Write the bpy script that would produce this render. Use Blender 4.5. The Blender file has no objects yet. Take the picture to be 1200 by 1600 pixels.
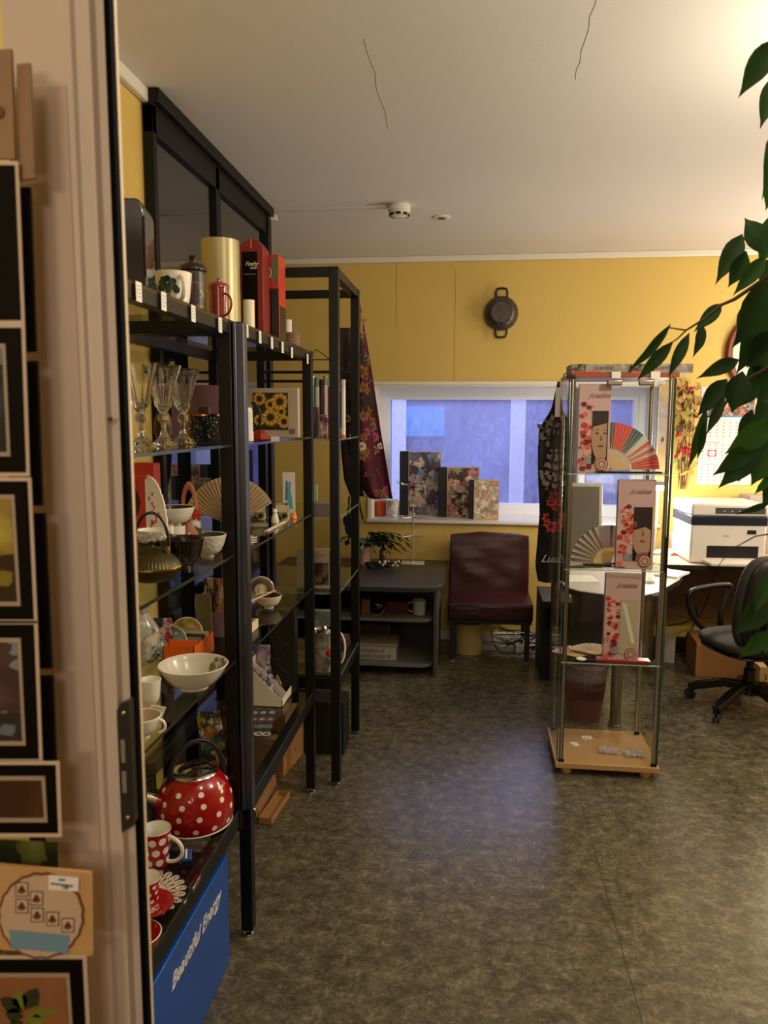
import bpy, bmesh, math, random
from mathutils import Vector, Matrix, noise
random.seed(7)
S = bpy.context.scene
COL = S.collection
PI = math.pi

# ------------------------------------------------------------------ camera
F, CX, CY, CAMZ = 1180.0, 600.0, 800.0, 1.48        # focal length and centre in pixels of the 1200x1600 frame
YAW, PITCH, ROLL = math.atan(140 / F), math.atan(145 / F), 0.0037
FW = Vector((-math.sin(YAW) * math.cos(PITCH), math.cos(YAW) * math.cos(PITCH), -math.sin(PITCH)))
RT = Vector((math.cos(YAW), math.sin(YAW), 0))
UP = RT.cross(FW)
RT, UP = RT * math.cos(ROLL) + UP * math.sin(ROLL), UP * math.cos(ROLL) - RT * math.sin(ROLL)
EYE = Vector((0, 0, CAMZ))
cam = bpy.data.cameras.new('camera')
cam.sensor_fit = 'HORIZONTAL'; cam.sensor_width = 36; cam.lens = F / 1200 * 36; cam.clip_start = 0.02
cam.dof.use_dof = True; cam.dof.focus_distance = 2.9; cam.dof.aperture_fstop = 12.0
camo = bpy.data.objects.new('camera', cam); COL.objects.link(camo)
camo.matrix_world = Matrix((( RT.x, UP.x, -FW.x, 0), (RT.y, UP.y, -FW.y, 0), (RT.z, UP.z, -FW.z, CAMZ), (0, 0, 0, 1)))
S.camera = camo

def at(px, py, X=None, Y=None, Z=None):
    """point of the room seen at a pixel, on the plane X=, Y= or Z="""
    d = FW + RT * ((px - CX) / F) - UP * ((py - CY) / F)
    t = (Z - CAMZ) / d.z if Z is not None else (Y / d.y if Y is not None else X / d.x)
    return EYE + d * t
def mpp(p):
    """metres per pixel at a point"""
    return (Vector(p) - EYE).dot(FW) / F

# ------------------------------------------------------------------ world, lights, exposure
S.view_settings.view_transform = 'Standard'; S.view_settings.look = 'None'
S.view_settings.gamma = 1.0; S.view_settings.use_curve_mapping = False
S.view_settings.exposure = 0.15
w = bpy.data.worlds.new('dusk_sky'); S.world = w; w.use_nodes = True
w.node_tree.nodes['Background'].inputs[0].default_value = (0.54, 0.63, 1.0, 1)
w.node_tree.nodes['Background'].inputs[1].default_value = 3.0
S.cycles.max_bounces = 10; S.cycles.transparent_max_bounces = 24; S.cycles.glossy_bounces = 5
S.cycles.transmission_bounces = 10; S.cycles.sample_clamp_indirect = 4.0; S.cycles.caustics_refractive = False
S.cycles.use_denoising = True

def area(name, loc, target, size, power, col, sy=None):
    l = bpy.data.lights.new(name, 'AREA'); l.energy = power; l.color = col; l.size = size
    if sy: l.shape = 'RECTANGLE'; l.size_y = sy
    o = bpy.data.objects.new(name, l); COL.objects.link(o); o.location = loc
    o.rotation_euler = (Vector(target) - Vector(loc)).to_track_quat('-Z', 'Y').to_euler()
    return o
WARM = (1.0, 0.74, 0.47)
def bulb(name, loc, r, power, col):
    l = bpy.data.lights.new(name, 'POINT'); l.energy = power; l.color = col; l.shadow_soft_size = r
    o = bpy.data.objects.new(name, l); COL.objects.link(o); o.location = loc
    return o
bulb('ceiling_bulb', (2.3, 3.95, 2.25), .08, 29, (1.0, .87, .68))            # lamp of the office corner, right of the frame
bulb('shop_bulb', (1.25, 2.1, 2.20), .07, 44, (1.0, .87, .67))               # shop lamp right of the frame
bulb('side_desk_bulb', (2.05, 4.45, 1.30), .10, 17, (1.0, .86, .64))          # lamp on the wall desk, right of the frame
bulb('front_shop_bulb', (0.25, 1.15, 2.27), .06, 11, (1.0, .84, .58))          # added fill above the frame, brightens left wall and ceiling
area('uplighter', (2.7, 3.6, 1.1), (1.9, 3.6, 2.6), .6, 22, (1.0, .90, .80))      # added fill right of the frame, brightens the ceiling
area('hall_lamp', (0.2, -1.6, 2.35), (-.1, .8, 1.0), .5, 12, (1.0, .84, .68))    # lamp of the hall behind the camera
area('hall_uplighter', (-.5, -1.2, 1.7), (0, 0, 2.6), .4, 9, (1.0, .84, .64))    # added fill behind the camera, turned up to lift the ceiling

# ------------------------------------------------------------------ materials
def lin(c):
    if isinstance(c, str):
        c = [int(c[i:i + 2], 16) / 255 for i in (0, 2, 4)]
    return tuple((x / 12.92 if x <= .04045 else ((x + .055) / 1.055) ** 2.4) for x in c) + (1,)
MATS = {}
def M(name, c='888888', rough=.5, metal=0, bump=0, bscale=60, trans=0, ior=1.45, emit=0, coat=0, vary=0, vscale=8, alpha=1, spec=.5):
    if name in MATS: return MATS[name]
    m = bpy.data.materials.new(name); m.use_nodes = True; MATS[name] = m
    nt = m.node_tree; b = nt.nodes['Principled BSDF']; c = lin(c)
    b.inputs['Base Color'].default_value = c; b.inputs['Roughness'].default_value = rough
    b.inputs['Metallic'].default_value = metal; b.inputs['IOR'].default_value = ior
    b.inputs['Transmission Weight'].default_value = trans; b.inputs['Coat Weight'].default_value = coat
    b.inputs['Alpha'].default_value = alpha; b.inputs['Specular IOR Level'].default_value = spec
    if emit:
        b.inputs['Emission Color'].default_value = c; b.inputs['Emission Strength'].default_value = emit
    tc = nt.nodes.new('ShaderNodeTexCoord')
    if bump:
        n = nt.nodes.new('ShaderNodeTexNoise'); n.inputs['Scale'].default_value = bscale; n.inputs['Detail'].default_value = 4
        u = nt.nodes.new('ShaderNodeBump'); u.inputs['Strength'].default_value = bump; u.inputs['Distance'].default_value = .01
        nt.links.new(tc.outputs['Object'], n.inputs['Vector']); nt.links.new(n.outputs[0], u.inputs['Height'])
        nt.links.new(u.outputs[0], b.inputs['Normal'])
    if vary:
        n = nt.nodes.new('ShaderNodeTexNoise'); n.inputs['Scale'].default_value = vscale; n.inputs['Detail'].default_value = 5
        x = nt.nodes.new('ShaderNodeMix'); x.data_type = 'RGBA'
        x.inputs[6].default_value = tuple(v * (1 - vary) for v in c[:3]) + (1,)
        x.inputs[7].default_value = tuple(min(1, v * (1 + vary)) for v in c[:3]) + (1,)
        nt.links.new(tc.outputs['Object'], n.inputs['Vector']); nt.links.new(n.outputs[0], x.inputs[0])
        nt.links.new(x.outputs[2], b.inputs['Base Color'])
    return m
def floral(name, cols, scale=14, rough=.6, warp=.35, stretch=(1, 1, 1)):
    """irregular patches of several colours: petals, leaves, prints"""
    if name in MATS: return MATS[name]
    m = bpy.data.materials.new(name); m.use_nodes = True; MATS[name] = m
    nt = m.node_tree; N = nt.nodes; L = nt.links; b = N['Principled BSDF']; b.inputs['Roughness'].default_value = rough
    tc = N.new('ShaderNodeTexCoord'); mp = N.new('ShaderNodeMapping'); mp.inputs['Scale'].default_value = stretch
    n = N.new('ShaderNodeTexNoise'); n.inputs['Scale'].default_value = scale * 1.6; n.inputs['Detail'].default_value = 3
    mx = N.new('ShaderNodeMix'); mx.data_type = 'VECTOR'; mx.inputs[0].default_value = warp * 6 / scale
    v = N.new('ShaderNodeTexVoronoi'); v.inputs['Scale'].default_value = scale
    sp = N.new('ShaderNodeSeparateColor'); r = N.new('ShaderNodeValToRGB'); r.color_ramp.interpolation = 'CONSTANT'
    e = r.color_ramp.elements
    while len(e) < len(cols): e.new(.5)
    for i, c in enumerate(cols): e[i].position = i / len(cols); e[i].color = lin(c)
    dk = N.new('ShaderNodeMix'); dk.data_type = 'RGBA'; dk.blend_type = 'MULTIPLY'; dk.inputs[0].default_value = .7
    r2 = N.new('ShaderNodeValToRGB'); r2.color_ramp.elements[0].color = (1, 1, 1, 1); r2.color_ramp.elements[1].color = (.35, .3, .3, 1)
    r2.color_ramp.elements[0].position = .25; r2.color_ramp.elements[1].position = .7
    L.new(tc.outputs['Object'], mp.inputs[0]); L.new(mp.outputs[0], n.inputs['Vector'])
    L.new(mp.outputs[0], mx.inputs[4]); L.new(n.outputs[1], mx.inputs[5]); L.new(mx.outputs[1], v.inputs['Vector'])
    L.new(v.outputs['Color'], sp.inputs[0]); L.new(sp.outputs[0], r.inputs[0])
    L.new(v.outputs['Distance'], r2.inputs[0]); L.new(r.outputs[0], dk.inputs[6]); L.new(r2.outputs[0], dk.inputs[7])
    L.new(dk.outputs[2], b.inputs['Base Color'])
    return m
def pane(name, tint=(.93, .97, .95), refl=1.6, rough=0.0, body=0):
    """thin clear glass: see-through with a Fresnel reflection; body adds a little of the tint as a film"""
    if name in MATS: return MATS[name]
    m = bpy.data.materials.new(name); m.use_nodes = True; MATS[name] = m
    nt = m.node_tree; N = nt.nodes; L = nt.links; N.clear()
    o = N.new('ShaderNodeOutputMaterial'); t = N.new('ShaderNodeBsdfTransparent'); g = N.new('ShaderNodeBsdfGlossy')
    f = N.new('ShaderNodeFresnel'); x = N.new('ShaderNodeMixShader')
    t.inputs[0].default_value = tint + (1,); g.inputs['Roughness'].default_value = rough; f.inputs[0].default_value = refl
    ge = N.new('ShaderNodeNewGeometry'); sb = N.new('ShaderNodeMath'); sb.operation = 'SUBTRACT'; sb.inputs[0].default_value = 1; mu = N.new('ShaderNodeMath'); mu.operation = 'MULTIPLY'
    L.new(ge.outputs['Backfacing'], sb.inputs[1]); L.new(sb.outputs[0], mu.inputs[0]); L.new(f.outputs[0], mu.inputs[1])
    L.new(mu.outputs[0], x.inputs[0]); L.new(t.outputs[0], x.inputs[1]); L.new(g.outputs[0], x.inputs[2])
    if body:
        d = N.new('ShaderNodeBsdfDiffuse'); d.inputs[0].default_value = tint + (1,)
        y = N.new('ShaderNodeMixShader'); y.inputs[0].default_value = body
        L.new(x.outputs[0], y.inputs[1]); L.new(d.outputs[0], y.inputs[2]); L.new(y.outputs[0], o.inputs[0])
    else: L.new(x.outputs[0], o.inputs[0])
    return m

# ------------------------------------------------------------------ mesh helpers
class MB:
    """collects shapes into one mesh; mi = material slot of what follows, m = matrix applied to it"""
    def __init__(s): s.v = []; s.f = []; s.fi = []; s.mi = 0; s.m = Matrix()
    def add(s, vs, fs):
        o = len(s.v); s.v += [tuple(s.m @ Vector(p)) for p in vs]
        s.f += [tuple(o + i for i in f) for f in fs]; s.fi += [s.mi] * len(fs); return s
    def box(s, x0, y0, z0, x1, y1, z1):
        return s.add([(x0, y0, z0), (x1, y0, z0), (x1, y1, z0), (x0, y1, z0), (x0, y0, z1), (x1, y0, z1), (x1, y1, z1), (x0, y1, z1)],
                     [(0, 3, 2, 1), (4, 5, 6, 7), (0, 1, 5, 4), (1, 2, 6, 5), (2, 3, 7, 6), (3, 0, 4, 7)])
    def cbox(s, c, d): 
        return s.box(*(c[i] - d[i] / 2 for i in range(3)), *(c[i] + d[i] / 2 for i in range(3)))
    def prism(s, pts, d0, d1, axis='z'):
        """extrude a polygon; axis z: pts are (x,y); y: (x,z); x: (y,z)"""
        f = {'z': lambda p, d: (p[0], p[1], d), 'y': lambda p, d: (p[0], d, p[1]), 'x': lambda p, d: (d, p[0], p[1])}[axis]
        n = len(pts)
        return s.add([f(p, d0) for p in pts] + [f(p, d1) for p in pts],
                     [tuple(range(n))[::-1], tuple(range(n, 2 * n))] + [(i, (i + 1) % n, n + (i + 1) % n, n + i) for i in range(n)])
    def lathe(s, prof, n=32, mis=None, flute=0, nf=12, cap=True):
        """prof: (r,z) list around the z axis; mis: slot per segment"""
        vs = []; fs = []
        for r, z in prof:
            for k in range(n):
                a = 2 * PI * k / n; q = r * (1 + flute * math.cos(nf * a)); vs.append((q * math.cos(a), q * math.sin(a), z))
        o = s.mi
        for i in range(len(prof) - 1):
            if mis: s.mi = mis[i]
            s.add([vs[i * n + k] for k in range(n)] + [vs[(i + 1) * n + k] for k in range(n)],
                  [(k, (k + 1) % n, n + (k + 1) % n, n + k) for k in range(n)])
        if cap:
            for i, rev in ((0, 1), (len(prof) - 1, 0)):
                if prof[i][0] > 1e-5:
                    if mis: s.mi = mis[min(i, len(mis) - 1)]
                    q = [vs[i * n + k] for k in range(n)]; s.add(q, [tuple(range(n))[::-1] if rev else tuple(range(n))])
        s.mi = o; return s
    def tube(s, pts, r, n=8, closed=False, cap=True):
        P = [Vector(p) for p in pts]; R = r if isinstance(r, (list, tuple)) else [r] * len(P)
        vs = []; m = len(P); t0 = None; nrm = None
        for i in range(m):
            a = P[(i - 1) % m] if (closed or i > 0) else P[i]; b = P[(i + 1) % m] if (closed or i < m - 1) else P[i]
            t = (b - a).normalized()
            if nrm is None: nrm = t.orthogonal().normalized()
            else: nrm = (nrm - t * nrm.dot(t)); nrm = nrm.normalized() if nrm.length > 1e-6 else t.orthogonal().normalized()
            bn = t.cross(nrm)
            for k in range(n):
                an = 2 * PI * k / n; vs.append(P[i] + (nrm * math.cos(an) + bn * math.sin(an)) * R[i])
        fs = [(i * n + k, i * n + (k + 1) % n, ((i + 1) % m) * n + (k + 1) % n, ((i + 1) % m) * n + k)
              for i in range(m if closed else m - 1) for k in range(n)]
        if cap and not closed: fs += [tuple(range(n))[::-1], tuple(range((m - 1) * n, m * n))]
        return s.add(vs, fs)
    def strip(s, pts, w, h, up=(0, 0, 1)):
        """rectangular bar along a path, w across, h along up"""
        P = [Vector(p) for p in pts]; vs = []; m = len(P); U = Vector(up)
        for i in range(m):
            t = (P[min(i + 1, m - 1)] - P[max(i - 1, 0)]).normalized(); a = t.cross(U).normalized(); b = a.cross(t).normalized()
            for x, y in ((-1, -1), (1, -1), (1, 1), (-1, 1)): vs.append(P[i] + a * (x * w / 2) + b * (y * h / 2))
        fs = [(i * 4 + k, i * 4 + (k + 1) % 4, (i + 1) * 4 + (k + 1) % 4, (i + 1) * 4 + k) for i in range(m - 1) for k in range(4)]
        return s.add(vs, fs + [(3, 2, 1, 0), tuple(range((m - 1) * 4, m * 4))])
    def ball(s, c, r, n=16, sq=(1, 1, 1)):
        o = s.m; s.m = o @ Matrix.Translation(c) @ Matrix.Diagonal((sq[0], sq[1], sq[2], 1))
        k = max(6, n // 2); s.lathe([(r * math.sin(PI * i / k) + 1e-6, -r * math.cos(PI * i / k)) for i in range(k + 1)], n, cap=False)
        s.m = o; return s
    def grid(s, fn, nu, nv, thick=0):
        """sheet fn(u,v)->point, given a thickness along its normal"""
        vs = [Vector(fn(i / nu, j / nv)) for j in range(nv + 1) for i in range(nu + 1)]; W = nu + 1
        fs = [(j * W + i, j * W + i + 1, (j + 1) * W + i + 1, (j + 1) * W + i) for j in range(nv) for i in range(nu)]
        if not thick: return s.add(vs, fs)
        ns = []
        for j in range(nv + 1):
            for i in range(nu + 1):
                a = vs[j * W + min(i + 1, nu)] - vs[j * W + max(i - 1, 0)]; b = vs[min(j + 1, nv) * W + i] - vs[max(j - 1, 0) * W + i]
                ns.append(a.cross(b).normalized() if a.cross(b).length > 1e-9 else Vector((0, 0, 1)))
        n = len(vs); v2 = [p - q * thick for p, q in zip(vs, ns)]; f2 = fs + [tuple(n + i for i in f[::-1]) for f in fs]
        rim = [i for i in range(nu)] ; 
        edge = [(i, i + 1) for i in range(nu)] + [(j * W + nu, (j + 1) * W + nu) for j in range(nv)] + \
               [(nv * W + i + 1, nv * W + i) for i in range(nu)[::-1]] + [((j + 1) * W, j * W) for j in range(nv)[::-1]]
        f2 += [(b, a, n + a, n + b) for a, b in edge]
        return s.add(vs + v2, f2)
    def build(s, name, mats, parent=None, bevel=0, smooth=40, loc=None):
        me = bpy.data.meshes.new(name); me.from_pydata(s.v, [], s.f)
        for m in (mats if isinstance(mats, (list, tuple)) else [mats]): me.materials.append(m)
        me.polygons.foreach_set('material_index', s.fi)
        bm = bmesh.new(); bm.from_mesh(me); bmesh.ops.remove_doubles(bm, verts=bm.verts, dist=1e-6)
        bmesh.ops.recalc_face_normals(bm, faces=bm.faces); bm.to_mesh(me); bm.free()
        if smooth:
            me.polygons.foreach_set('use_smooth', [True] * len(me.polygons)); me.set_sharp_from_angle(angle=math.radians(smooth))
        me.update(); o = bpy.data.objects.new(name, me); COL.objects.link(o)
        if parent: o.parent = parent
        if loc is not None: o.location = loc
        if bevel:
            b = o.modifiers.new('bevel', 'BEVEL'); b.width = bevel; b.segments = 2; b.limit_method = 'ANGLE'; b.angle_limit = math.radians(50)
        return o
def tag(o, label, cat, group=None):
    o['label'] = label; o['category'] = cat
    if group: o['group'] = group
    return o
def thing(name, loc, rz, label, cat, group=None, rot=None):
    o = bpy.data.objects.new(name, None); COL.objects.link(o); o.empty_display_size = .05
    o.location = loc; o.rotation_euler = rot if rot else (0, 0, rz)
    return tag(o, label, cat, group)
def structure(o, label=None):
    o['kind'] = 'structure'
    if label: o['label'] = label
    return o
def text(name, s, size, m, parent, loc, rot, shear=0, extrude=.0003, align='LEFT', font_w=1.0):
    c = bpy.data.curves.new(name, 'FONT'); c.body = s; c.size = size; c.shear = shear; c.extrude = extrude; c.align_x = align; c.align_y = 'CENTER'
    c.offset = .0; c.space_character = font_w
    t = bpy.data.objects.new(name + '_c', c); COL.objects.link(t)
    me = bpy.data.meshes.new_from_object(t.evaluated_get(bpy.context.evaluated_depsgraph_get()))
    bpy.data.objects.remove(t); bpy.data.curves.remove(c)
    me.name = name; me.materials.clear(); me.materials.append(m)
    o = bpy.data.objects.new(name, me); COL.objects.link(o)
    o.parent = parent; o.location = loc; o.rotation_euler = rot
    return o
def copy_tree(o, parent=None):
    c = o.copy(); COL.objects.link(c); c.parent = parent
    for ch in [x for x in S.objects if x.parent == o]: copy_tree(ch, c)
    return c
R = math.radians
FRONT = (R(90), 0, 0)            # text facing -y (towards the camera)
RIGHT = (R(90), 0, R(90))        # text facing +x

# materials used in many places
black = M('black_steel', '100f0c', .40, .15, spec=.4)
blackp = M('black_plastic', '0c0c0d', .35)
chrome = M('chrome', 'c9c9c6', .12, 1)
alu = M('aluminium', '9da0a8', .28, 1)
white = M('white_glaze', 'ece8dd', .18, coat=.4)
cream = M('cream_card', 'd8cba6', .6)
paper = M('white_paper', 'e9e7e2', .7)
kraft = M('kraft_card', 'a97c4b', .8, vary=.12, vscale=14)
glass = pane('clear_glass', (.975, .99, .985), 1.55)
gedge = M('glass_edge', '7fae9f', .15, alpha=.55)
dkedge = M('dark_glass_edge', '2c2d25', .2)
red = M('red_enamel', '9c0612', .16, coat=.6)
wdot = M('white_dot', 'efe6e2', .25)
brass = M('brass', '9a7a3a', .3, 1)

# ------------------------------------------------------------------ floor
def floor_mat():
    m = bpy.data.materials.new('marbled_vinyl'); m.use_nodes = True; nt = m.node_tree; N = nt.nodes; L = nt.links; b = N['Principled BSDF']
    tc = N.new('ShaderNodeTexCoord'); mp = N.new('ShaderNodeMapping'); mp.inputs['Scale'].default_value = (1.0, 1.15, 1)
    n1 = N.new('ShaderNodeTexNoise'); n1.inputs['Scale'].default_value = 20; n1.inputs['Detail'].default_value = 8; n1.inputs['Roughness'].default_value = .82
    n1.inputs['Distortion'].default_value = .25
    n2 = N.new('ShaderNodeTexNoise'); n2.inputs['Scale'].default_value = 80; n2.inputs['Detail'].default_value = 5; n2.inputs['Roughness'].default_value = .75
    n3 = N.new('ShaderNodeTexNoise'); n3.inputs['Scale'].default_value = 5; n3.inputs['Detail'].default_value = 4
    r1 = N.new('ShaderNodeValToRGB'); e = r1.color_ramp.elements
    e.new(.5)
    for i_, (ps_, cl_) in enumerate(((.36, '4b473c'), (.50, '67614f'), (.66, '90886f'))): e[i_].position = ps_; e[i_].color = lin(cl_)
    r2 = N.new('ShaderNodeValToRGB'); e = r2.color_ramp.elements; e[0].position = .40; e[0].color = (.62, .61, .58, 1); e[1].position = .62; e[1].color = (1.0, .99, .95, 1)
    r3 = N.new('ShaderNodeValToRGB'); e = r3.color_ramp.elements; e[0].position = .35; e[0].color = (.78, .78, .78, 1); e[1].position = .65; e[1].color = (1.0, 1.0, 1.0, 1)
    x1 = N.new('ShaderNodeMix'); x1.data_type = 'RGBA'; x1.blend_type = 'MULTIPLY'; x1.inputs[0].default_value = .8
    x2 = N.new('ShaderNodeMix'); x2.data_type = 'RGBA'; x2.blend_type = 'MULTIPLY'; x2.inputs[0].default_value = 1
    bp = N.new('ShaderNodeBump'); bp.inputs['Strength'].default_value = .08; bp.inputs['Distance'].default_value = .004
    rr = N.new('ShaderNodeMapRange'); rr.inputs[3].default_value = .14; rr.inputs[4].default_value = .34
    L.new(tc.outputs['Object'], mp.inputs[0])
    for n in (n1, n2, n3): L.new(mp.outputs[0], n.inputs['Vector'])
    L.new(n1.outputs[0], r1.inputs[0]); L.new(n2.outputs[0], r2.inputs[0]); L.new(n3.outputs[0], r3.inputs[0])
    L.new(r1.outputs[0], x1.inputs[6]); L.new(r2.outputs[0], x1.inputs[7]); L.new(x1.outputs[2], x2.inputs[6]); L.new(r3.outputs[0], x2.inputs[7])
    L.new(x2.outputs[2], b.inputs['Base Color']); L.new(n1.outputs[0], rr.inputs[0]); L.new(rr.outputs[0], b.inputs['Roughness'])
    L.new(n2.outputs[0], bp.inputs['Height']); L.new(bp.outputs[0], b.inputs['Normal'])
    return m
CH = 2.52                                            # ceiling height
X0, X1, YB, YF = -2.3, 3.3, 5.0, -2.6
yellow = M('yellow_wall_paint', 'cbae5c', .6, bump=.12, bscale=90, vary=.05, vscale=2)
ceilm = M('ceiling_paint', 'dcd8d4', .75, bump=.05, bscale=60, vary=.04, vscale=1.2)
trimw = M('white_trim_paint', 'd9d5c8', .4)
structure(MB().box(X0, YF, -.1, X1, YB + .46, 0).build('floor', floor_mat()))
structure(MB().box(at(900, 1200, Z=0).x - .02, 1.0, 0, at(900, 1200, Z=0).x - .018, 3.0, .0006).build('trim_1', M('floor_seam', '2c2a25', .6)), 'thin dark seam between two sheets of floor vinyl')
structure(MB().box(X0, YF, CH, X1, YB + .46, CH + .1).build('ceiling', ceilm))
# ceiling board seam with filler marks
p0, p1 = at(940, 20, Z=CH), at(905, 110, Z=CH); p2, p3 = at(605, 195, Z=CH), at(585, 90, Z=CH)
cs = M('ceiling_seam', 'c0b9b0', .8)
def crack(a, b, n=9, wd=.0018):
    m = MB(); P = []
    for i in range(n + 1):
        q = a.lerp(b, i / n); P.append((q.x + random.uniform(-.006, .006), q.y, CH - .0004))
    m.strip(P, wd, .0012); return m
structure(crack(at(942, -40, Z=CH), at(900, 125, Z=CH), wd=.0012).build('trim_2', cs), 'cracked seam across the ceiling')
structure(crack(at(572, 60, Z=CH), at(607, 200, Z=CH), wd=.0008).build('trim_3', cs), 'faint hairline seam across the ceiling')
# back wall with its window opening
WX0, WX1, WZ0, WZ1 = -.685, 1.165, .815, 1.706
m = MB()
m.box(X0, YB, 0, WX0, YB + .46, CH).box(WX1, YB, 0, X1, YB + .46, CH).box(WX0, YB, 0, WX1, YB + .46, WZ0 - .02).box(WX0, YB, WZ1, WX1, YB + .46, CH)
structure(m.build('wall_back', yellow))
structure(MB().box(X0, YF, 0, -1.07, 2.45, CH).build('wall_left', yellow))
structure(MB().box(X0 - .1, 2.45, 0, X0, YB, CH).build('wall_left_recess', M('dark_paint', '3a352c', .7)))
structure(MB().box(X1, YF, 0, X1 + .1, YB + .46, CH).build('wall_right', yellow))
structure(MB().box(X0, YF - .1, 0, X1, YF, CH).build('wall_front', M('hall_wall_paint', 'b89b78', .7)))
structure(MB().box(X0, YB - .018, CH - .04, X1, YB, CH).build('trim_4', trimw, bevel=.006), 'white cornice along the back wall')
structure(MB().box(-1.07, YF, CH - .045, -1.045, 2.447, CH).build('trim_5', trimw, bevel=.006), 'white cornice along the left wall')
structure(MB().box(X0, YB - .014, 0, X1, YB, .06).build('baseboard_back', trimw, bevel=.003))
# wallpaper joints on the back wall
for i, (px, y0, y1) in enumerate(((620, 405, 510), (712, 420, 598))):
    a, b = at(px, y0, Y=YB), at(px, y1, Y=YB)
    structure(MB().box(a.x - .001, YB - .0012, b.z, a.x + .001, YB, a.z).build('trim_%d' % (6 + i), M('wall_joint', '9c8544', .7)), 'thin vertical joint of the yellow wall covering')

# ------------------------------------------------------------------ window
winw = M('white_window_frame', 'dfe2ea', .3)
m = MB()
m.box(WX0, YB, WZ1 - .012, WX1, YB + .46, WZ1).box(WX0, YB, WZ0, WX0 + .012, YB + .46, WZ1).box(WX1 - .012, YB, WZ0, WX1, YB + .46, WZ1)
m.box(WX0 - .025, YB - .008, WZ1 - .002, WX1 + .025, YB + .004, WZ1 + .02)
m.box(WX0 - .02, YB - .008, WZ0, WX0 + .006, YB + .004, WZ1)
structure(m.build('trim_8', trimw, bevel=.002), 'white lining of the window recess')
structure(MB().box(WX0 - .03, YB - .03, WZ0 - .022, WX1 + .03, YB + .46, WZ0).build('window_sill', M('white_sill', 'd5d3d2', .22), bevel=.005), 'white window sill')
wr = bpy.data.objects.new('window_1', None); COL.objects.link(wr); structure(wr, 'wide white framed window with wet frosted panes')
FY = YB + .34
m = MB()
MXA, MXB = .60, .66
for x0, x1 in ((WX0 + .012, .69), (.69, WX1 - .012)):
    z0, z1, t = WZ0, WZ1 - .012, .045
    lo = 0
    for dd, tt in ((0, t), (.012, t + .018), (.024, t + .032)):
        m.box(x0 + lo, FY + dd, z0 + lo, x0 + tt, FY + .08, z1 - lo).box(x1 - tt, FY + dd, z0 + lo, x1 - lo, FY + .08, z1 - lo).box(x0 + tt, FY + dd, z0 + lo, x1 - tt, FY + .08, z0 + tt).box(x0 + tt, FY + dd, z1 - tt, x1 - tt, FY + .08, z1 - lo); lo = tt
m.build('window_frame', winw, wr)
MB().box(.86, FY - .02, 1.44, .875, FY + .03, 1.56).box(.86, FY - .035, 1.40, .875, FY - .02, 1.53).build('window_handle', winw, wr, bevel=.003)
def wet_glass():
    m = bpy.data.materials.new('frosted_wet_glass'); m.use_nodes = True; nt = m.node_tree; N = nt.nodes; L = nt.links; N.clear()
    o = N.new('ShaderNodeOutputMaterial'); t = N.new('ShaderNodeBsdfTransparent'); tr = N.new('ShaderNodeBsdfTranslucent')
    g = N.new('ShaderNodeBsdfGlossy'); g.inputs['Roughness'].default_value = .05
    tr.inputs[0].default_value = (.72, .70, .92, 1); t.inputs[0].default_value = (.9, .9, 1, 1)
    tc = N.new('ShaderNodeTexCoord'); mp = N.new('ShaderNodeMapping'); mp.inputs['Scale'].default_value = (1, 1, .45)
    n = N.new('ShaderNodeTexNoise'); n.inputs['Scale'].default_value = 45; n.inputs['Detail'].default_value = 6; n.inputs['Roughness'].default_value = .7
    n2 = N.new('ShaderNodeTexNoise'); n2.inputs['Scale'].default_value = 3; n2.inputs['Detail'].default_value = 4
    ad = N.new('ShaderNodeMath'); ad.operation = 'MULTIPLY'
    r = N.new('ShaderNodeMapRange'); r.inputs[1].default_value = .12; r.inputs[2].default_value = .42; r.inputs[3].default_value = .34; r.inputs[4].default_value = .06
    x = N.new('ShaderNodeMixShader'); f = N.new('ShaderNodeFresnel'); y = N.new('ShaderNodeMixShader')
    bp = N.new('ShaderNodeBump'); bp.inputs['Strength'].default_value = .25; bp.inputs['Distance'].default_value = .01
    L.new(tc.outputs['Object'], mp.inputs[0]); L.new(mp.outputs[0], n.inputs['Vector']); L.new(mp.outputs[0], n2.inputs['Vector'])
    L.new(n.outputs[0], ad.inputs[0]); L.new(n2.outputs[0], ad.inputs[1]); L.new(ad.outputs[0], r.inputs[0])
    L.new(n.outputs[0], bp.inputs['Height']); L.new(bp.outputs[0], g.inputs['Normal'])
    L.new(r.outputs[0], x.inputs[0]); L.new(t.outputs[0], x.inputs[1]); L.new(tr.outputs[0], x.inputs[2])
    ge = N.new('ShaderNodeNewGeometry'); sb = N.new('ShaderNodeMath'); sb.operation = 'SUBTRACT'; sb.inputs[0].default_value = 1; mu = N.new('ShaderNodeMath'); mu.operation = 'MULTIPLY'
    L.new(ge.outputs['Backfacing'], sb.inputs[1]); L.new(sb.outputs[0], mu.inputs[0]); L.new(f.outputs[0], mu.inputs[1])
    L.new(mu.outputs[0], y.inputs[0]); L.new(x.outputs[0], y.inputs[1]); L.new(g.outputs[0], y.inputs[2]); L.new(y.outputs[0], o.inputs[0])
    return m
wg = wet_glass()
MB().box(WX0 + .06, FY + .045, WZ0 + .05, .66, FY + .051, WZ1 - .06).build('window_pane', wg, wr)
MB().box(.73, FY + .045, WZ0 + .05, WX1 - .06, FY + .051, WZ1 - .06).build('window_pane', wg, wr)
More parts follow.
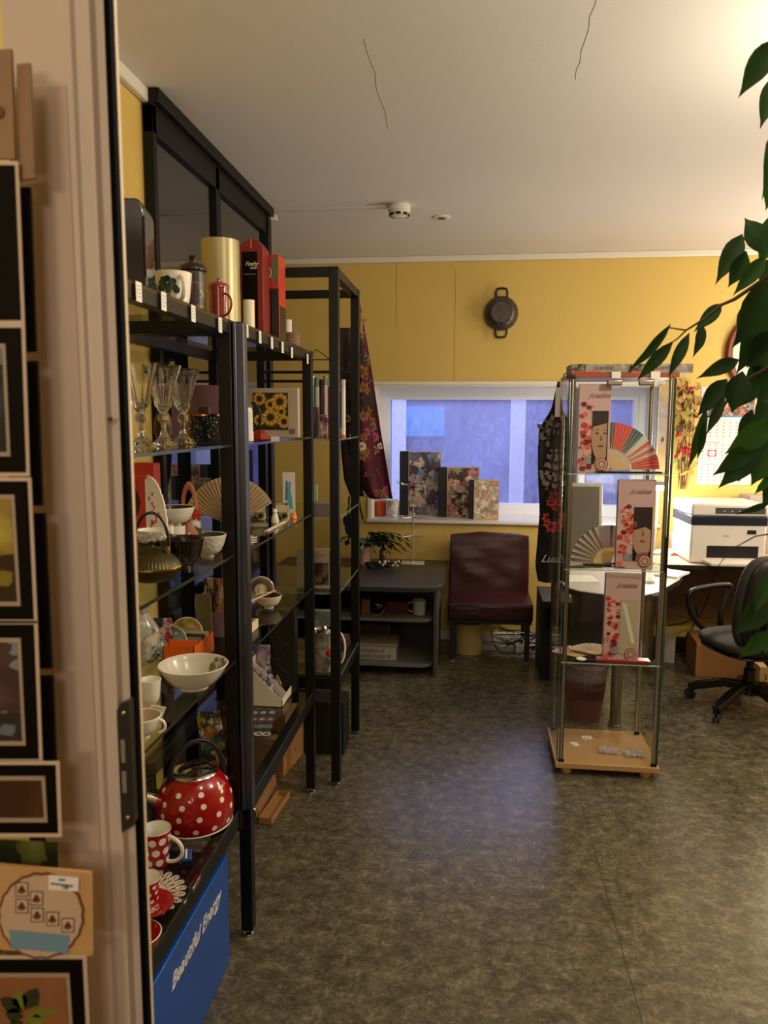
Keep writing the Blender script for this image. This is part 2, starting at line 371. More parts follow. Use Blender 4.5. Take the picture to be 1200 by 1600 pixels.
# outside the window: pavement, a porch wall, pale posts and a board added for a reflection
tag(MB().box(-4, 5.48, .1, 6, 14, .3).build('pavement', M('snowy_pavement', '6a7088', .8, vary=.2, vscale=3)), 'pale pavement outside behind the wet window', 'pavement')
tag(MB().box(-4, 8.2, .3, 6, 8.4, 2.15).box(-4, 8.15, 2.1, 6, 8.2, 2.16).build('porch_wall', M('mauve_facade', '5c5470', .8, vary=.18, vscale=3)), 'mauve facade seen blurred through the wet window', 'wall')
m = MB(); m.box(at(612, 700, Y=6.7).x, 6.7, .3, at(632, 700, Y=6.7).x, 6.85, 2.6)
tag(m.build('porch_post', M('white_post_paint', 'f2f6ff', .6)), 'white post outside at the left edge of the window', 'post')
tag(MB().box(at(798, 700, Y=6.7).x, 6.7, .3, at(820, 700, Y=6.7).x, 6.85, 2.6).build('porch_post', M('white_post_paint')), 'white post outside showing right of the gift boxes', 'post')
tag(MB().box(-.86, 8.15, 1.30, -.32, 8.2, 1.62).build('notice_board', M('cyan_board', '4a90b8', .6)), 'pale cyan notice board on the facade outside', 'sign')

# ------------------------------------------------------------------ near door frame (white profile, black gasket, lock plate) and its panel
def px_y(px, Y, py=800): return at(px, py, Y=Y)
dfr = bpy.data.objects.new('door_1', None); COL.objects.link(dfr); structure(dfr, 'white aluminium door frame with black gasket close to the camera')
DY = .62
a = px_y(22, DY).x; b_ = at(100, 800, Y=DY).x
xL, xp, xr1, xr2, xb, xe, xend = (at(p, 800, Y=DY).x for p in (44, 60, 148, 172, 189, 207, 211.5))
dw = M('door_white', 'c6b6a6', .28, coat=.2)
prof = [(xL, DY + .05), (xL, DY), (xp, DY), (xr1 - .008, DY), (xr1 - .006, DY - .004), (xr1 - .001, DY - .004), (xr1 + .001, DY + .001), (xr2 - .004, DY + .001), (xr2 - .003, DY - .003), (xr2 + .001, DY - .003), (xr2 + .002, DY + .006), (xb, DY + .005), (xb - .001, DY + .007), (xb - .032, DY + .05)]
MB().prism(prof, -.0, 2.3).build('frame_profile', dw, dfr, bevel=.0006)
xg = at(201, 800, Y=DY + .004).x
yg, yh = xg / at(207.5, 800, Y=1).x, xg / at(211.5, 800, Y=1).x
MB().prism([(xb, DY + .004), (xg, DY + .004), (xg, yg), (xb - .002, yg)], 0, 2.3).build('gasket', M('black_rubber', '050404', .8, spec=.08), dfr)
MB().prism([(xb - .002, yg), (xg, yg), (xg, yh), (xb - .004, yh)], 0, 2.3).build('edge_strip', M('ivory_edge', 'e5d3bb', .35), dfr)
za, zb = at(100, 1330, Y=DY).z, at(100, 135, Y=DY).z
MB().box(xL + .003, DY - .0015, za, xr1 - .008, DY, zb).build('cover_plate', M('door_plate', 'bba897', .3, coat=.2), dfr)
l0, l1 = at(190, 1290, Y=DY).z, at(190, 1096, Y=DY).z
m = MB(); lx0, lx1 = at(191, 1190, Y=DY - .008).x + .0, xb + .001
lx0 = at(190, 1190, Y=DY).x; xw = .0125
m.mi = 0; m.prism([(lx0, l0 - .004), (lx0 + xw, l0 + .006), (lx0 + xw, l1 + .004), (lx0 + .004, l1), (lx0, l1 - .006)], DY - .006, DY + .004, 'y')
m.mi = 1
for z0_, z1_ in ((.30, .47), (.54, .72)):
    m.box(lx0 + .003, DY - .0068, l0 + (l1 - l0) * z0_, lx0 + .007, DY - .0058, l0 + (l1 - l0) * z1_)
m.mi = 2
for q in (.1, .93): m.m = Matrix.Translation((lx0 + .007, DY - .0065, l0 + (l1 - l0) * q)) @ Matrix.Rotation(R(90), 4, 'X'); m.lathe([(.0022, -.001), (.0022, .0005), (.0012, .001)], 12); m.m = Matrix()
m.build('lock_plate', [M('lock_grey', '3c3a36', .4, .6), M('slot_light', '83786a', .5), chrome], dfr, bevel=.0004)
m = MB(); m.m = Matrix.Translation((at(175, 655, Y=DY).x, DY - .0035, at(175, 655, Y=DY).z)) @ Matrix.Rotation(R(90), 4, 'X')
m.lathe([(.0022, -.001), (.002, .0006)], 10); m.m = Matrix(); m.build('screw', M('dark_screw', '3b2f25', .5, .5), dfr)

# picture cards hanging left of the frame
sleeve = pane('plastic_sleeve', (.97, .95, .92), 1.5)
mat_w = M('sleeve_edge', 'cdb6a0', .3)
blackc = M('black_card', '0a0604', .5, spec=.12)
def quad_slab(m, quad, Y0, Y1):
    f = [at(x, y, Y=Y0) for x, y in quad]
    m.add([(p.x, Y0, p.z) for p in f] + [(p.x, Y1, p.z) for p in f], [(0, 1, 2, 3), (7, 6, 5, 4), (0, 4, 5, 1), (1, 5, 6, 2), (2, 6, 7, 3), (3, 7, 4, 0)])
    return m
def hung_card(name, top, bot, xl, xrt, xrb, label, pic, Y0, sleeve_px=6, mat_px=26, art=None, frame=blackc, board=None):
    """a sleeved card: dark passe-partout, pale line, picture"""
    q = [(xl, top), (xrt, top), (xrb, bot), (xl, bot)]
    c = at((xl + xrb) / 2, bot, Y=Y0); root = thing(name, (c.x, Y0, c.z), 0, label, 'picture')
    T = Matrix.Translation(-Vector(root.location))
    def part(nm, q, y0, y1, mt):
        mm = MB(); mm.m = T; quad_slab(mm, q, y0, y1); return mm.build(nm, mt, root)
    s = sleeve_px
    part('sleeve', [(xl, top - s), (xrt + s, top - s), (xrb + s, bot + s), (xl, bot + s)], Y0, Y0 + .0012, board or mat_w)
    part('mat', [(xl, top), (xrt, top), (xrb, bot), (xl, bot)], Y0 - .001, Y0, frame)
    if pic:
        i = mat_px
        part('liner', [(xl, top + i - 5), (xrt - i + 6, top + i - 5), (xrb - i + 6, bot - i + 5), (xl, bot - i + 5)], Y0 - .0016, Y0 - .001, M('cream_liner', 'a3907c', .5))
        pc = part('picture', [(xl, top + i + 2), (xrt - i, top + i + 2), (xrb - i, bot - i - 2), (xl, bot - i - 2)], Y0 - .0022, Y0 - .0016, pic)
    return root
CYY = .575
abst1 = floral('dark_brown_print', ['1c0f08', '2a170c', '120a06'], 9, .3)
blueim = floral('blue_sky_print', ['7f93a6', '6f89a6', '8e8f98', '3c3136', '51393a', '8a98a8'], 7, .35, stretch=(1, 1, 2.6))
yelim = floral('yellow_lemon_print', ['a2902c', '857a2a', '3a2a18', '2a1a10', 'b5a545'], 7, .35, stretch=(1, 1, 2))
treeim = floral('stormy_print', ['3a3a52', '5d6e8b', '1d1822', '8e93a3'], 9, .35)
brnim = floral('brown_still_life', ['3a2014', '4b2a1a', '2b1810'], 9, .35, stretch=(2, 1, .6))
hung_card('hanging_picture', 258, 500, -60, 22, 32, 'black matted picture second from the top of the hanging column at left', abst1, CYY, mat_px=40)
hung_card('hanging_picture', 512, 738, -60, 32, 40, 'black matted picture of a dark stormy tree, above the yellow fruit picture', treeim, CYY, mat_px=30)
hung_card('hanging_picture', 752, 968, -60, 42, 52, 'black matted picture of yellow fruit in the hanging column at left', yelim, CYY, mat_px=26)
hung_card('hanging_picture', 976, 1186, -60, 52, 60, 'black matted picture of a pale blue sky over the sea', blueim, CYY, mat_px=26)
hung_card('hanging_picture', 1196, 1302, -60, 86, 90, 'brown picture in a black mat right above the green strip', brnim, CYY - .006, mat_px=22)
tag(MB().add([tuple(at(x, y, Y=CYY + d)) for d in (0, .001) for x, y in ((-60, 1308), (90, 1316), (91, 1358), (-60, 1352))], [(0, 1, 2, 3), (7, 6, 5, 4), (0, 4, 5, 1), (1, 5, 6, 2), (2, 6, 7, 3), (3, 7, 4, 0)]).build('green_card', floral('green_leaf_print', ['23301a', '4c5b26', '1b2616', '5c6330'], 12, .25, stretch=(2, 1, .8))), 'shiny green card peeping out above the kraft card with small stamps', 'picture')
# second column: reflections of the pictures in the door frame, modelled as black strips
for k, (t, b0, x0, x1, x2, x3) in enumerate(((292, 550, 34, 47, 40, 56), (564, 790, 42, 58, 50, 66), (802, 1045, 58, 70, 66, 81), (1056, 1206, 66, 82, 70, 88))):
    m = MB(); quad_slab(m, [(x0 - 10, t), (x1, t), (x3, b0), (x2 - 10, b0)], CYY + .012, CYY + .0145)
    tag(m.build('black_card', M('glossy_black_card', '080605', .25, spec=.25, vary=.3, vscale=30)), 'glossy black card edge behind the hanging pictures, %s' % ('uppermost of four', 'second of four from the top', 'third of four from the top', 'lowest of four')[k], 'picture')
kr2 = M('old_kraft', '8f7050', .6, vary=.22, vscale=30, bump=.2, bscale=40)
m = MB(); quad_slab(m, [(-40, 80), (17, 76), (23, 248), (-40, 248)], CYY, CYY + .003)
k1 = tag(m.build('kraft_card', kr2), 'brown kraft card with a round label at the top left corner', 'card')
k1r = k1
m = MB(); quad_slab(m, [(26, 100), (46, 98), (53, 278), (28, 282)], CYY + .006, CYY + .009)
tag(m.build('kraft_card', kr2), 'narrow kraft card in a shiny sleeve beside the white door profile', 'card')  # narrow brown strip set a little behind the first kraft card
c = at(-2, 175, Y=CYY - .001); m = MB(); m.m = Matrix.Translation(c) @ Matrix.Rotation(R(90), 4, 'X'); m.lathe([(.0045, 0), (.0045, .0006), (.0036, .0006)], 24); m.build('round_label', M('brown_print', '6b3d22', .6), None)
S.objects['round_label'].parent = k1; 
# kraft card with scalloped label, little stamps and a price sticker
KY = .56
q = [(-60, 1346), (142, 1364), (143, 1494), (-60, 1480)]
cc = at(60, 1420, Y=KY); kc = thing('kraft_card', (cc.x, KY, at(60, 1490, Y=KY).z), 0, 'kraft card with a scalloped round label, six tiny stamps and a price sticker', 'card')
T = Matrix.Translation(-Vector(kc.location))
m = MB(); m.m = T; quad_slab(m, q, KY, KY + .003); m.build('card_board', M('light_kraft', 'c09765', .6, vary=.2, vscale=25), kc)
def disc_px(cx, cy, rx, ry, Y, n=72, sc=0, ns=24):
    P = []
    for i in range(n):
        t = 2 * PI * i / n; k = 1 + sc * abs(math.sin(ns * t / 2)); P.append(at(cx + rx * k * math.cos(t), cy + ry * k * math.sin(t), Y=Y))
    return [(p.x, p.z) for p in P]
for nm, rx, ry, d, mt in (('label_border', 66, 66, .0006, M('brown_print')), ('label_face', 62, 62, .0011, M('label_cream', 'c4a98e', .6))):
    m = MB(); m.m = T; m.prism(disc_px(65, 1430, rx, ry, KY, sc=.035, ns=20), KY - d, KY - .0001, 'y'); m.build(nm, mt, kc)
m = MB(); m.m = T
st = [(34, 1390), (57, 1404), (34, 1416), (58, 1430), (82, 1436), (106, 1446)]
for x, y in st: quad_slab(m, [(x - 10, y - 11), (x + 10, y - 11), (x + 10, y + 11), (x - 10, y + 11)], KY - .0016, KY - .001)
m.mi = 1
for x, y in st: quad_slab(m, [(x - 8.5, y - 9.5), (x + 8.5, y - 9.5), (x + 8.5, y + 9.5), (x - 8.5, y + 9.5)], KY - .002, KY - .0015)
m.mi = 2
for x, y in st:
    m.prism(disc_px(x, y + 2, 6.5, 4.2, KY - .002, 14), KY - .0024, KY - .0019, 'y'); m.prism(disc_px(x, y - 3, 3.5, 3.4, KY - .002, 12), KY - .0024, KY - .0019, 'y')
m.build('stamps', [M('stamp_black', '2b1c14', .6), M('stamp_cream', 'c9b49c', .6), M('stamp_red', '6e3a30', .6)], kc)
m = MB(); m.m = T; quad_slab(m, [(14, 1453), (108, 1462), (106, 1490), (18, 1482)], KY - .0018, KY - .001); m.build('blue_strip', M('blue_label', '6f93ab', .5), kc)
m = MB(); m.m = T; quad_slab(m, [(76, 1368), (123, 1372), (122, 1393), (76, 1390)], KY - .002, KY - .001); ps = m.build('price_sticker', paper, kc)
tk = M('ink', '2a2724', .7)
def small_text(s, px, py, hpx, Y, parent, mt=tk, rotz=0):
    p = at(px, py, Y=Y); size = hpx * mpp(p) * .8
    return text('print', s, size, mt, parent, Vector((p.x, Y - .0004, p.z)) - parent.location, (R(90), R(rotz), 0))
small_text('20,00', 92, 1374, 6, KY - .002, kc); small_text('AKNAMAGNETID', 79, 1380, 6, KY - .002, kc, rotz=3); small_text('1,00', 97, 1386, 8, KY - .002, kc, rotz=3)
# leafy picture at the bottom
lr = hung_card('hanging_picture', 1500, 1680, -60, 128, 137, 'black matted picture of green succulent leaves on wood, lowest at left', M('wood_print', '8a5c3a', .4, vary=.25, vscale=20), CYY - .01, mat_px=26)
T = Matrix.Translation(-Vector(lr.location)); m = MB(); m.m = T
YY = CYY - .0128
for i, (x, y, tx, ty, wdt) in enumerate(((38, 1578, 58, 1545, 15), (34, 1580, 28, 1547, 13), (36, 1582, 0, 1560, 13), (38, 1588, 90, 1578, 7), (36, 1590, 8, 1582, 12), (42, 1592, 70, 1600, 12), (34, 1596, 20, 1612, 14))):
    dx, dy = tx - x, ty - y; L_ = math.hypot(dx, dy); nx, ny = -dy / L_ * wdt, dx / L_ * wdt; m.mi = i % 2
    P = [at(x, y, Y=YY), at(x + dx * .45 + nx, y + dy * .45 + ny, Y=YY), at(x + dx * .8 + nx * .6, y + dy * .8 + ny * .6, Y=YY), at(tx, ty, Y=YY), at(x + dx * .8 - nx * .6, y + dy * .8 - ny * .6, Y=YY), at(x + dx * .45 - nx, y + dy * .45 - ny, Y=YY)]
    m.prism([(p.x, p.z) for p in P], YY, YY + .0005, 'y')
m.build('leaf_print', [M('leaf_dark', '2c3316', .5), M('leaf_olive', '6e7a2b', .5)], lr)
# ------------------------------------------------------------------ dark framed glass partition at left
PX = -1.045
ya, ybm, yc = at(233, 200, X=PX).y, at(337, 300, X=PX).y, at(418, 360, X=PX).y
gp = thing('glass_partition', (PX, ya, 0), 0, 'black framed sliding glass partition rising to the ceiling behind the shelves', 'partition')
blk = M('black_alu_frame', '0c0b0a', .45, .1, spec=.3)
L_ = yc - ya; mm_ = ybm - ya
m = MB(); m.box(-.02, 0, CH - .045, .035, L_, CH - .002).box(-.02, 0, CH - .135, .012, L_, CH - .04)
m.build('top_track', blk, gp, bevel=.002)
MB().box(-.02, 0, 0, .012, .03, CH - .05).build('stile', blk, gp, bevel=.002)
MB().box(-.02, mm_ - .03, 0, .012, mm_ + .012, CH - .05).box(-.02, mm_ + .018, 0, .004, mm_ + .05, CH - .05).build('stile', blk, gp, bevel=.002)
MB().box(-.02, L_ - .06, 0, .02, L_, CH - .05).build('stile', blk, gp, bevel=.002)
MB().box(-.02, 0, 0, .012, L_, .06).build('bottom_rail', blk, gp, bevel=.002)
pg = M('tinted_glass', '0e0f0d', .02, ior=2.3)
MB().box(-.012, .03, .06, -.004, mm_ - .03, CH - .135).build('pane', pg, gp)
MB().box(-.012, mm_ + .05, .06, -.004, L_ - .06, CH - .135).build('pane', pg, gp)
MB().box(.012, L_ - .012, CH - .06, .05, L_ + .006, CH - .035).build('end_cap', white, gp)

# ------------------------------------------------------------------ shelving units
ZT, ZA, ZB, ZC, ZD = 1.732, 1.414, 1.124, .838, .412
XF = -.63
shelfglass = pane('shelf_glass', (.90, .94, .92), 1.5, .0)
def shelf_unit(name, label, x0, x1, y0, y1, levels, top, bot, group=None, pw=.034, legx=0, toprail=.034, botrail=.05, edges=dkedge, shared=False):
    r = thing(name, (x1, y0, 0), 0, label, 'shelf unit', group); w_, d = x1 - x0, y1 - y0
    for i, (px_, py_) in enumerate(((-pw, 0), (-w_, 0), (-pw, d - pw), (-w_, d - pw))):
        m = MB(); m.box(px_, py_, .02 if (i != 2 or not shared) else bot - .06, px_ + pw, py_ + pw, top); m.build('post', black, r, bevel=.0015)
        if i == 2 and shared: continue
        m = MB(); m.m = Matrix.Translation((px_ + pw / 2, py_ + pw / 2, 0)); m.lathe([(.014, 0), (.014, .006), (.006, .01), (.006, .022)], 14); m.build('foot', chrome, r)
    for nm, z0, z1 in (('top_rail', top - toprail, top), ('bottom_rail', bot - botrail, bot)):
        for bx in ((-pw, pw, z0, 0 - .003, d - pw, z1), (-w_, pw, z0, -w_ + pw - .006, d - pw, z1), (-w_ + pw, .004, z0, -pw, pw - .004, z1), (-w_ + pw, d - pw + .004, z0, -pw, d - .004, z1)):
            MB().box(*bx).build(nm, black, r, bevel=.0015)
    for z in levels:
        m = MB(); t = .007
        m.mi = 0; m.box(-w_ + .01, .01, z - t, -.004, d - .01, z); m.mi = 1
        m.box(-.004, .01, z - t, -.0025, d - .01, z).box(-w_ + .01, .008, z - t, -.004, .01, z)
        m.build('glass_shelf', [shelfglass, edges], r)
    return r
U1 = shelf_unit('display_shelf', 'black steel display shelf nearest the camera holding goblets, teapot and red kettle', -1.0, -.622, 1.0, 1.938, (1.728, ZA, ZB, ZC, ZD), 1.73, .408, 'black display shelves along the left wall', shared=True)
U2 = shelf_unit('display_shelf', 'black steel display shelf in the middle with the sunflower tray and magnet stand', -1.0, -.605, 1.944, 2.825, (1.728, ZA, ZB, ZC, ZD + .01), 1.73, .42, 'black display shelves along the left wall')
U3 = shelf_unit('display_shelf', 'tall open-topped black shelf farthest from the camera with aprons hung on it', -.98, -.515, 2.86, 3.40, (ZA - .01, 1.10, .80, .455), 2.045, .455, 'black display shelves along the left wall', pw=.036, edges=gedge)
# extra bar on top and mid height of the tall shelf
for z in (1.69, 1.65):
    MB().box(-.465 + .036, .504, z - .008, -.036, .52, z + .004).build('cross_bar', black, U3, bevel=.001)
# glass door edge between the first two units
MB().box(.002, .938 - .018, .405, .03, .938 + .012, 1.725).box(.003, .91, .405, .012, .935, 1.725).build('door_edge_profile', M('bluish_aluminium', '5d616e', .35, .9), U1, bevel=.002)
m = MB(); m.tube([Vector((.03 + .008 * math.sin(t), .93, .40 - .012 + .014 * math.cos(t))) for t in [i * PI / 6 for i in range(7)]], .0028); m.build('hinge_pin', chrome, U1)
m = MB(); m.box(-.012, .55, .400, .001, .60, .412).box(-.012, .50, .402, .0, .515, .41); m.build('door_catch', chrome, U1, bevel=.001)
MB().box(-.045, .04, .33, -.036, .905, .36).build('lower_lip', black, U1, bevel=.001)
# price labels on the top rails
lt = M('label_print', '8a8a88', .7)
def price(u, px, py, wy=.024, h=.036, lift=.0):
    p = at(px, py, X=XF + .012) - Vector(u.location); x = .002 if u is not U3 else .002
    m = MB(); m.box(x, p.y - wy / 2, p.z - h / 2 + lift, x + .0012, p.y + wy / 2, p.z + h / 2 + lift)
    m.mi = 1
    for k in range(4): m.box(x + .0012, p.y - wy * .36, p.z + h * (.28 - .18 * k), x + .0014, p.y + wy * (.36 - .1 * (k % 2)), p.z + h * (.31 - .18 * k))
    m.build('price_label', [paper, lt], u)
for px, py in ((218, 456), (257, 471), (303, 490), (345, 508)): price(U1, px, py)
for px, py in ((377, 517), (398, 527), (417, 536), (434, 543), (449, 551), (474, 561)): price(U2, px, py, wy=.022, h=.034)

# ------------------------------------------------------------------ generic wares
def cup(name, label, loc, rt, rb, h, outer, inner, group=None, cat='cup', handle=None, hm=None, t=.0028, curve=.5, foot=0, n=40, hr=.0035, decor=None, rz=0, hsize=1.0, lid=None):
    r = thing(name, loc, rz, label, cat, group)
    prof = [(rb * .9, 0), (rb, .002)]
    for i in range(1, 9):
        u = i / 8; prof.append((rb + (rt - rb) * (u ** curve), .002 + (h - .002) * u))
    k = len(prof); prof += [(rt - t * .5, h + .0008)]
    for i in range(7, -1, -1):
        u = i / 8; prof.append((max(.002, rb + (rt - rb) * (u ** curve) - t), .004 + (h - .002) * u))
    m = MB(); m.lathe(prof, n, mis=[0] * k + [1] * (len(prof) - k)); m.build('body', [outer, inner], r)
    if handle is not None:
        a = handle; m = MB(); P = []
        for i in range(11):
            u = PI * (i / 10); x = rb + (rt - rb) * .7 - .002 + math.sin(u) * h * .42 * hsize; z = h * .5 + math.cos(u) * h * .34 * hsize
            P.append((x * math.cos(a), x * math.sin(a), z))
        m.tube(P, hr, 8); m.build('handle', hm or outer, r)
    if lid: m = MB(); m.m = Matrix.Translation((0, 0, h)); m.lathe(lid[0], n); m.build('lid', lid[1], r)
    return r
def bowl(name, label, loc, R0, h, outer, inner, foot=.35, footh=.008, group=None, rot=None, fl=.55, cat='bowl', n=48, t=.003, flute=0, rim=None, fname='body'):
    r = thing(name, loc, 0, label, cat, group, rot=rot)
    f = R0 * foot; prof = [(f * .92, 0), (f, 0), (f * .97, footh)]
    for i in range(1, 11):
        u = i / 10; prof.append((f + (R0 - f) * (u ** fl), footh + (h - footh) * u ** 1.25))
    k = len(prof); prof.append((R0 - t * .5, h + .0012)); prof.append((R0 - t, h))
    for i in range(9, -1, -1):
        u = i / 10; prof.append((max(.001, f + (R0 - f) * (u ** fl) - t), footh + t * .8 + (h - footh) * u ** 1.25))
    prof.append((.0005, footh + t * .8))
    mis = [0] * k + ([2] if rim else [0]) + [1] * (len(prof) - k)
    m = MB(); m.lathe(prof, n, mis=mis[:len(prof) - 1], flute=flute, nf=16); m.build(fname, [outer, inner] + ([rim] if rim else []), r)
    return r
def dots_on(prof, parent, n_rows, r_dot, mt, zs, off, shift=0, a0=0, a1=2 * PI):
    """raised round dots lying on a lathed wall"""
    m = MB()
    def at_z(z):
        for (r0, z0), (r1, z1) in zip(prof, prof[1:]):
            if z0 <= z <= z1 and z1 > z0: u = (z - z0) / (z1 - z0); return r0 + (r1 - r0) * u, (r1 - r0) / (z1 - z0)
        return prof[-1][0], 0
    for j, (z, cnt) in enumerate(zs):
        for k in range(cnt):
            a = a0 + (k + (.5 if j % 2 else 0) + shift) * 2 * PI / cnt; ra, sl = at_z(z); ln = math.sqrt(1 + sl * sl)
            P = []
            for ring in (1.0, 0):
                for q in range(14 if ring else 1):
                    t = 2 * PI * q / 14; du = r_dot * ring * math.cos(t) / max(ra, .01); dz = r_dot * ring * math.sin(t) / ln
                    rr = at_z(z + dz)[0] + off; P.append((rr * math.cos(a + du), rr * math.sin(a + du), z + dz + off * -sl * .5))
            b = [Vector(p) for p in P]; m.add(b, [(q, (q + 1) % 14, 14) for q in range(14)])
    return m.build('dots', mt, parent)
def carton(name, label, loc, dx, dy, dz, mt, rz=0, cat='box', group=None, rot=None, bevel=.001, part='carton'):
    r = thing(name, loc, rz, label, cat, group, rot=rot)
    MB().box(-dx / 2, -dy / 2, 0, dx / 2, dy / 2, dz).build(part, mt, r, bevel=bevel); return r
def panel(parent, name, mt, x0, z0, x1, z1, y, t=.0008, pts=None):
    """thin printed area on the front (-y) face"""
    m = MB()
    if pts: m.prism(pts, y - t, y, 'y')
    else: m.box(x0, y - t, z0, x1, y, z1)
    return m.build(name, mt, parent)
def ell(cx, cz, rx, rz_, n=28, a0=0, a1=2 * PI):
    return [(cx + rx * math.cos(a0 + (a1 - a0) * i / n), cz + rz_ * math.sin(a0 + (a1 - a0) * i / n)) for i in range(n)]
def top_spot(px, X, py=450): p = at(px, py, X=X); return Vector((X, p.y, ZT))
def th(px, ytop, X): return at(px, ytop, X=X).z - ZT
def on(px, py, z): p = at(px, py, Z=z); return Vector((p.x, p.y, z + .0006))

# ---- top of the first unit
p = top_spot(207, -.71, 380); r = thing('toaster_cover', p, R(12), 'dark glossy rounded case standing at the near end of the top shelf', 'case')
m = MB(); P = [(-.035, 0), (.035, 0)] + [(.035 - .016 + .016 * math.cos(t), .185 - .03 + .03 * math.sin(t)) for t in [i * PI / 12 for i in range(7)]] + [(-.019 - .016 * math.sin(t), .155 + .03 * math.cos(t)) for t in [i * PI / 12 for i in range(7)]]
m.prism(P, -.05, .05, 'y'); m.build('shell', M('smoky_black_gloss', '3a3838', .14, .5, coat=1, vary=.7, vscale=16), r, bevel=.004)
m = MB(); m.tube([(.036, -.052, z) for z in (.03, .08, .15)], .002); m.build('piping', blackp, r)
p = top_spot(233, -.74, 440); carton('mint_box', 'small mint green box squeezed beside the tree mug', p, .035, .045, .052, M('mint_card', '9fb594', .6), 0)
p = top_spot(271, -.69); r = cup('mug', 'white mug with a green tree print on the top shelf', p, .042, .029, .077, white, white, cat='mug', handle=R(-48), hr=.005, curve=.45)
# tree print on the mug wall
m = MB()
def wall_patch(cx, cz, rx, rz_, rad, n=14):
    P = [(0, 0)] + [(rx * math.cos(2 * PI * i / n), rz_ * math.sin(2 * PI * i / n)) for i in range(n)]
    V = [((rad(cz + z)) * math.cos(cx + x), (rad(cz + z)) * math.sin(cx + x), cz + z) for x, z in P]
    m.add(V, [(0, i + 1, (i + 1) % n + 1) for i in range(n)])
rad = lambda z: .029 + .013 * max(.01, (z - .002) / .075) ** .45 + .0005
TA = R(-85)
for k in range(16):
    m.mi = k % 2; wall_patch(TA + random.uniform(-.62, .50), .050 + random.uniform(-.018, .012), .20, .007, rad)
m.mi = 2
for dx in (-.12, 0, .1): wall_patch(TA + dx, .030, .035, .014, rad)
for k in range(6): m.mi = k % 2; wall_patch(R(-30) + random.uniform(-.1, .1), .025 + .006 * k, .05, .004, rad)
m.build('tree_print', [M('leaf_green_glaze', '31512c', .3), M('deep_green_glaze', '1f3a22', .3), M('grey_trunk_glaze', '6d6a58', .3)], r)
p = top_spot(302, -.72); brn = M('brown_lid', '33251a', .3, .2)
cup('tea_caddy', 'dark tea caddy with brown knob lid and golden flower print', p, .030, .028, th(302, 424, -.72), floral('dark_gold_print', ['2d2420', '4a3a34', 'b08a3e', '7c5f45', '3a2e2a'], 42, .35), brn, cat='jar', curve=1,
    lid=([(.031, -.004), (.035, 0), (.035, .008), (.03, .014), (.016, .020), (.009, .021), (.009, .030), (.011, .034), (.009, .038), (.001, .039)], brn))
p = top_spot(342, -.68, 470); rb = M('rust_glaze', '8a3324', .22, coat=.5)
cup('lidded_mug', 'rust red lidded tea mug with a ring handle', p, .0255, .0255, th(342, 450, -.68), rb, rb, cat='mug', curve=1, handle=R(-38), hr=.003, hsize=.9,
    lid=([(.0275, -.003), (.028, .004), (.024, .010), (.010, .015), (.005, .016), (.005, .022), (.0035, .025), (.0005, .0255)], rb))
p = top_spot(345, -.775, 440); HC = th(345, 378, -.775); cyl = M('brushed_champagne_tin', 'a39a74', .38, .6)
r = thing('lamp_cylinder', p, 0, 'tall champagne metal cylinder lamp shade behind the tea mugs', 'lamp shade')
m = MB(); m.lathe([(.058, 0), (.058, HC), (.0565, HC), (.0565, .002)], 64, cap=False); m.build('shell', cyl, r)
m = MB(); m.lathe([(.055, -.0), (.061, 0), (.061, .008), (.060, .010)], 48); m.build('base_ring', chrome, r)
p = top_spot(368, -.80, 490); carton('navy_box', 'small dark navy box beside the rust mug', p, .05, .05, .05, M('navy_card', '151b2a', .5), 0)
# ---- top of the second unit
p = top_spot(389, -.72, 480); r = thing('candle_tin', p, 0, 'white and gold candle tin in front of the tall red box', 'candle')
m = MB(); m.lathe([(.019, 0), (.0195, .012)], 32); m.build('base', M('pale_gold', 'd8cba4', .3, .3), r)
m = MB(); m.lathe([(.0185, .012), (.0185, .120), (.018, .122), (.001, .122)], 32); m.build('tin', M('ivory_tin', 'efe6cc', .35, vary=.1, vscale=30), r)
m = MB(); m.mi = 0
for k in range(9):
    a0 = R(-10 + k * 3); m.add([(.0187 * math.cos(a0 + d), .0187 * math.sin(a0 + d), z) for d, z in ((0, .016), (.06, .016), (.06, .116), (0, .116))], [(0, 1, 2, 3)])
m.build('gold_band', M('gold_leaf', 'd59b33', .35, .4), r)
p = top_spot(400, -.72, 460); r = thing('tea_box', p, 0, 'tall dark red gift box with a peaked top and black front with white script', 'box')
m = MB(); hw = .037; H_ = th(400, 400, -.74) - .0
m.prism([(-hw, 0), (hw, 0), (hw, H_), (hw * .55, H_ + .024), (0, H_ + .030), (-hw * .7, H_ + .020), (-hw, H_ + .006)], -.045, .035, 'y'); m.build('carton', M('crimson_card', '7a1410', .4, vary=.2, vscale=25), r, bevel=.002)
panel(r, 'front_panel', M('black_card'), -hw + .006, .01, hw - .018, H_ - .012, -.045)
p0 = S.objects['front_panel']
text('print', 'Yoshy', .018, paper, r, (-.024, -.0462, H_ - .050), FRONT, shear=.5); text('print', 'nuts', .013, paper, r, (-.006, -.0462, H_ - .062), FRONT, shear=.5)
panel(r, 'rule_line', M('label_print'), -.026, H_ - .083, .014, H_ - .081, -.0458)
panel(r, 'hang_slot', M('pink_card', 'd8796a', .5), -.002, H_ - .002, .001, H_ + .03, -.0455)
p = top_spot(434, -.675, 470); r = thing('coffee_box', p, 0, 'orange red carton with a black window and round white emblem', 'box')
HK = th(424, 402, -.69)
MB().box(-.032, -.06, 0, .02, .03, HK).build('carton', M('scarlet_card', 'b8311c', .4), r, bevel=.001)
panel(r, 'window', M('smoked_window', '25221f', .15), -.022, .008, .0195, .62 * HK, -.060)
panel(r, 'label_top', M('olive_print', '5f6a3a', .5, vary=.4, vscale=60), -.004, .7 * HK, .0195, .97 * HK, -.060)
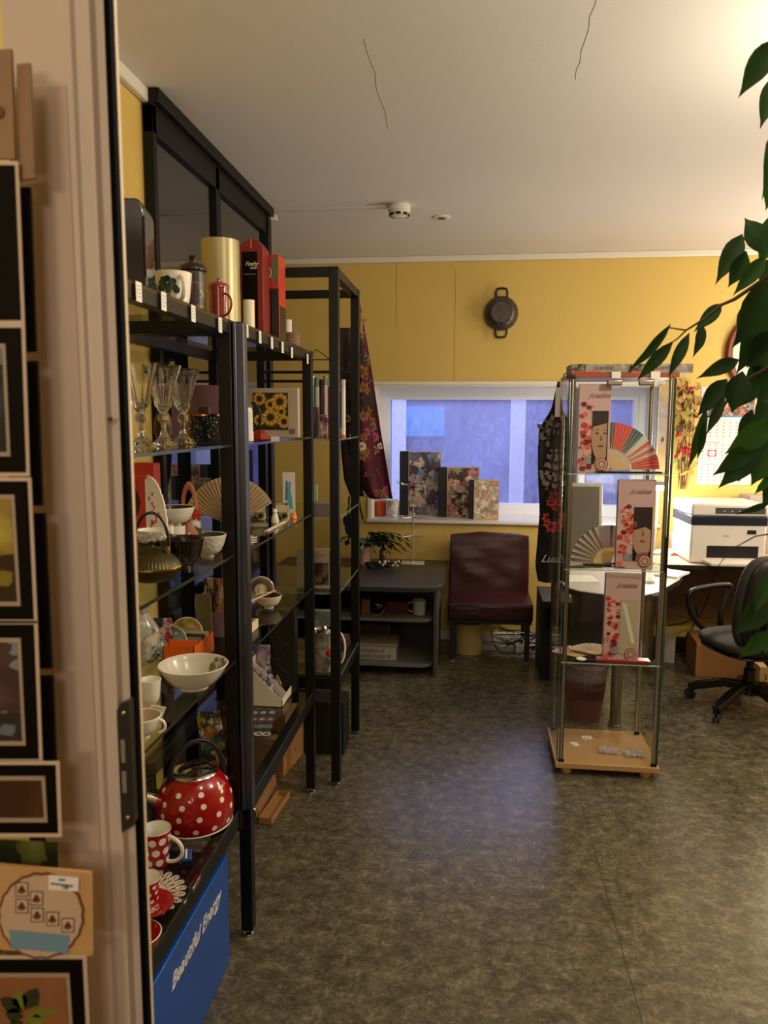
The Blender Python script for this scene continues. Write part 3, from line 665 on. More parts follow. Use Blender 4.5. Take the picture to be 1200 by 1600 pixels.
panel(r, 'orange_stripe', M('orange_print', 'dd5a1e', .45), -.028, .008, -.021, .6 * HK, -.0612)
m = MB(); m.prism(ell(-.018, .8 * HK, .013, .021), -.0622, -.06, 'y'); m.build('emblem_ring', paper, r)
m = MB(); m.prism(ell(-.018, .8 * HK, .0108, .0180), -.0632, -.062, 'y'); m.mi = 1
for k in range(3): m.box(-.022 + .0028 * k, -.0638, .77 * HK + .002 * k, -.0205 + .0028 * k, -.0632, .83 * HK)
m.build('emblem', [black, paper], r)
# +x face of the same carton
MB().box(.02, -.05, .012, .0208, .028, .125).build('side_window', M('smoked_window'), r)
p = top_spot(409, -.70, 500); r = thing('glass_cone', p, R(20), 'small green faceted cone leaning behind the price labels', 'ornament')
m = MB(); m.lathe([(.022, 0), (.019, .02), (.010, .052), (.001, .053)], 6); m.build('cone', M('bottle_green', '33472a', .2, coat=.4), r, smooth=0)
p = top_spot(456, -.70, 520); r = thing('ribbed_jar', p, 0, 'stacked brown beaded bracelets in a ribbed pile at the far end of the top shelf', 'jar')
m = MB(); P = [(.02, 0)]
for k in range(6): P += [(.029, .002 + k * .0120), (.0315, .0075 + k * .0120), (.029, .013 + k * .0120)]
P += [(.025, .075), (.004, .075)]; m.lathe(P, 36); m.build('ribs', M('taupe_cord', '8d6d55', .5, vary=.3, vscale=90), r, smooth=25)
p = top_spot(449, -.77, 510); r = thing('white_candle', p, 0, 'short white cylinder candle behind the ribbed brown pile', 'candle')
m = MB(); m.lathe([(.018, 0), (.018, .150), (.017, .151), (.001, .151)], 30); m.build('wax', M('candle_white', 'e3dde0', .5), r)
m = MB(); m.tube([(0, 0, .15), (0, 0, .158)], .0008, 6); m.build('wick', blackp, r)

# ---- shelf A (goblets, sunflower tray)
crystal = M('crystal', 'ffffff', 0.0, trans=1, ior=1.52)
def goblet(i, px, py):
    r = thing('crystal_goblet', on(px, py, ZA), .2 * i - .4, 'fluted crystal goblet with a flared rim, %s' % ('nearest the door frame', 'middle of the three', 'farthest, beside the beaded pot')[i], 'goblet', 'crystal goblets on the upper glass shelf')
    P = [(.030, 0), (.031, .002), (.020, .010), (.009, .022), (.0055, .038), (.006, .048), (.013, .055), (.013, .063), (.0075, .070), (.013, .078), (.018, .086), (.021, .102), (.028, .130), (.042, .170), (.0405, .170), (.0260, .130), (.018, .102), (.012, .090), (.001, .084)]
    m = MB(); m.lathe(P, 60, flute=.045, nf=12); m.build('glass', crystal, r, smooth=30)
    m = MB(); m.m = Matrix.Translation((.0295, -.010, .150)) @ Matrix.Rotation(R(70), 4, 'Y'); m.lathe([(.0042, 0), (.004, .0008), (.0005, .001)], 14); m.build('sticker', M('black_sticker', '101010', .3), r); r.scale = (1.05, 1.05, 1.12)
for i, (px, py) in enumerate(((222, 699), (257, 697), (287, 694))): goblet(i, px, py)
p = on(323, 692, ZA); sq = M('black_beaded', '0f0f12', .25, .2, bump=.9, bscale=220)
r = cup('beaded_pot', 'round black beaded pot with a copper rim', p, .047, .045, .075, sq, blackp, cat='pot', curve=1)
m = MB(); m.m = Matrix.Translation((0, 0, .075)); m.lathe([(.0465, -.004), (.0485, -.003), (.0485, .002), (.0465, .003)], 48, cap=False); m.build('copper_rim', M('copper', 'a8684a', .25, 1), r)
m = MB()
for k in range(200):
    a = random.uniform(0, 2 * PI); z = random.uniform(.006, .068); q = .0466; m.ball((q * math.cos(a), q * math.sin(a), z), .0017, 6)
o = m.build('glitter', M('silver_bead', 'd6d8dc', .1, .8), r); o['kind'] = 'stuff'
p = on(323, 668, ZA); p.x -= .12
carton('olive_packet', 'olive brown paper packet standing behind the beaded pot', Vector((at(321, 678, Y=2.10).x, 2.10, ZA + .001)), .030, .02, .098, M('olive_paper', '4d4a36', .6), 0)
r = cup('spray_bottle', 'little clear bottle with a yellow label beside the olive packet', on(334, 682, ZA), .010, .010, .07, M('yellow_label', 'b3a24a', .4), white, cat='bottle', curve=1, lid=([(.006, 0), (.006, .015), (.001, .016)], white))
r = thing('egg', on(311, 684, ZA), 0, 'small white egg shaped ornament by the olive packet', 'ornament'); m = MB(); m.ball((0, 0, .02), .012, 18, (1, 1, 1.6)); m.build('shell', white, r)
# pink board behind
q = at(325, 680, Z=ZA + .005); r = thing('pink_board', (-.80, 2.05, ZA), 0, 'mauve pink board with a pale sticker seen behind the goblets', 'board')
MB().box(-.10, 0, 0, .10, .006, .16).build('board', M('mauve_board', '8a6478', .6), r)
panel(r, 'sticker', M('black_card'), .045, .062, .075, .118, -.0002, t=.001); panel(r, 'sticker_face', M('sticker_yellow', 'd8cc8a', .5), .049, .066, .071, .114, -.001, t=.0006)
r.location = (at(318, 600, Y=2.15).x, 2.15, ZA + .002); r.location.x = max(-.88, min(-.75, r.location.x))
# sunflower tray
pL, pR = at(381, 694, X=-.80), at(466, 690, X=-.66)
r = thing('sunflower_tray', (-.78, (pL.y + pR.y) / 2, ZA + .001), 0, 'pale boxed picture tray printed with yellow sunflowers', 'tray')
pa, pb = at(376, 694, Z=ZA), at(463, 690, Z=ZA); 
def face_between(r, pxa, pya, pxb, pyb, z):
    a_, b_ = at(pxa, pya, Z=z), at(pxb, pyb, Z=z); c_ = (a_ + b_) / 2; r.location = (c_.x, c_.y, z + .001); r.rotation_euler = (0, 0, math.atan2(b_.y - a_.y, b_.x - a_.x)); return (b_ - a_).length
def face_y(r, pxa, pxb, py, Y, z, rz=0):
    a_, b_ = at(pxa, py, Y=Y), at(pxb, py, Y=Y); r.location = ((a_.x + b_.x) / 2, Y, z + .001); r.rotation_euler = (0, 0, rz); return b_.x - a_.x
wS = face_y(r, 372, 466, 690, 2.62, ZA, 0)
hS = .172
MB().box(-wS / 2, 0, 0, wS / 2, .03, hS).build('frame', M('taupe_frame', 'b3a494', .45), r, bevel=.001)
fx0, fx1, fz0, fz1 = wS * -.24, wS * .34, .026, hS - .016
panel(r, 'ground', M('deep_green_print', '2c2a12', .45), fx0, fz0, fx1, fz1, 0, t=.001)
m = MB(); random.seed(3)
for cx, cz, rr in ((.02, .07, .034), (.055, .125, .034), (-.02, .135, .026), (.07, .055, .026), (-.022, .06, .022), (.02, .115, .022), (.06, .09, .02)):
    m.mi = 0
    cx = fx0 + (fx1 - fx0) * min(.9, max(.1, (cx + .045) / .13))
    for k in range(18):
        a = 2 * PI * k / 18; u = Vector((math.cos(a), math.sin(a))); v = Vector((-u.y, u.x)); c0 = Vector((cx, cz))
        P = [c0 + u * rr * .3, c0 + u * rr * .7 + v * rr * .13, c0 + u * rr, c0 + u * rr * .7 - v * rr * .13]
        P = [(min(fx1, max(fx0, q.x)), min(fz1, max(fz0, q.y))) for q in P]; m.mi = k % 2; m.add([(x, -.0016 - .00005 * k, z) for x, z in P], [(0, 1, 2, 3)])
    m.mi = 2; m.prism([(min(fx1, max(fx0, x)), min(fz1, max(fz0, z))) for x, z in ell(cx, cz, rr * .34, rr * .34, 14)], -.0034, -.001, 'y')
m.build('sunflowers', [M('petal_yellow', 'dbb24a', .5), M('petal_gold', 'c08f2c', .5), M('seed_brown', '3a1f10', .6)], r, smooth=0)
panel(r, 'small_print', M('print_grey', '6d6258', .6), wS * .35, .012, wS * .45, .03, 0)
# white flask with black handle, red cone bowl
p = on(384, 690, ZA); r = cup('flask', 'white enamel jug with curved black handle by the second post', p, .021, .023, .088, white, white, cat='jug', curve=1, lid=([(.022, -.003), (.019, .008), (.006, .013), (.008, .024), (.001, .030)], white))
m = MB(); m.tube([(.018 + .026 * math.sin(t), .004, .07 + .040 * math.cos(t)) for t in [i * PI / 10 for i in range(11)]], .0035); m.build('handle', blackp, r)
m = MB(); m.tube([(.0232, -.003, .05), (.0235, .002, .056), (.0232, .006, .05)], .0008, 5); m.build('print', blackp, r)
r = thing('red_dish', on(407, 688, ZA), 0, 'low red pointed dish in front of the sunflower tray', 'dish'); m = MB(); m.lathe([(.030, 0), (.036, .004), (.022, .022), (.010, .030), (.001, .032)], 5); m.build('dish', M('brick_red', '8d2417', .3), r, smooth=0)
price_card = MB().box(-.012, -.001, 0, .012, .001, .014); o = price_card.build('shelf_tag', paper, U2); o.location = on(430, 690, ZA) - Vector(U2.location)
r = cup('red_jar', 'dark red swirled vase in the background of the middle shelf', on(425, 640, ZA) if False else Vector((-.86, 2.50, ZA + .001)), .030, .024, .075, floral('red_swirl', ['6d1813', '7f241a', '52110f', '93402c'], 20, .25), blackp, cat='vase', curve=.6)
r.location = (-.93, 2.45, ZA + .001)
# terracotta loop seen behind the goblets
r = thing('terracotta_loop', Vector((at(253, 600, X=-.93).x, at(253, 600, X=-.93).y, ZA + .001)), R(30), 'terracotta handled vase standing behind the goblets', 'vase')
m = MB(); m.lathe([(.02, 0), (.028, .03), (.026, .06), (.012, .095), (.014, .105)], 24); m.build('body', M('dark_clay', '3a2a22', .4), r)
m = MB(); m.tube([(.012 * math.cos(t), 0, .11 + .045 * math.sin(t)) for t in [i * PI / 10 for i in range(11)]], .0045); m.build('loop', M('terracotta', 'b97a55', .5), r)

# ---- shelf B (bowls, teapots, fan)
iron = M('bronze_iron', '4a4226', .34, .7)
def ribs_mat():
    m = bpy.data.materials.new('ribbed_iron'); m.use_nodes = True; nt = m.node_tree; N = nt.nodes; b = N['Principled BSDF']
    b.inputs['Base Color'].default_value = lin('4d452a'); b.inputs['Metallic'].default_value = .7; b.inputs['Roughness'].default_value = .36
    return m
r = thing('iron_teapot', on(239, 908, ZB), 0, 'squat dark bronze iron teapot with a looped handle', 'teapot')
P = [(.028, 0), (.046, .006), (.058, .020), (.0615, .032)]; Pu = [(.0615, .032), (.060, .036), (.054, .046), (.044, .056), (.034, .063), (.030, .064)]
m = MB(); m.lathe(P, 72); m.build('lower_body', iron, r); m = MB(); m.lathe(Pu, 144, flute=.012, nf=48); m.build('ribbed_shoulder', ribs_mat(), r, smooth=20)
m = MB(); m.lathe([(.0625, .030), (.0632, .0325), (.0625, .035)], 64, cap=False); m.build('seam_ring', brass, r)
m = MB(); m.lathe([(.031, .062), (.031, .067), (.022, .073), (.008, .076), (.005, .080), (.007, .086), (.001, .089)], 40); m.build('lid', iron, r)
m = MB(); m.tube([(.030 * math.cos(t) * 1.2, .01 * math.cos(t), .066 + .085 * math.sin(t) ** .8) for t in [i * PI / 16 for i in range(17)]], .0034); m.build('handle', blackp, r)
m = MB()
for sx in (-1, 1): m.box(sx * .036 - .004, -.004, .060, sx * .036 + .004, .004, .078)
m.build('handle_lug', brass, r, bevel=.001)
m = MB(); m.tube([(-.05, -.02, .03), (-.072, -.028, .045), (-.085, -.034, .064)], [.012, .009, .006]); m.build('spout', iron, r)
bowl('black_bowl', 'large glossy black bowl behind the iron teapot', on(283, 888, ZB), .056, .072, M('black_lacquer', '120c0c', .12, coat=.8), M('dark_lacquer', '241718', .15), foot=.45, fl=.42)
bowl('brown_bowl', 'white bowl with a brown inside standing on a cup stack', Vector((at(274, 846, Y=1.84).x, 1.84, ZB + .083)), .052, .048, white, M('chocolate_glaze', '3b2317', .2), foot=.32, fl=.45, rim=white)
cup('short_cup', 'low white cup carrying the brown lined bowl', Vector((at(274, 846, Y=1.84).x, 1.84, ZB + .001)), .026, .022, .082, white, white)
bowl('textured_bowl', 'white embossed bowl with a dark inside next to the post', Vector((at(324, 864, Y=1.86).x, 1.86, ZB + .001)), .050, .058, M('embossed_white', 'd3cfc0', .3, bump=.4, bscale=120), M('slate_glaze', '3c3b36', .2), foot=.34, fl=.45, rim=white)
r = cup('small_cup', 'small white cup with tiny flowers behind the iron teapot', on(232, 858, ZB), .036, .026, .030, floral('tiny_flowers', ['e4ded0', 'e9e4d8', 'dcd6c6', 'a0826e', 'e6e1d4'], 60, .3), white, handle=R(-20), hr=.003)
r.location = (at(236, 846, Y=1.70).x, 1.70, ZB + .063); cup('dark_cup', 'dark cup under the small flowered cup behind the iron teapot', (r.location.x, 1.70, ZB + .001), .030, .026, .060, M('dark_glaze', '2a2622', .3), M('dark_glaze'))
r = thing('red_book', Vector((at(227, 840, Y=1.86).x, 1.86, ZB + .001)), 0, 'red cardboard box with a folded cut-out at the near end of the bowl shelf', 'box'); 
MB().box(-.032, 0, 0, .030, .04, .24).build('carton', M('coral_red_card', 'c4352c', .45), r, bevel=.002)
panel(r, 'fold_line', M('orange_print'), -.028, .205, .022, .208, 0); m = MB(); m.prism([(-.03, .09), (-.016, .11), (-.010, .14), (-.016, .165), (-.03, .185)], -.001, 0, 'y'); m.build('cut_out', M('dark_maroon', '3c0f10', .5), r)
r = thing('blossom_fan', Vector((at(243, 840, Y=1.78).x, 1.78, ZB + .001)), R(-8), 'white scalloped fan stand with pink blossom branch', 'fan')
pts = [(-.018, 0)] + [(-.018 + .0, .10)] ; arc = []
for i in range(0, 25):
    t = R(90 - i * 90 / 24); q = 1 + .04 * abs(math.sin(i * PI / 2.4)); arc.append((-.018 + .052 * math.cos(t) * q, .035 + .068 * math.sin(t) * q))
m = MB(); m.prism([(-.018, 0)] + arc + [(.032, 0)], -.003, .003, 'y'); m.build('fan_sheet', M('china_white', 'e8e0dc', .3), r)
m = MB()
for k in range(22):
    x, z = random.gauss(-.004, .009), random.gauss(.055, .022)
    if -.016 < x < .02 and .01 < z < .095: m.prism(ell(x, z, .003, .0028, 7), -.0038, -.003, 'y')
m.build('blossoms', M('blossom_pink', 'c2616a', .4), r)
m = MB(); m.box(-.022, -.004, 0, -.017, .010, .100); m.build('spine', M('china_white'), r); r.scale = (1.0, 1.0, 2.05)
tc_ = M('terracotta'); r = thing('clay_teapot', Vector((at(297, 828, Y=1.895).x, 1.895, ZB + .001)) , 0, 'terracotta teapot with a tall arched handle', 'teapot')
m = MB(); m.lathe([(.02, 0), (.030, .012), (.031, .030), (.020, .045), (.010, .047), (.008, .054), (.001, .056)], 30); m.build('body', M('terracotta', ), r)
m = MB(); m.tube([(.022 * math.cos(t), 0, .040 + .055 * math.sin(t) ** .7) for t in [i * PI / 14 for i in range(15)]], .006); m.build('handle', tc_, r)
m = MB(); m.tube([(-.026, 0, .02), (-.04, 0, .035), (-.045, 0, .052)], [.008, .006, .004]); m.build('spout', tc_, r); r.scale = (.88, .88, 1.9)
r = cup('poppy_jug', 'small white jug with big red poppies', Vector((at(321, 850, Y=1.90).x - .03, 1.90, ZB + .001)), .016, .026, .118, floral('poppy_glaze', ['e6e0d4', 'b5261c', 'e6e0d4', 'c83a28', 'e2dccb', '4c5a30'], 34, .25), white, cat='jug', curve=1)
r = cup('poppy_jug', 'second red poppy jug, half hidden behind the white bowls', Vector((at(322, 846, Y=1.80).x - .10, 1.80, ZB + .001)), .016, .022, .095, MATS['poppy_glaze'], white, cat='jug', curve=1)
def fan(name, label, loc, Rf, a0, a1, n, cols, ribc, rot, inner=.42, mat_of=None, group=None, cat='fan', tilt=.0028):
    r = thing(name, loc, 0, label, cat, group, rot=rot)
    m = MB(); m2 = MB(); da = (a1 - a0) / n
    for k in range(n):
        b0, b1, bm = a0 + k * da, a0 + (k + 1) * da, a0 + (k + .5) * da
        for y0, y1, p, q in ((0, tilt, b0, bm), (tilt, 0, bm, b1)):
            m.mi = mat_of(k, n) if mat_of else k % len(cols)
            vs = []
            for th in (0, .0006):
                for rr, a, y in ((Rf * inner, p, y0), (Rf, p, y0), (Rf, q, y1), (Rf * inner, q, y1)): vs.append((rr * math.cos(a), y + th, rr * math.sin(a)))
            m.add(vs, [(0, 1, 2, 3), (7, 6, 5, 4), (0, 4, 5, 1), (1, 5, 6, 2), (2, 6, 7, 3), (3, 7, 4, 0)])
        a = bm; u = Vector((math.cos(a), 0, math.sin(a))); v = Vector((-u.z, 0, u.x)); hw = Rf * inner * math.tan(da / 2) * .8
        y = -.0008 - .0001 * (k % 2)
        for (s0, s1, w0, w1) in ((.0, inner * 1.02, .0012, hw), (inner, .97, .0011, .0007)):
            P = [u * Rf * s0 - v * w0, u * Rf * s0 + v * w0, u * Rf * s1 + v * w1, u * Rf * s1 - v * w1]
            m2.add([(q.x, y + d, q.z) for d in (0, .0005) for q in P], [(0, 1, 2, 3), (7, 6, 5, 4), (0, 4, 5, 1), (1, 5, 6, 2), (2, 6, 7, 3), (3, 7, 4, 0)])
    m.build('pleated_sheet', cols, r, smooth=0); m2.build('ribs', ribc, r, smooth=0)
    m = MB(); m.m = Matrix.Translation((0, -.003, 0)) @ Matrix.Rotation(R(90), 4, 'X'); m.lathe([(.003, -.004), (.003, .002)], 10); m.build('rivet', brass, r)
    return r
bam = M('bamboo', 'c7a870', .45)
sand = M('sandalwood', 'd9c0a0', .5); sand2 = M('sandalwood_dark', '6f5134', .55)
p = on(352, 830, ZB); p = Vector((at(352, 810, Y=1.99).x, 1.99, ZB + .004))
fan('wooden_fan', 'open pale sandalwood folding fan showing on both sides of the post', Vector((at(359, 812, Y=2.36).x, 2.36, ZB + .012)), .158, R(28), R(160), 26, [sand, sand], sand2, (R(-6), 0, 0), inner=.25, mat_of=lambda k, n: k % 2)
pc2 = floral('panda_print', ['d9cf9c', '2a3320', 'cfc596', '1c1c18', 'a6a878'], 55, .5)
for i, (px, py, lb) in enumerate(((404, 812, 'cream card box with a black and white animal print left of the cat figure'), (441, 812, 'cream card box with a black and white animal print right of the cat figure'))):
    r = carton('print_box', lb, on(px, py, ZB), .048, .022, .058, pc2, 0, group=None); panel(r, 'label', M('label_ivory', 'ddd3a8', .5), -.02, .028, .020, .052, -.011)
r = thing('cat_figurine', on(430, 818, ZB), 0, 'tiny white porcelain cat figure between two print boxes', 'figurine')
m = MB(); m.lathe([(.012, 0), (.014, .006), (.011, .022), (.007, .034), (.001, .036)], 20); m.ball((0, -.002, .041), .0085, 14); m.add([(-.007, 0, .046), (-.003, 0, .048), (-.006, 0, .055), (-.005, -.003, .047)], [(0, 1, 2), (0, 1, 3), (1, 2, 3), (0, 2, 3)]).add([(.007, 0, .046), (.003, 0, .048), (.006, 0, .055), (.005, -.003, .047)], [(0, 1, 2), (0, 1, 3), (1, 2, 3), (0, 2, 3)]); m.build('body', white, r)
p = at(457, 813, X=XF + .005); r = thing('orange_flower_clip', (XF + .012, p.y, ZB + .012), 0, 'bright orange flower shaped clip on the shelf edge', 'clip')
m = MB(); org = M('orange_plastic', 'ef7a10', .35); m.ball((0, 0, 0), .011, 14, (.8, 1, 1))
for k in range(5):
    a = 2 * PI * k / 5 + .3; m.ball((0, .014 * math.cos(a), .014 * math.sin(a)), .009, 12, (.5, 1, 1))
m.tube([(0, -.005, -.008), (.002, .008, -.032)], .004); m.tube([(0, 0, 0), (-.01, -.022, .006)], .003); m.build('flower', org, r)
p = on(425, 835, ZB); r = thing('bamboo_sticks', p, 0, 'pale bamboo sticks lying along the shelf edge', 'sticks'); m = MB()
a_, b_ = on(418, 832, ZB) - p, on(452, 814, ZB) - p
m.tube([a_ + Vector((0, 0, .003)), b_ + Vector((0, 0, .003))], .0028).tube([a_ + Vector((-.008, 0, .003)), b_ + Vector((-.008, 0, .003))], .0028); m.build('sticks', M('pale_bamboo', 'd8cba6', .5), r)
r = thing('paper_packets', on(398, 822, ZB), R(15), 'loose clear packets lying flat near the wooden fan', 'packets'); m = MB()
for k in range(4): m.m = Matrix.Rotation(.3 * k, 4, 'Z'); m.box(-.04, -.025, .0015 * k, .04, .025, .0015 * k + .0012)
m.build('packets', M('grey_packet', '8b8272', .25, vary=.4, vscale=30), r)
for k in range(3):
    r = bowl('saucer', 'small white saucer with a brown rim, %s of a stack of three' % ('lowest', 'middle', 'topmost')[k], on(388, 850, ZB) + Vector((0, 0, .0065 * k)), .026, .007, white, M('buff_glaze', 'd2b593', .3), foot=.6, footh=.002, t=.0015, group='white saucers by the second post', cat='saucer', rim=M('brown_rim', '6b4330', .3))
r = thing('vase_card', on(452, 790, ZB), 0, 'tall white card printed with a blue and green dancer figure', 'card'); wv = face_y(r, 442, 461, 780, 2.78, ZB)
MB().box(-wv / 2, 0, 0, wv / 2, .004, .155).build('card', paper, r); m = MB()
m.mi = 0; m.prism([(-.004, .02), (.016, .015), (.012, .06), (.006, .09), (.010, .12), (.0, .12), (-.006, .08)], -.001, 0, 'y'); m.mi = 1; m.prism([(-.014, .05), (-.006, .05), (-.004, .12), (-.010, .125)], -.001, 0, 'y'); m.build('figure_print', [M('aqua_print', '6fb3c9', .5), M('blue_print', '4d7db0', .5)], r)

# ---- shelf C
vfl = floral('vase_flowers', ['e4e6dc', 'd9ded6', 'e8e6de', '6a8a62', 'e2e0d8', 'cfc7b8', 'e6e6dd'], 26, .2)
r = thing('flower_vase', on(222, 1036, ZC), 0, 'bulbous white vase painted with green leaves by the door frame', 'vase')
m = MB(); m.lathe([(.028, 0), (.034, .006), (.045, .035), (.050, .065), (.044, .095), (.028, .122), (.020, .135), (.026, .150), (.024, .150), (.018, .135)], 48, cap=False); m.build('body', vfl, r)
def tiltbowl(nm, lb, px, py, z, R0, inner, tilt, rz, dz=.0):
    p = on(px, py, z); o = bowl(nm, lb, p + Vector((0, 0, dz)), R0, R0 * .42, white, inner, foot=.35, fl=.5, rot=(tilt, 0, rz), rim=M('ivory_rim', 'e9e0c4', .25)); return o
tiltbowl('yellow_bowl', 'pale yellow bowl with a cream rim tilted on its side behind the orange box', 292, 1016, ZC, .044, floral('yellow_glaze', ['d9c26a', 'dcc878', 'd3ba62', 'e3d9b0'], 18, .2), R(62), R(25), .046)
tiltbowl('teal_bowl', 'teal glazed bowl tilted on its side beside the flower vase', 266, 1030, ZC, .044, floral('teal_glaze', ['7fa594', '739c8c', '8db0a0', 'c6cfc0'], 16, .2), R(58), R(28), .044)
# orange box
a1_, a2_ = at(304, 1042, Z=ZC), at(349, 1016, Z=ZC)
r = thing('orange_box', on(308, 1028, ZC), 0, 'open bright orange carton holding thin booklets', 'box')
cx0, cx1 = at(255, 1030, Y=a1_.y).x, a1_.x; W_ = cx1 - cx0; D_ = a2_.y - a1_.y; r.location = (cx1, a1_.y, ZC + .0006); hO = .052
orc = M('orange_card', 'e2650f', .5); m = MB()
m.box(-W_, 0, 0, 0, .002, hO).box(-W_, D_ - .002, 0, 0, D_, hO).box(-.002, 0, 0, 0, D_, hO).box(-W_, 0, 0, -W_ + .002, D_, hO).box(-W_, 0, 0, 0, D_, .002)
m.build('tray', orc, r)
m = MB(); m.prism([(0 + .0, 0), (D_, 0), (D_, .030), (D_ * .45, 0)], .0002, .001, 'x'); m.build('pink_corner', M('salmon_print', 'c05a44', .5), r)
for k in range(4):
    m = MB(); m.mi = 0; y = D_ * (.12 + .2 * k); m.m = Matrix.Translation((-W_ * .5, y, .004)) @ Matrix.Rotation(R(-14), 4, 'X'); m.box(-W_ * .44, 0, 0, W_ * .44, .006, hO + .006)
    m.build('booklet', [orc, M('grey_booklet', '8a8178', .5, vary=.3, vscale=40), M('brown_booklet', '4a3426', .5), M('cream_card')][k], r)
# big footed dish
r = bowl('wide_dish', 'large white dish with a grey green rose inside, on a low foot', on(303, 1074, ZC), .083, .058, white, M('dish_inside', 'cfcabd', .2), foot=.42, footh=.006, fl=.75)
m = MB()
for k in range(26):
    a, q = R(40) + random.gauss(0, .22), random.uniform(.052, .075); zz = .0085 + .052 * ((q + .003 - .0349) / .0481) ** 1.667 + .0012
    m.m = Matrix.Translation((q * math.cos(a), q * math.sin(a), zz)) @ Matrix.Rotation(a, 4, 'Z') @ Matrix.Rotation(R(-58), 4, 'Y'); m.mi = k % 3; m.prism(ell(0, 0, .006, .008, 9), 0, .0005, 'z')
m.build('rose_print', [M('grey_green', '6b735c', .3), M('dusty_rose', 'a6978a', .3), M('leaf_grey', '4e5c42', .3)], r)
r = cup('egg_cup', 'small white egg cup with a black stroke in front of the wide dish', on(236, 1098, ZC), .024, .015, .055, white, white, curve=.45)
m = MB()
m.add([(.0215 * math.cos(a), .0215 * math.sin(a), z) for a, z in ((R(-120), .034), (R(-95), .034), (R(-95), .037), (R(-120), .037))], [(0, 1, 2, 3)]); m.build('stroke', blackp, r)
r = thing('tag_card', on(242, 1118, ZC), R(-18), 'little white folded price tag standing by the egg cup', 'tag')
m = MB(); m.m = Matrix.Rotation(R(-35), 4, 'X'); m.box(-.02, 0, 0, .02, .0012, .022); m.mi = 1
for k in range(3): m.box(-.014, -.0004, .005 + .005 * k, .014 - .005 * (k % 2), 0, .0065 + .005 * k)
m.build('card', [paper, lt], r)
r = bowl('white_teacup', 'white tea bowl with a looped handle at the shelf edge', on(222, 1152, ZC) + Vector((0, 0, 0)), .040, .045, white, M('tea_tan', 'b8a287', .3), foot=.4, fl=.5)
m = MB(); m.tube([(.036 + .014 * math.sin(t), 0, .026 + .014 * math.cos(t)) for t in [i * PI / 8 for i in range(9)]], .003); m.build('handle', white, r)
r = thing('red_pattern_card', on(258, 990, ZC), 0, 'white card with a red and black folk pattern behind the bowls', 'card'); wv = face_y(r, 240, 269, 980, 1.87, ZC); MB().box(-wv / 2, 0, 0, wv / 2, .003, .115).build('card', floral('folk_print', ['e2d9d2', 'c4555a', 'e2d9d2', 'b23b44', '4a3f40'], 60, .5), r)
r = thing('gold_card', on(306, 975, ZC), 0, 'olive gold card with embossed letters at the back of the shelf', 'card'); wv = face_y(r, 294, 319, 960, 1.93, ZC, 0); r.location.y = 1.985; MB().box(-wv / 2, 0, 0, wv / 2, .003, .155).build('card', M('olive_gold', '7e7450', .5), r)
text('print', 'CANDLE', .0085, M('dark_olive', '4a4330', .5), r, (-.018, -.0005, .022), FRONT)
r = thing('zebra_book', on(338, 975, ZC), 0, 'picture book cover with zebras and a peach sky', 'book'); wv = face_y(r, 320, 385, 960, 2.10, ZC, R(0)); MB().box(-wv / 2, 0, 0, wv / 2, .010, .175).build('cover', floral('zebra_print', ['d8cfc6', '3a2f35', 'cfc5bd', '2c252b', 'c98a6a'], 30, .45, stretch=(2.2, 1, .7)), r)
panel(r, 'peach_panel', M('peach_print', 'b8815c', .5, vary=.2, vscale=40), -.002, .085, .035, .16, 0); panel(r, 'lilac_panel', M('lilac_print', '8a7484', .5, vary=.2, vscale=30), -.05, .0, .035, .075, 0)
# second unit, shelf C
bowl('soup_bowl', 'white footed bowl with a speckled brown inside', on(420, 950, ZC), .046, .044, M('cream_glaze', 'dcd3bb', .25), floral('brown_speckle', ['3d281c', '6b4a34', '2c1c14', '8b6a50'], 40, .3), foot=.36, footh=.009, fl=.45, rim=white)
bowl('soup_bowl', 'greenish bowl seen on both sides of the post next to the footed bowl', on(368, 965, ZC), .044, .042, M('sage_glaze', '99967a', .25), MATS['brown_speckle'], foot=.36, footh=.009, fl=.45)
r = bowl('striped_plate', 'round plate with brown radiating stripes leaning upright behind the bowls', on(405, 942, ZC) + Vector((0, .03, .042)), .046, .006, white, M('plate_cream', 'cbbd9f', .3), foot=.6, footh=.002, fl=1, rot=(R(82), 0, R(8)), cat='plate')
m = MB()
for k in range(40):
    a = 2 * PI * k / 40; u = Vector((math.cos(a), math.sin(a))); v = Vector((-u.y, u.x)) * .0011
    m.prism([tuple(u * .022 - v), tuple(u * .022 + v), tuple(u * .0435 + v * 1.4), tuple(u * .0435 - v * 1.4)], .0068, .0078, 'z')
m.mi = 1; m.prism(ell(.002, 0, .010, .017, 12), .0066, .0074, 'z'); m.build('stripes', [M('stripe_brown', '3d241a', .4), M('painted_white', 'd9d4ca', .4)], r)
r = thing('wooden_spoon', on(398, 955, ZC), 0, 'pale wooden spoon resting across the bowls', 'spoon'); m = MB(); q0, q1 = on(372, 970, ZC) - Vector(r.location) + Vector((0, 0, .045)), on(428, 945, ZC) - Vector(r.location) + Vector((0, 0, .048))
m.tube([q0, q0.lerp(q1, .6), q1], [.003, .0035, .003]); m.ball(q1, .010, 12, (1, 1, .4)); m.build('spoon', M('beech', 'caa777', .5), r)
r = thing('phone_box', on(392, 985, ZC), 0, 'cream lidded box standing at the front of the middle shelf', 'box'); a_, b_ = on(383, 992, ZC), on(406, 972, ZC)
MB().box(-.04, -.035, 0, .014, .035, .022).build('carton', cream, r, bevel=.002); MB().box(-.041, -.036, .022, .015, .036, .028).build('lid', M('cream_lid', 'd9c9a0', .5), r, bevel=.002)
m = MB(); m.box(-.033, -.028, .028, .006, .028, .0286); m.build('inlay', M('dark_inlay', '5c5243', .4), r)
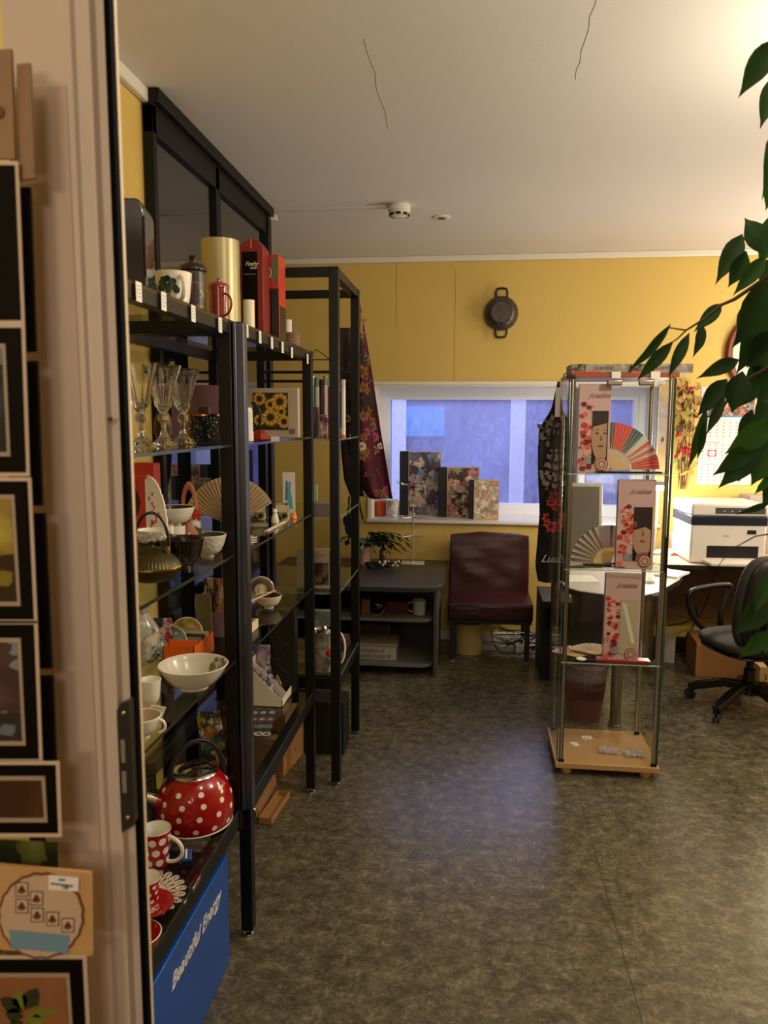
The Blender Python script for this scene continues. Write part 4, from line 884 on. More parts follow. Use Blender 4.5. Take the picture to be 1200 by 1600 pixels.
# ---- shelf D of the first unit: red kettle, dotted mugs, doily
kb = on(306, 1283, ZD); kr_ = 59 * mpp(kb); KS = kr_ / .083
r = thing('dotted_kettle', kb, R(-62), 'red enamel kettle with white polka dots, chrome lid and black arched handle', 'kettle')
KP = [(.060, 0), (.078, .004), (.083, .018), (.0825, .040), (.079, .060), (.070, .080), (.057, .095), (.046, .102)]
KP = [(a * KS, b * KS * 1.12) for a, b in KP]
m = MB(); m.lathe([(.001, 0)] + KP + [(.040 * KS, .117 * KS)], 72); m.build('body', red, r)
m = MB(); m.lathe([(.0785 * KS, .0045), (.0805 * KS, .0055), (.0795 * KS, .008)], 72, cap=False); m.build('rim_line', white, r)
dots_on(KP, r, 5, .0062 * KS, wdot, [(.018 * KS, 13), (.045 * KS, 12), (.070 * KS, 11), (.092 * KS, 9)], .0006)
m = MB(); m.lathe([(.048 * KS, .111 * KS), (.050 * KS, .115 * KS), (.047 * KS, .119 * KS), (.040 * KS, .121 * KS), (.028 * KS, .128 * KS), (.012 * KS, .131 * KS), (.001, .1315 * KS)], 56); m.build('lid', chrome, r)
m = MB(); P = []
for i in range(17):
    t = PI * i / 16; P.append((.036 * KS * math.cos(t), 0, (.119 + .018 * math.sin(t)) * KS))
m.strip(P, .012, .004, up=(0, 0, 1)); m.build('lid_loop', blackp, r)
m = MB(); P = []
for i in range(23):
    t = PI * (-.10 + 1.14 * i / 22); P.append((.060 * KS * math.cos(t) + .006, 0, (.105 + .078 * math.sin(t)) * KS))
hd = [(p[0], 0, p[2]) for p in P]
vs = []
m.strip(hd, .020, .011, up=(0, 1, 0) if False else (0, 0, 1)) if False else m.tube(hd, [.0085] * 3 + [.007] * 17 + [.0085] * 3, 10)
m.build('handle', M('matt_black_handle', '17161a', .42), r)
m = MB(); m.tube([(-.070 * KS, 0, .062 * KS), (-.098 * KS, 0, .078 * KS)], [.018, .015], 20); m.build('spout', red, r)
m = MB(); m.tube([(-.092 * KS, 0, .075 * KS), (-.112 * KS, 0, .087 * KS)], [.0175, .017], 24); m.build('spout_cap', chrome, r)
m = MB(); m.tube([(-.108 * KS, 0, .085 * KS), (-.118 * KS, 0, .091 * KS), (-.112 * KS, 0, .118 * KS), (-.088 * KS, 0, .130 * KS)], [.014, .015, .010, .008], 12); m.build('spout_lever', blackp, r)
S.objects['dotted_kettle'].rotation_euler = (0, 0, R(42))
def dotted_mug(name, label, px, py, rt, rb, h, hdl, rows, rd, z=ZD):
    p = on(px, py, z); r = cup(name, label, p, rt, rb, h, red, white, cat='mug', handle=hdl, hm=white, hr=.0048, curve=.8)
    prof = [(rb, 0)] + [(rb + (rt - rb) * (i / 8) ** .8, .002 + (h - .002) * i / 8) for i in range(1, 9)]
    dots_on(prof, r, 3, rd, wdot, rows, .0006); m = MB(); m.lathe([(rt - .001, h - .0015), (rt + .0006, h - .001), (rt, h + .001)], 40, cap=False); m.build('rim_line', white, r); return r
dotted_mug('dotted_mug', 'tall red mug with large white polka dots in front of the kettle', 245, 1352, .036, .026, .094, R(-8), [(.020, 7), (.047, 8), (.074, 9)], .0092)
dotted_mug('dotted_mug', 'smaller red dotted cup standing in the red saucer', 230, 1414, .031, .022, .062, None, [(.016, 9), (.034, 10), (.050, 11)], .0045)
r = thing('red_saucer', on(232, 1420, ZD), 0, 'glossy red saucer under the smaller dotted cup', 'saucer')
m = MB(); m.lathe([(.001, .001), (.020, .001), (.032, .004), (.054, .012), (.0545, .013), (.053, .0135), (.031, .0055), (.020, .0028), (.001, .0028)], 48, cap=False); m.build('dish', red, r); 
S.objects['dotted_mug.001'].location.z += .003
r = thing('red_dish', on(218, 1488, ZD), 0, 'red dish with a pale rim cut by the door frame near the bottom left', 'dish')
m = MB(); m.lathe([(.02, 0), (.038, .018), (.044, .040), (.0425, .041), (.036, .019), (.018, .003), (.001, .003)], 40, cap=False); m.build('dish', red, r)
m = MB(); m.lathe([(.0432, .0405), (.0445, .0408), (.0428, .0418)], 40, cap=False); m.build('rim_line', white, r)
# doily: round lace mat made of loops
dc = on(226, 1400, ZD); r = thing('lace_doily', dc, 0, 'cream crochet doily with looped edge under the dotted cups', 'doily')
dr = at(292, 1395, Z=ZD).x - dc.x; m = MB(); m.lathe([(dr * .62, 0), (dr * .62, .0014), (.001, .0014)], 48)
m.build('lace_centre', M('ecru_thread', 'd8cbb8', .8, bump=.5, bscale=300), r)
for ring, (rr, n, sz) in enumerate(((.70, 26, .17), (.88, 22, .15))):
    m = MB()
    for k in range(n):
        a = 2 * PI * (k + .5 * ring) / n; cx, cy = dr * rr * math.cos(a), dr * rr * math.sin(a)
        for q, (e1, e2) in enumerate(((.85, .55), (.5, .28))):
            P = []
            for j in range(14):
                t = 2 * PI * j / 14; u, v = dr * sz * e1 * math.cos(t), dr * sz * e2 * math.sin(t); P.append((cx + u * math.cos(a) - v * math.sin(a), cy + u * math.sin(a) + v * math.cos(a), .0022 + .001 * ring))
            m.tube(P, .0013, 5, closed=True)
    m.build('lace_loops', MATS['ecru_thread'], r)
# patterned bags behind the kettle
r = thing('pattern_bag', on(352, 1215, ZD), 0, 'tall narrow cello bag with colourful folk circles behind the kettle handle', 'bag'); wv = face_y(r, 324, 362, 1180, 1.965, ZD + .012)
r.rotation_euler = (R(-4), R(-9), 0)
MB().grid(lambda u, v: (-wv / 2 + wv * u, -.012 * math.sin(PI * u), .235 * v), 8, 6, .002).build('film', floral('folk_circles', ['3f7a75', 'c7bd4a', '34454f', 'c6763a', '9fb06a', 'e9e3d8', '3a4a55'], 55, .2), r)
m = MB()
for k in range(9):
    m.m = Matrix.Translation((random.uniform(-.35, .35) * wv, -.013, .02 + .024 * k)) @ Matrix.Rotation(R(90), 4, 'X'); m.lathe([(.005, 0), (.0065, .0006), (.006, .001), (.0045, .0006)], 14, cap=False)
m.build('circle_print', M('print_gold', 'c9a94a', .4), r)
r = thing('leopard_scarf', on(345, 1195, ZD), 0, 'folded brown leopard print scarf in a clear packet at the back', 'scarf'); wv = face_y(r, 335, 392, 1180, 2.03, ZD + .012, 0)
MB().grid(lambda u, v: (-.05 + .10 * u, .02 * v + .004 * math.sin(9 * u), .235 * v), 14, 6, .004).build('cloth', floral('leopard', ['5c3b20', '3a2414', '7a5230', '20130c'], 60, .4), r)
r = thing('feather_packet', on(300, 1215, ZD), R(5), 'brown and green streaked foil packet left of the folk circle bag', 'bag'); MB().grid(lambda u, v: (-.045 + .09 * u, -.01 * math.sin(PI * u), .17 * v), 8, 5, .002).build('film', floral('streaked_brown', ['5a4327', '6f5a30', '3b2a1a', '7d4a30', '46502a'], 22, .25, stretch=(2.5, 1, .4)), r); r.location = (-.86, 1.80, ZD + .001)
r = thing('yellow_cloth', on(272, 1215, ZD), 0, 'lemon yellow folded cloth under the glass shelf behind the kettle', 'cloth'); MB().grid(lambda u, v: (-.05 + .10 * u, -.03 * v, .10 * v + .01 * u), 6, 4, .012).build('cloth', M('lemon_cloth', 'c9bf32', .7), r); r.location = (-.92, 1.66, ZD + .001)
r = cup('dotted_jar', 'red dotted ladybird jar peeping out by the door frame behind the kettle spout', on(224, 1236, ZD), .022, .022, .040, red, red, cat='jar', curve=1); dots_on([(.022, 0), (.022, .04)], r, 3, .003, wdot, [(.01, 10), (.022, 10), (.033, 10)], .0006)
r = thing('whisk_handle', on(258, 1240, ZD), 0, 'black and chrome grinder standing left of the kettle', 'grinder')
m = MB(); m.lathe([(.016, 0), (.016, .035), (.011, .045)], 24); m.build('base', blackp, r); m = MB(); m.lathe([(.012, .045), (.019, .050), (.019, .056), (.010, .060)], 24); m.build('collar', chrome, r); m = MB(); m.lathe([(.008, .06), (.010, .10), (.004, .104)], 16); m.build('grip', blackp, r)
r.location = (-.80, 1.50, ZD + .001)
r = thing('blue_packet', on(292, 1340, ZD), R(20), 'small shiny blue packet lying beside the dotted mug', 'packet'); MB().box(-.012, -.022, 0, .012, .022, .010).build('packet', M('blue_foil', '3560a8', .2, .3), r, bevel=.002); MB().box(-.003, -.02, .010, .001, .02, .0106).build('print', paper, r)
# ---- shelf D of the second unit: magnet stand and magnet sheet
ZE = ZD + .011
A_, B_ = at(391, 1103, Z=ZE), at(441, 1106, Z=ZE); C_ = at(467, 1073, Z=ZE)
r = thing('magnet_stand', (B_.x, B_.y, ZE), 0, 'white card display stand stepped with rows of souvenir magnets', 'display stand')
Wd = B_.x - at(360, 1103, Y=B_.y).x; Dd = C_.y - B_.y
W_ = .135; hb, hf = .16, .032
# side wall facing the camera: slopes from back-left high to front-right low
wcard = M('white_corrugated', 'ddd5c2', .6); m = MB()
side = [(-W_, 0), (0, 0), (0, hf), (-.012, hf + .004), (-W_, hb)]
m.prism(side, 0, .003, 'y').prism(side, Dd - .003, Dd, 'y').box(-.003, 0, 0, 0, Dd, hf).box(-W_, 0, 0, -W_ + .003, Dd, hb).box(-W_, 0, 0, 0, Dd, .003)
m.build('tray', wcard, r)
for q in (1 / 3, 2 / 3): MB().prism([(-W_, 0.003), (-.004, .003), (-.004, hf), (-W_, hb - .004)], Dd * q - .001, Dd * q + .001, 'y').build('divider', wcard, r)
mags = [floral('magnet_print_a', ['7a3f30', 'b89a8a', '3a2a28', '8d5a40', 'c9c2ba'], 70, .4, .25), floral('magnet_print_b', ['3d5f87', 'c2ccd6', '2b3548', '8ea6bd', 'b0603c'], 70, .4, .25), floral('magnet_print_c', ['5a4a78', 'c7bcd0', '303048', 'a88a9c'], 70, .4, .25)]
random.seed(11)
for c_ in range(3):
    for k in range(6):
        x = -W_ + .012 + k * .019; h = hf + (hb - hf) * (-x) / W_ + .012 + random.uniform(-.004, .01)
        m = MB(); m.m = Matrix.Translation((x, 0, .006)) @ Matrix.Rotation(R(random.uniform(-24, -16)), 4, 'Y'); m.box(0, Dd * (c_ / 3) + .006, 0, .0035, Dd * ((c_ + 1) / 3) - .006, h)
        o = m.build('souvenir_magnet', mags[(k + c_) % 3] if not (c_ == 2 and k > 3) else mags[1], None)
        o.location = r.location; tag(o, 'souvenir magnet in the %s row of the card stand, %s' % (('near', 'middle', 'far')[c_], ('at the front edge', 'second from the front', 'third from the front', 'third from the back', 'second from the back', 'rearmost')[k]), 'magnet', 'souvenir magnets in the card stand')
q = [at(x, y, Z=ZE + .001) for x, y in ((389, 1112), (433, 1110), (421, 1152), (386, 1152))]
c = sum(q, Vector()) / 4; r = thing('magnet_sheet', (c.x, c.y, ZE + .0006), 0, 'flat dark sheet with folk circle prints lying in front of the magnet stand', 'sheet')
q = [p_ - Vector(r.location) for p_ in q]; q[0].x -= .06; q[3].x -= .05
MB().prism([(p_.x, p_.y) for p_ in q], 0, .0015).build('sheet', M('slate_sheet', '26303a', .3), r)
m = MB()
for k, (u, v) in enumerate([(i / 4, j / 3) for i in range(5) for j in range(4)]):
    pt = q[3].lerp(q[2], .1 + .8 * u).lerp(q[0].lerp(q[1], .1 + .8 * u), .1 + .8 * v); m.mi = (k * 3) % 4
    m.prism(ell(pt.x, pt.y, .014, .016, 16), .0015, .0021); m.mi = (k + 1) % 4; m.prism(ell(pt.x, pt.y, .009, .010, 14), .0021, .0026); m.mi = (k + 2) % 4; m.prism(ell(pt.x, pt.y, .004, .005, 10), .0026, .003)
m.build('circle_prints', [M('print_cream', 'c9c2a8', .4), M('print_blue', '3c5a80', .4), M('print_red', '9c3a30', .4), M('print_teal', '5c8078', .4)], r)
r = thing('purple_booklet', (0, 0, 0), 0, 'purple and white printed booklet leaning behind the magnet stand', 'booklet'); wv = face_y(r, 370, 418, 1010, 2.70, ZE); MB().box(-wv / 2, 0, 0, wv / 2, .004, .20).build('cover', floral('purple_print', ['8a7ab0', 'c6c0d6', '5b4d86', 'b79aa8', 'dad6de'], 26, .4), r); r.rotation_euler = (R(-10), 0, 0)
# open carton backdrop seen behind the second unit (dark patterned box)
r = thing('dark_gift_box', (0, 0, 0), 0, 'dark box printed with pale crossed lines behind the magnet stand', 'box'); wv = face_y(r, 420, 474, 1000, 2.755, ZE); MB().box(-.06, 0, 0, .035, .05, .33).build('carton', M('charcoal_print', '1b1a18', .4), r, bevel=.002)
m = MB()
for k in range(5): m.m = Matrix.Translation((-.012, -.0006, .04 + .055 * k)) @ Matrix.Rotation(R(40 if k % 2 else -40), 4, 'Y'); m.box(-.035, 0, 0, .035, .0006, .0012)
m.build('line_print', M('grey_line', '55534d', .5), r)

# ---- cartons under the shelves
r = thing('blue_box', (0, 0, 0), 0, 'large bright blue cardboard box with white italic lettering on the floor', 'box')
bx = at(360, 1504, Z=0); bt = at(359, 1330, X=bx.x); r.location = (bx.x, bx.y, .001)
bh = bt.z; L_ = bx.y - .95
blu = M('royal_blue_card', '0a4da8', .28, coat=.3)
m = MB(); m.box(-.30, -L_, 0, 0, 0, bh - .0); m.build('carton', blu, r, bevel=.003)
m = MB(); m.box(-.29, -L_ + .01, bh, -.022, -.06, bh + .0012); m.build('dark_top', M('navy_gloss', '0b1838', .3), r)
t0 = at(268, 1555, X=bx.x); t1 = at(345, 1392, X=bx.x)
ln = t1.y - t0.y; zt = t0.z
o = text('lettering', 'Beautiful Energy', .058, paper, r, (.0012, -.30, bh * .5), RIGHT, shear=.45, extrude=.0006)
me = o.data; ys = [v.co.x for v in me.vertices]; sc_ = ln / (max(ys) - min(ys)); o.scale = (sc_, sc_ * 1.0, 1); o.location = (.0012, t0.y - bx.y - min(ys) * sc_, (at(300, 1480, X=bx.x).z))
# kraft boxes under the middle shelf
def kbox(label, pA, pB, h, dep, z=0, group='kraft cartons under the shelves', open_=False):
    a_, b_ = at(*pA, Z=z), at(*pB, Z=z); rz = math.atan2(b_.y - a_.y, b_.x - a_.x) - PI / 2
    r = thing('kraft_box', (a_.x, a_.y, z + .001), rz, label, 'box', group); l = (b_ - a_).length
    if open_:
        m = MB(); m.box(-dep, 0, 0, 0, l, .003).box(-dep, 0, 0, 0, .003, h).box(-dep, l - .003, 0, 0, l, h).box(-.003, 0, 0, 0, l, h).box(-dep, 0, 0, -dep + .003, l, h); m.build('carton', kraft, r)
    else:
        MB().box(-dep, 0, 0, 0, l, h).build('carton', kraft, r, bevel=.002); MB().box(-dep * .53, -.0006, h, -dep * .47, l + .0006, h + .0006).build('tape', M('brown_tape', '8a6238', .3), r)
    return r
b1 = kbox('larger kraft carton under the middle shelf, lower of the stacked pair', (443, 1215), (482, 1168), .160, .20)
m = MB(); m.mi = 0
for y, z in ((.14, .07), (.15, .085), (.135, .06)): m.m = Matrix.Translation((.0006, y, z)) @ Matrix.Rotation(R(35), 4, 'X'); m.box(0, -.008, -.0008, .0006, .008, .0008)
m.build('pen_marks', M('pen_grey', '5a4630', .8), b1)
kbox('kraft carton stacked on top of the larger one under the middle shelf', (446, 1146), (482, 1106), .095, .20, z=.165)
kbox('long kraft carton farther back under the tall shelf', (484, 1170), (500, 1140), .07, .16)
b3 = kbox('small kraft carton lid leaning by the second shelf leg', (404, 1280), (432, 1226), .042, .12)
kbox('flat open kraft tray lying on the floor by the small lid', (424, 1290), (453, 1246), .026, .05, open_=True)

# ------------------------------------------------------------------ tall far shelf: contents
def flat_face(nm, label, pxa, pxb, ytop, ybot, Y, mt, th_=.01, cat='box', z=None, group=None):
    a_, b_ = at(pxa, ybot, Y=Y), at(pxb, ybot, Y=Y); h = at(pxa, ytop, Y=Y).z - a_.z; z0 = z if z is not None else a_.z
    r = thing(nm, ((a_.x + b_.x) / 2, Y, z0 + .0006), 0, label, cat, group); w_ = b_.x - a_.x; h = at(pxa, ytop, Y=Y).z - z0
    MB().box(-w_ / 2, 0, 0, w_ / 2, th_, h).build('body', mt, r, bevel=.001); return r, w_, h
Z3A = ZA - .01; Z3B, Z3C, Z3D = 1.10, .80, .455
cols = [('7fa99a', 'teal and white'), ('c9c5be', 'cream'), ('4a1f1c', 'dark red'), ('d8d4d2', 'white'), ('b5433a', 'red capped white'), ('e3e0de', 'plain white')]
for k, (pxa, pxb) in enumerate(((484, 492), (492, 500), (500, 506), (506, 513), (513, 520), (533, 540))):
    a_, b_ = at(pxa, 690, Y=3.10), at(pxb, 690, Y=3.10); hh = at(pxa, 588 + 3 * (k % 3), Y=3.10).z - Z3A
    r = thing('wrapped_tube', ((a_.x + b_.x) / 2, 3.10, Z3A + .0006), 0, 'tall %s wrapped tube standing in the row on the far shelf' % cols[k][1], 'tube', 'wrapped tubes on the far shelf')
    rr = (b_.x - a_.x) / 2; m = MB(); m.lathe([(rr, 0), (rr, hh * .93)], 16); m.build('tube', M('tube_' + str(k), cols[k][0], .35), r); m = MB(); m.lathe([(rr * 1.02, hh * .85), (rr * 1.02, hh), (rr * .8, hh + .002)], 16); m.build('cap', M('tube_cap_%d' % k, ['e6e2dd', '5f8a80', '2c1614', '9c9a96', 'e8e4e0', 'cfcbc8'][k], .35), r)
flat_face('glass_card', 'rose and white patterned card in front of the wrapped tubes', 500, 512, 648, 686, 3.02, floral('rose_print', ['b37a7c', 'd9c9c4', '6a2330', 'c6a9a4'], 60, .4), z=Z3A, cat='card')
flat_face('feather_card', 'grey brown leaning card at the left of the wrapped tubes', 483, 498, 636, 686, 3.0, floral('wood_grain', ['7d6a58', '54483c', '98826a'], 20, .4, stretch=(1, 1, .3)), z=Z3A, cat='card')
r = cup('orange_cup', 'small orange bottomed candle glass beside the far shelf post', Vector((at(536, 680, Y=3.0).x, 3.0, Z3A + .001)), .011, .008, .04, white, white, curve=.6); m = MB(); m.m = Matrix.Translation((0, 0, .0)); m.lathe([(.0095, .001), (.012, .010), (.0118, .014)], 20); m.build('orange_base', M('orange_plastic'), r)
r, w_, h_ = flat_face('white_carton', 'white carton with a mauve front on the middle level of the far shelf', 484, 523, 787, 811, 2.92, M('mauve_front', '8d807f', .5), th_=.12, z=Z3B)
MB().box(w_ / 2 - .0005, 0, 0, w_ / 2 + .001, .12, h_).build('white_side', paper, r)
flat_face('mint_bottle', 'pale mint packet standing behind the mauve fronted carton', 487, 496, 758, 790, 3.05, M('mint_card'), z=Z3B)
r, w_, h_ = flat_face('picture_box', 'flat cream box with a dark floral picture and small red letters', 464, 519, 858, 928, 2.93, M('cream_picture_box', 'a99a80', .5), th_=.03, z=Z3C - .03 if False else Z3C)
r.location.z = at(490, 928, Y=2.93).z
r.location.z = Z3C + .001; 
panel(r, 'picture', floral('dusky_flowers', ['3a2420', '5e3a30', '7d5a48', '2a1a18', '6b6a50'], 40, .4), w_ * -.02, h_ * .10, w_ * .40, h_ * .66, 0)
text('print', 'GIFT DUE', .011, M('red_ink', 'a3302a', .5), r, (-w_ * .02, -.0006, h_ * .84), FRONT)
panel(r, 'dark_strip', M('black_card'), w_ * .44, h_ * .1, w_ * .46, h_ * .95, 0)
# milk can with rose
p = Vector((at(508, 1040, Y=2.97).x, 2.97, Z3D + .001)); rv = 21 * mpp(p); hv = at(508, 985, Y=2.97).z - Z3D
r = thing('rose_jug', p, 0, 'enamel jug with a pink rose print and shiny metal inside', 'jug')
m = MB(); m.lathe([(rv * .95, 0), (rv, .004), (rv * .99, hv * .88), (rv * 1.04, hv * .97), (rv * 1.10, hv), (rv * 1.05, hv), (rv * .95, hv * .9), (rv * .93, .006)], 40, mis=[0] * 4 + [1] * 3, cap=True); m.build('body', [floral('rose_jug_print', ['cfc6b2', 'c9beaa', 'b8ab94', 'd3cab8', 'a39a80'], 28, .25), chrome], r)
m = MB()
for k, (a, z, q, mi) in enumerate([(-62, .55, .011, 0), (-70, .50, .009, 1), (-55, .50, .009, 0), (-62, .45, .008, 1), (-50, .30, .009, 2), (-62, .26, .008, 2), (-42, .36, .007, 2)]):
    m.mi = mi; aa = R(a); V = [((rv + .0008) * math.cos(aa + q / rv * math.cos(t)), (rv + .0008) * math.sin(aa + q / rv * math.cos(t)), hv * z + q * math.sin(t)) for t in [2 * PI * i / 10 for i in range(10)]]; V = [(x, y, zz) for x, y, zz in V]; m.add(V + [((rv + .0012) * math.cos(aa), (rv + .0012) * math.sin(aa), hv * z)], [(i, (i + 1) % 10, 10) for i in range(10)])
m.build('rose_print', [M('rose_pink', 'c8425c', .35), M('rose_red', 'a02840', .35), M('stem_green', '3f6b35', .35)], r)
m = MB(); m.tube([(rv + .028 * math.sin(t), 0, hv * .55 + hv * .42 * math.cos(t)) for t in [i * PI / 12 for i in range(13)]], .004); m.build('handle', white, r)
flat_face('sky_print_box', 'grey blue printed carton standing behind the rose jug', 488, 527, 955, 1000, 3.10, floral('grey_city_print', ['8c8a84', '9c9a94', '6c7a84', 'a8a49a'], 22, .4), z=Z3D, th_=.04)
# parcels under the far shelf
carton('dark_crate', 'black crate on the floor under the tall far shelf', (-.64, 3.22, .001), .18, .15, .24, M('black_crate', '0e0d0c', .6))
carton('plum_box', 'dark plum carton behind the rose jug on the far shelf', (-.62, 3.26, Z3D + .001), .14, .12, .05, M('plum_card', '4a1f30', .5))
# ------------------------------------------------------------------ aprons
def cloth_sheet(name, label, outline, Yc, mats, waves=.012, thick=.003, nu=26, nv=40, cat='apron', piping=None, slots=None, lean=0.0):
    """hanging cloth: outline is a list of (y_px, xl_px, xr_px); the sheet waves in depth"""
    c = at(outline[0][1], outline[0][0], Y=Yc); r = thing(name, c, 0, label, cat); rows = []
    for y, a_, b_ in outline: rows.append((at(a_, y, Y=Yc), at(b_, y, Y=Yc)))
    def fn(u, v):
        k = v * (len(rows) - 1); i = min(int(k), len(rows) - 2); f = k - i
        p = rows[i][0].lerp(rows[i + 1][0], f).lerp(rows[i][1].lerp(rows[i + 1][1], f), u) - c
        return (p.x, waves * math.sin(u * 7.5 + v * 2.2) * (.4 + v) + lean * v, p.z)
    m = MB(); m.grid(lambda u, v: fn(u, 1 - v), nu, nv, thick); m.build('cloth', mats, r)
    if piping:
        P = [Vector(fn(0, v / 24)) for v in range(8, 25)] + [Vector(fn(u / 10, 1)) for u in range(1, 11)]
        m = MB(); m.tube(P, .004, 6); m.build('piping', piping, r)
    return r, fn
maroon = floral('maroon_apron', ['5f1830', '6a1d34', '5f1830', '722440'], 5, .9)
ap, fn = cloth_sheet('floral_apron', 'maroon apron with autumn flowers and black edging hung on the far shelf', [(462, 557, 560), (500, 556, 567), (560, 553, 577), (620, 548, 586), (680, 541, 595), (730, 550, 604), (765, 567, 610), (778, 576, 613)], 3.46, maroon, waves=.02, piping=blackp)
def petals(r, fn, spots, y_off=-.012):
    """printed flowers lying on the cloth"""
    m = MB()
    for u, v, rad, n, mi in spots:
        c = Vector(fn(u, v)); 
        for k in range(n):
            a = 2 * PI * k / n + u * 5; d = Vector((math.cos(a), 0, math.sin(a))); s_ = Vector((-d.z, 0, d.x))
            Q = [c + d * rad * .15, c + d * rad * .6 + s_ * rad * .28, c + d * rad, c + d * rad * .6 - s_ * rad * .28]; m.mi = mi
            V = [(q.x, q.y + y_off - .0002 * k, q.z) for q in Q]; m.add(V, [(0, 1, 2, 3)])
        m.mi = 5; m.add([(c.x + rad * .2 * math.cos(t), c.y + y_off - .0035, c.z + rad * .2 * math.sin(t)) for t in [i * PI / 4 for i in range(8)]], [tuple(range(8))])
    return m
pm = [M('petal_ivory', 'd9c6a4', .7), M('petal_pink', 'b0527a', .7), M('petal_ochre', '9a6a34', .7), M('leaf_bottle', '1f3a2c', .7), M('petal_lilac', '8d7480', .7), M('petal_heart', '6b4318', .7)]
random.seed(5)
sp = []
for k in range(18): sp.append((random.uniform(.2, .72), random.uniform(.24, .50), random.uniform(.022, .036), 5, 3))
for k in range(22): sp.append((random.uniform(.05, .8), random.uniform(.28, .66), random.uniform(.02, .034), 6, random.choice([2, 2, 4, 2])))
for k in range(5): sp.append((random.uniform(.2, .9), random.uniform(.12, .27), .022, 5, 4))
sp += [(.42, .62, .024, 10, 0), (.80, .58, .026, 8, 1), (.60, .56, .024, 7, 1), (.92, .62, .018, 8, 0), (.25, .66, .028, 8, 2), (.2, .58, .026, 8, 2), (.55, .50, .028, 7, 2), (.75, .52, .024, 6, 2),
       (.7, .74, .014, 3, 2), (.35, .76, .014, 3, 2), (.75, .90, .024, 7, 1), (.6, .92, .022, 6, 2), (.85, .86, .02, 7, 1), (.45, .90, .018, 5, 2), (.8, .95, .018, 6, 0)]
petals(ap, fn, sp, -.004).build('flower_print', pm, ap, smooth=0)
r = thing('binder_clip', at(563, 505, Y=3.42), 0, 'amber orange clip holding the floral apron to the shelf top', 'clip')
m = MB(); m.box(-.006, -.008, -.045, .008, .008, .045); m.mi = 1; m.tube([(-.004, -.01, .0), (-.004, -.02, .03), (.006, -.02, .03), (.006, -.01, .0)], .0016).tube([(-.004, -.01, -.0), (-.004, -.02, -.03), (.006, -.02, -.03), (.006, -.01, -.0)], .0016); m.build('clip', [M('amber_plastic', 'd0732a', .25), chrome], r, bevel=.001)
ap2, fn2 = cloth_sheet('grey_apron', 'grey brown apron with a mauve lower part hanging inside the tall far shelf', [(512, 531, 556), (560, 531, 558), (640, 532, 560), (700, 533, 562), (750, 538, 566), (775, 548, 568)], 3.55, floral('grey_mauve_cloth', ['5a4a46', '6b5660', '54463f', '63504f'], 4, .8), waves=.01, piping=blackp)
# dark tassel / ties below the aprons
r = thing('apron_ties', at(549, 775, Y=3.5), 0, 'black ribbon ties dangling below the aprons', 'ribbon'); c = at(549, 775, Y=3.5)
m = MB()
for P in (((546, 775), (543, 800), (551, 830)), ((560, 772), (563, 795), (567, 812)), ((551, 775), (549, 800), (540, 825))):
    m.strip([at(x, y, Y=3.5) - c for x, y in P], .009, .0015, up=(0, 1, 0))
m.build('ties', M('black_ribbon', '101014', .5), r)
r = thing('navy_cloth', at(548, 830, Y=3.52), 0, 'bunched dark navy cloth hanging under the aprons', 'cloth'); m = MB(); m.ball((0, 0, 0.02), .03, 14, (1, .5, 1.5)); m.ball((-.02, 0, .05), .018, 12, (1, .6, 1.4)); m.build('cloth', M('navy_cloth', '1e2430', .8, bump=.8, bscale=30), r)
# wire hanger on the far shelf
r = thing('wire_hanger', at(494, 565, Y=2.97), 0, 'black wire hanger seen through the shelves near the top of the far unit', 'hanger'); c = at(494, 565, Y=2.97)
m = MB(); m.tube([at(x, y, Y=2.97) - c for x, y in ((480, 562), (494, 546), (516, 562))], .002).tube([at(x, y, Y=2.97) - c for x, y in ((480, 562), (516, 562))], .002); m.build('wire', blackp, r)

# ------------------------------------------------------------------ wok-shaped clock
p = at(783, 490, Y=YB); r = thing('pan_clock', (p.x, YB - .001, p.z), 0, 'grey wall clock made from a round pan with two loop handles', 'clock')
rad_ = 26.5 * mpp(p)
m = MB(); m.m = Matrix.Rotation(R(90), 4, 'X'); m.lathe([(rad_ * .97, 0), (rad_, .01), (rad_ * .97, .035), (rad_ * .83, .062), (rad_ * .66, .078), (rad_ * .62, .080), (rad_ * .60, .077)], 64); m.build('pan', M('pan_grey', '4b4540', .32, .5, vary=.1, vscale=40), r)
m = MB(); m.m = Matrix.Rotation(R(90), 4, 'X')
for q in (.58, .47, .37, .27, .17): m.lathe([(rad_ * q, .0775), (rad_ * (q - .015), .082), (rad_ * (q - .035), .0775)], 48, cap=False)
m.build('rings', M('ring_metal', 'a49c8c', .25, .9), r)
for sgn in (1, -1):
    m = MB(); hz = sgn * rad_; P = [(-.034, 0, hz * .93), (-.036, 0, hz + sgn * .018), (-.028, 0, hz + sgn * .040), (0, 0, hz + sgn * .044), (.028, 0, hz + sgn * .040), (.036, 0, hz + sgn * .018), (.034, 0, hz * .93)]
    m.tube([(x, -.03, z) for x, y, z in P], .0075); m.build('loop_handle', blackp, r)
m = MB(); m.strip([(.002, -.086, -.005), (-.038, -.086, .068)], .006, .0015, up=(0, 1, 0)); m.strip([(0, -.088, .006), (-.02, -.088, -.088)], .0045, .0015, up=(0, 1, 0)); m.m = Matrix.Rotation(R(90), 4, 'X'); m.lathe([(.006, .084), (.006, .090)], 12); m.build('hands', blackp, r)
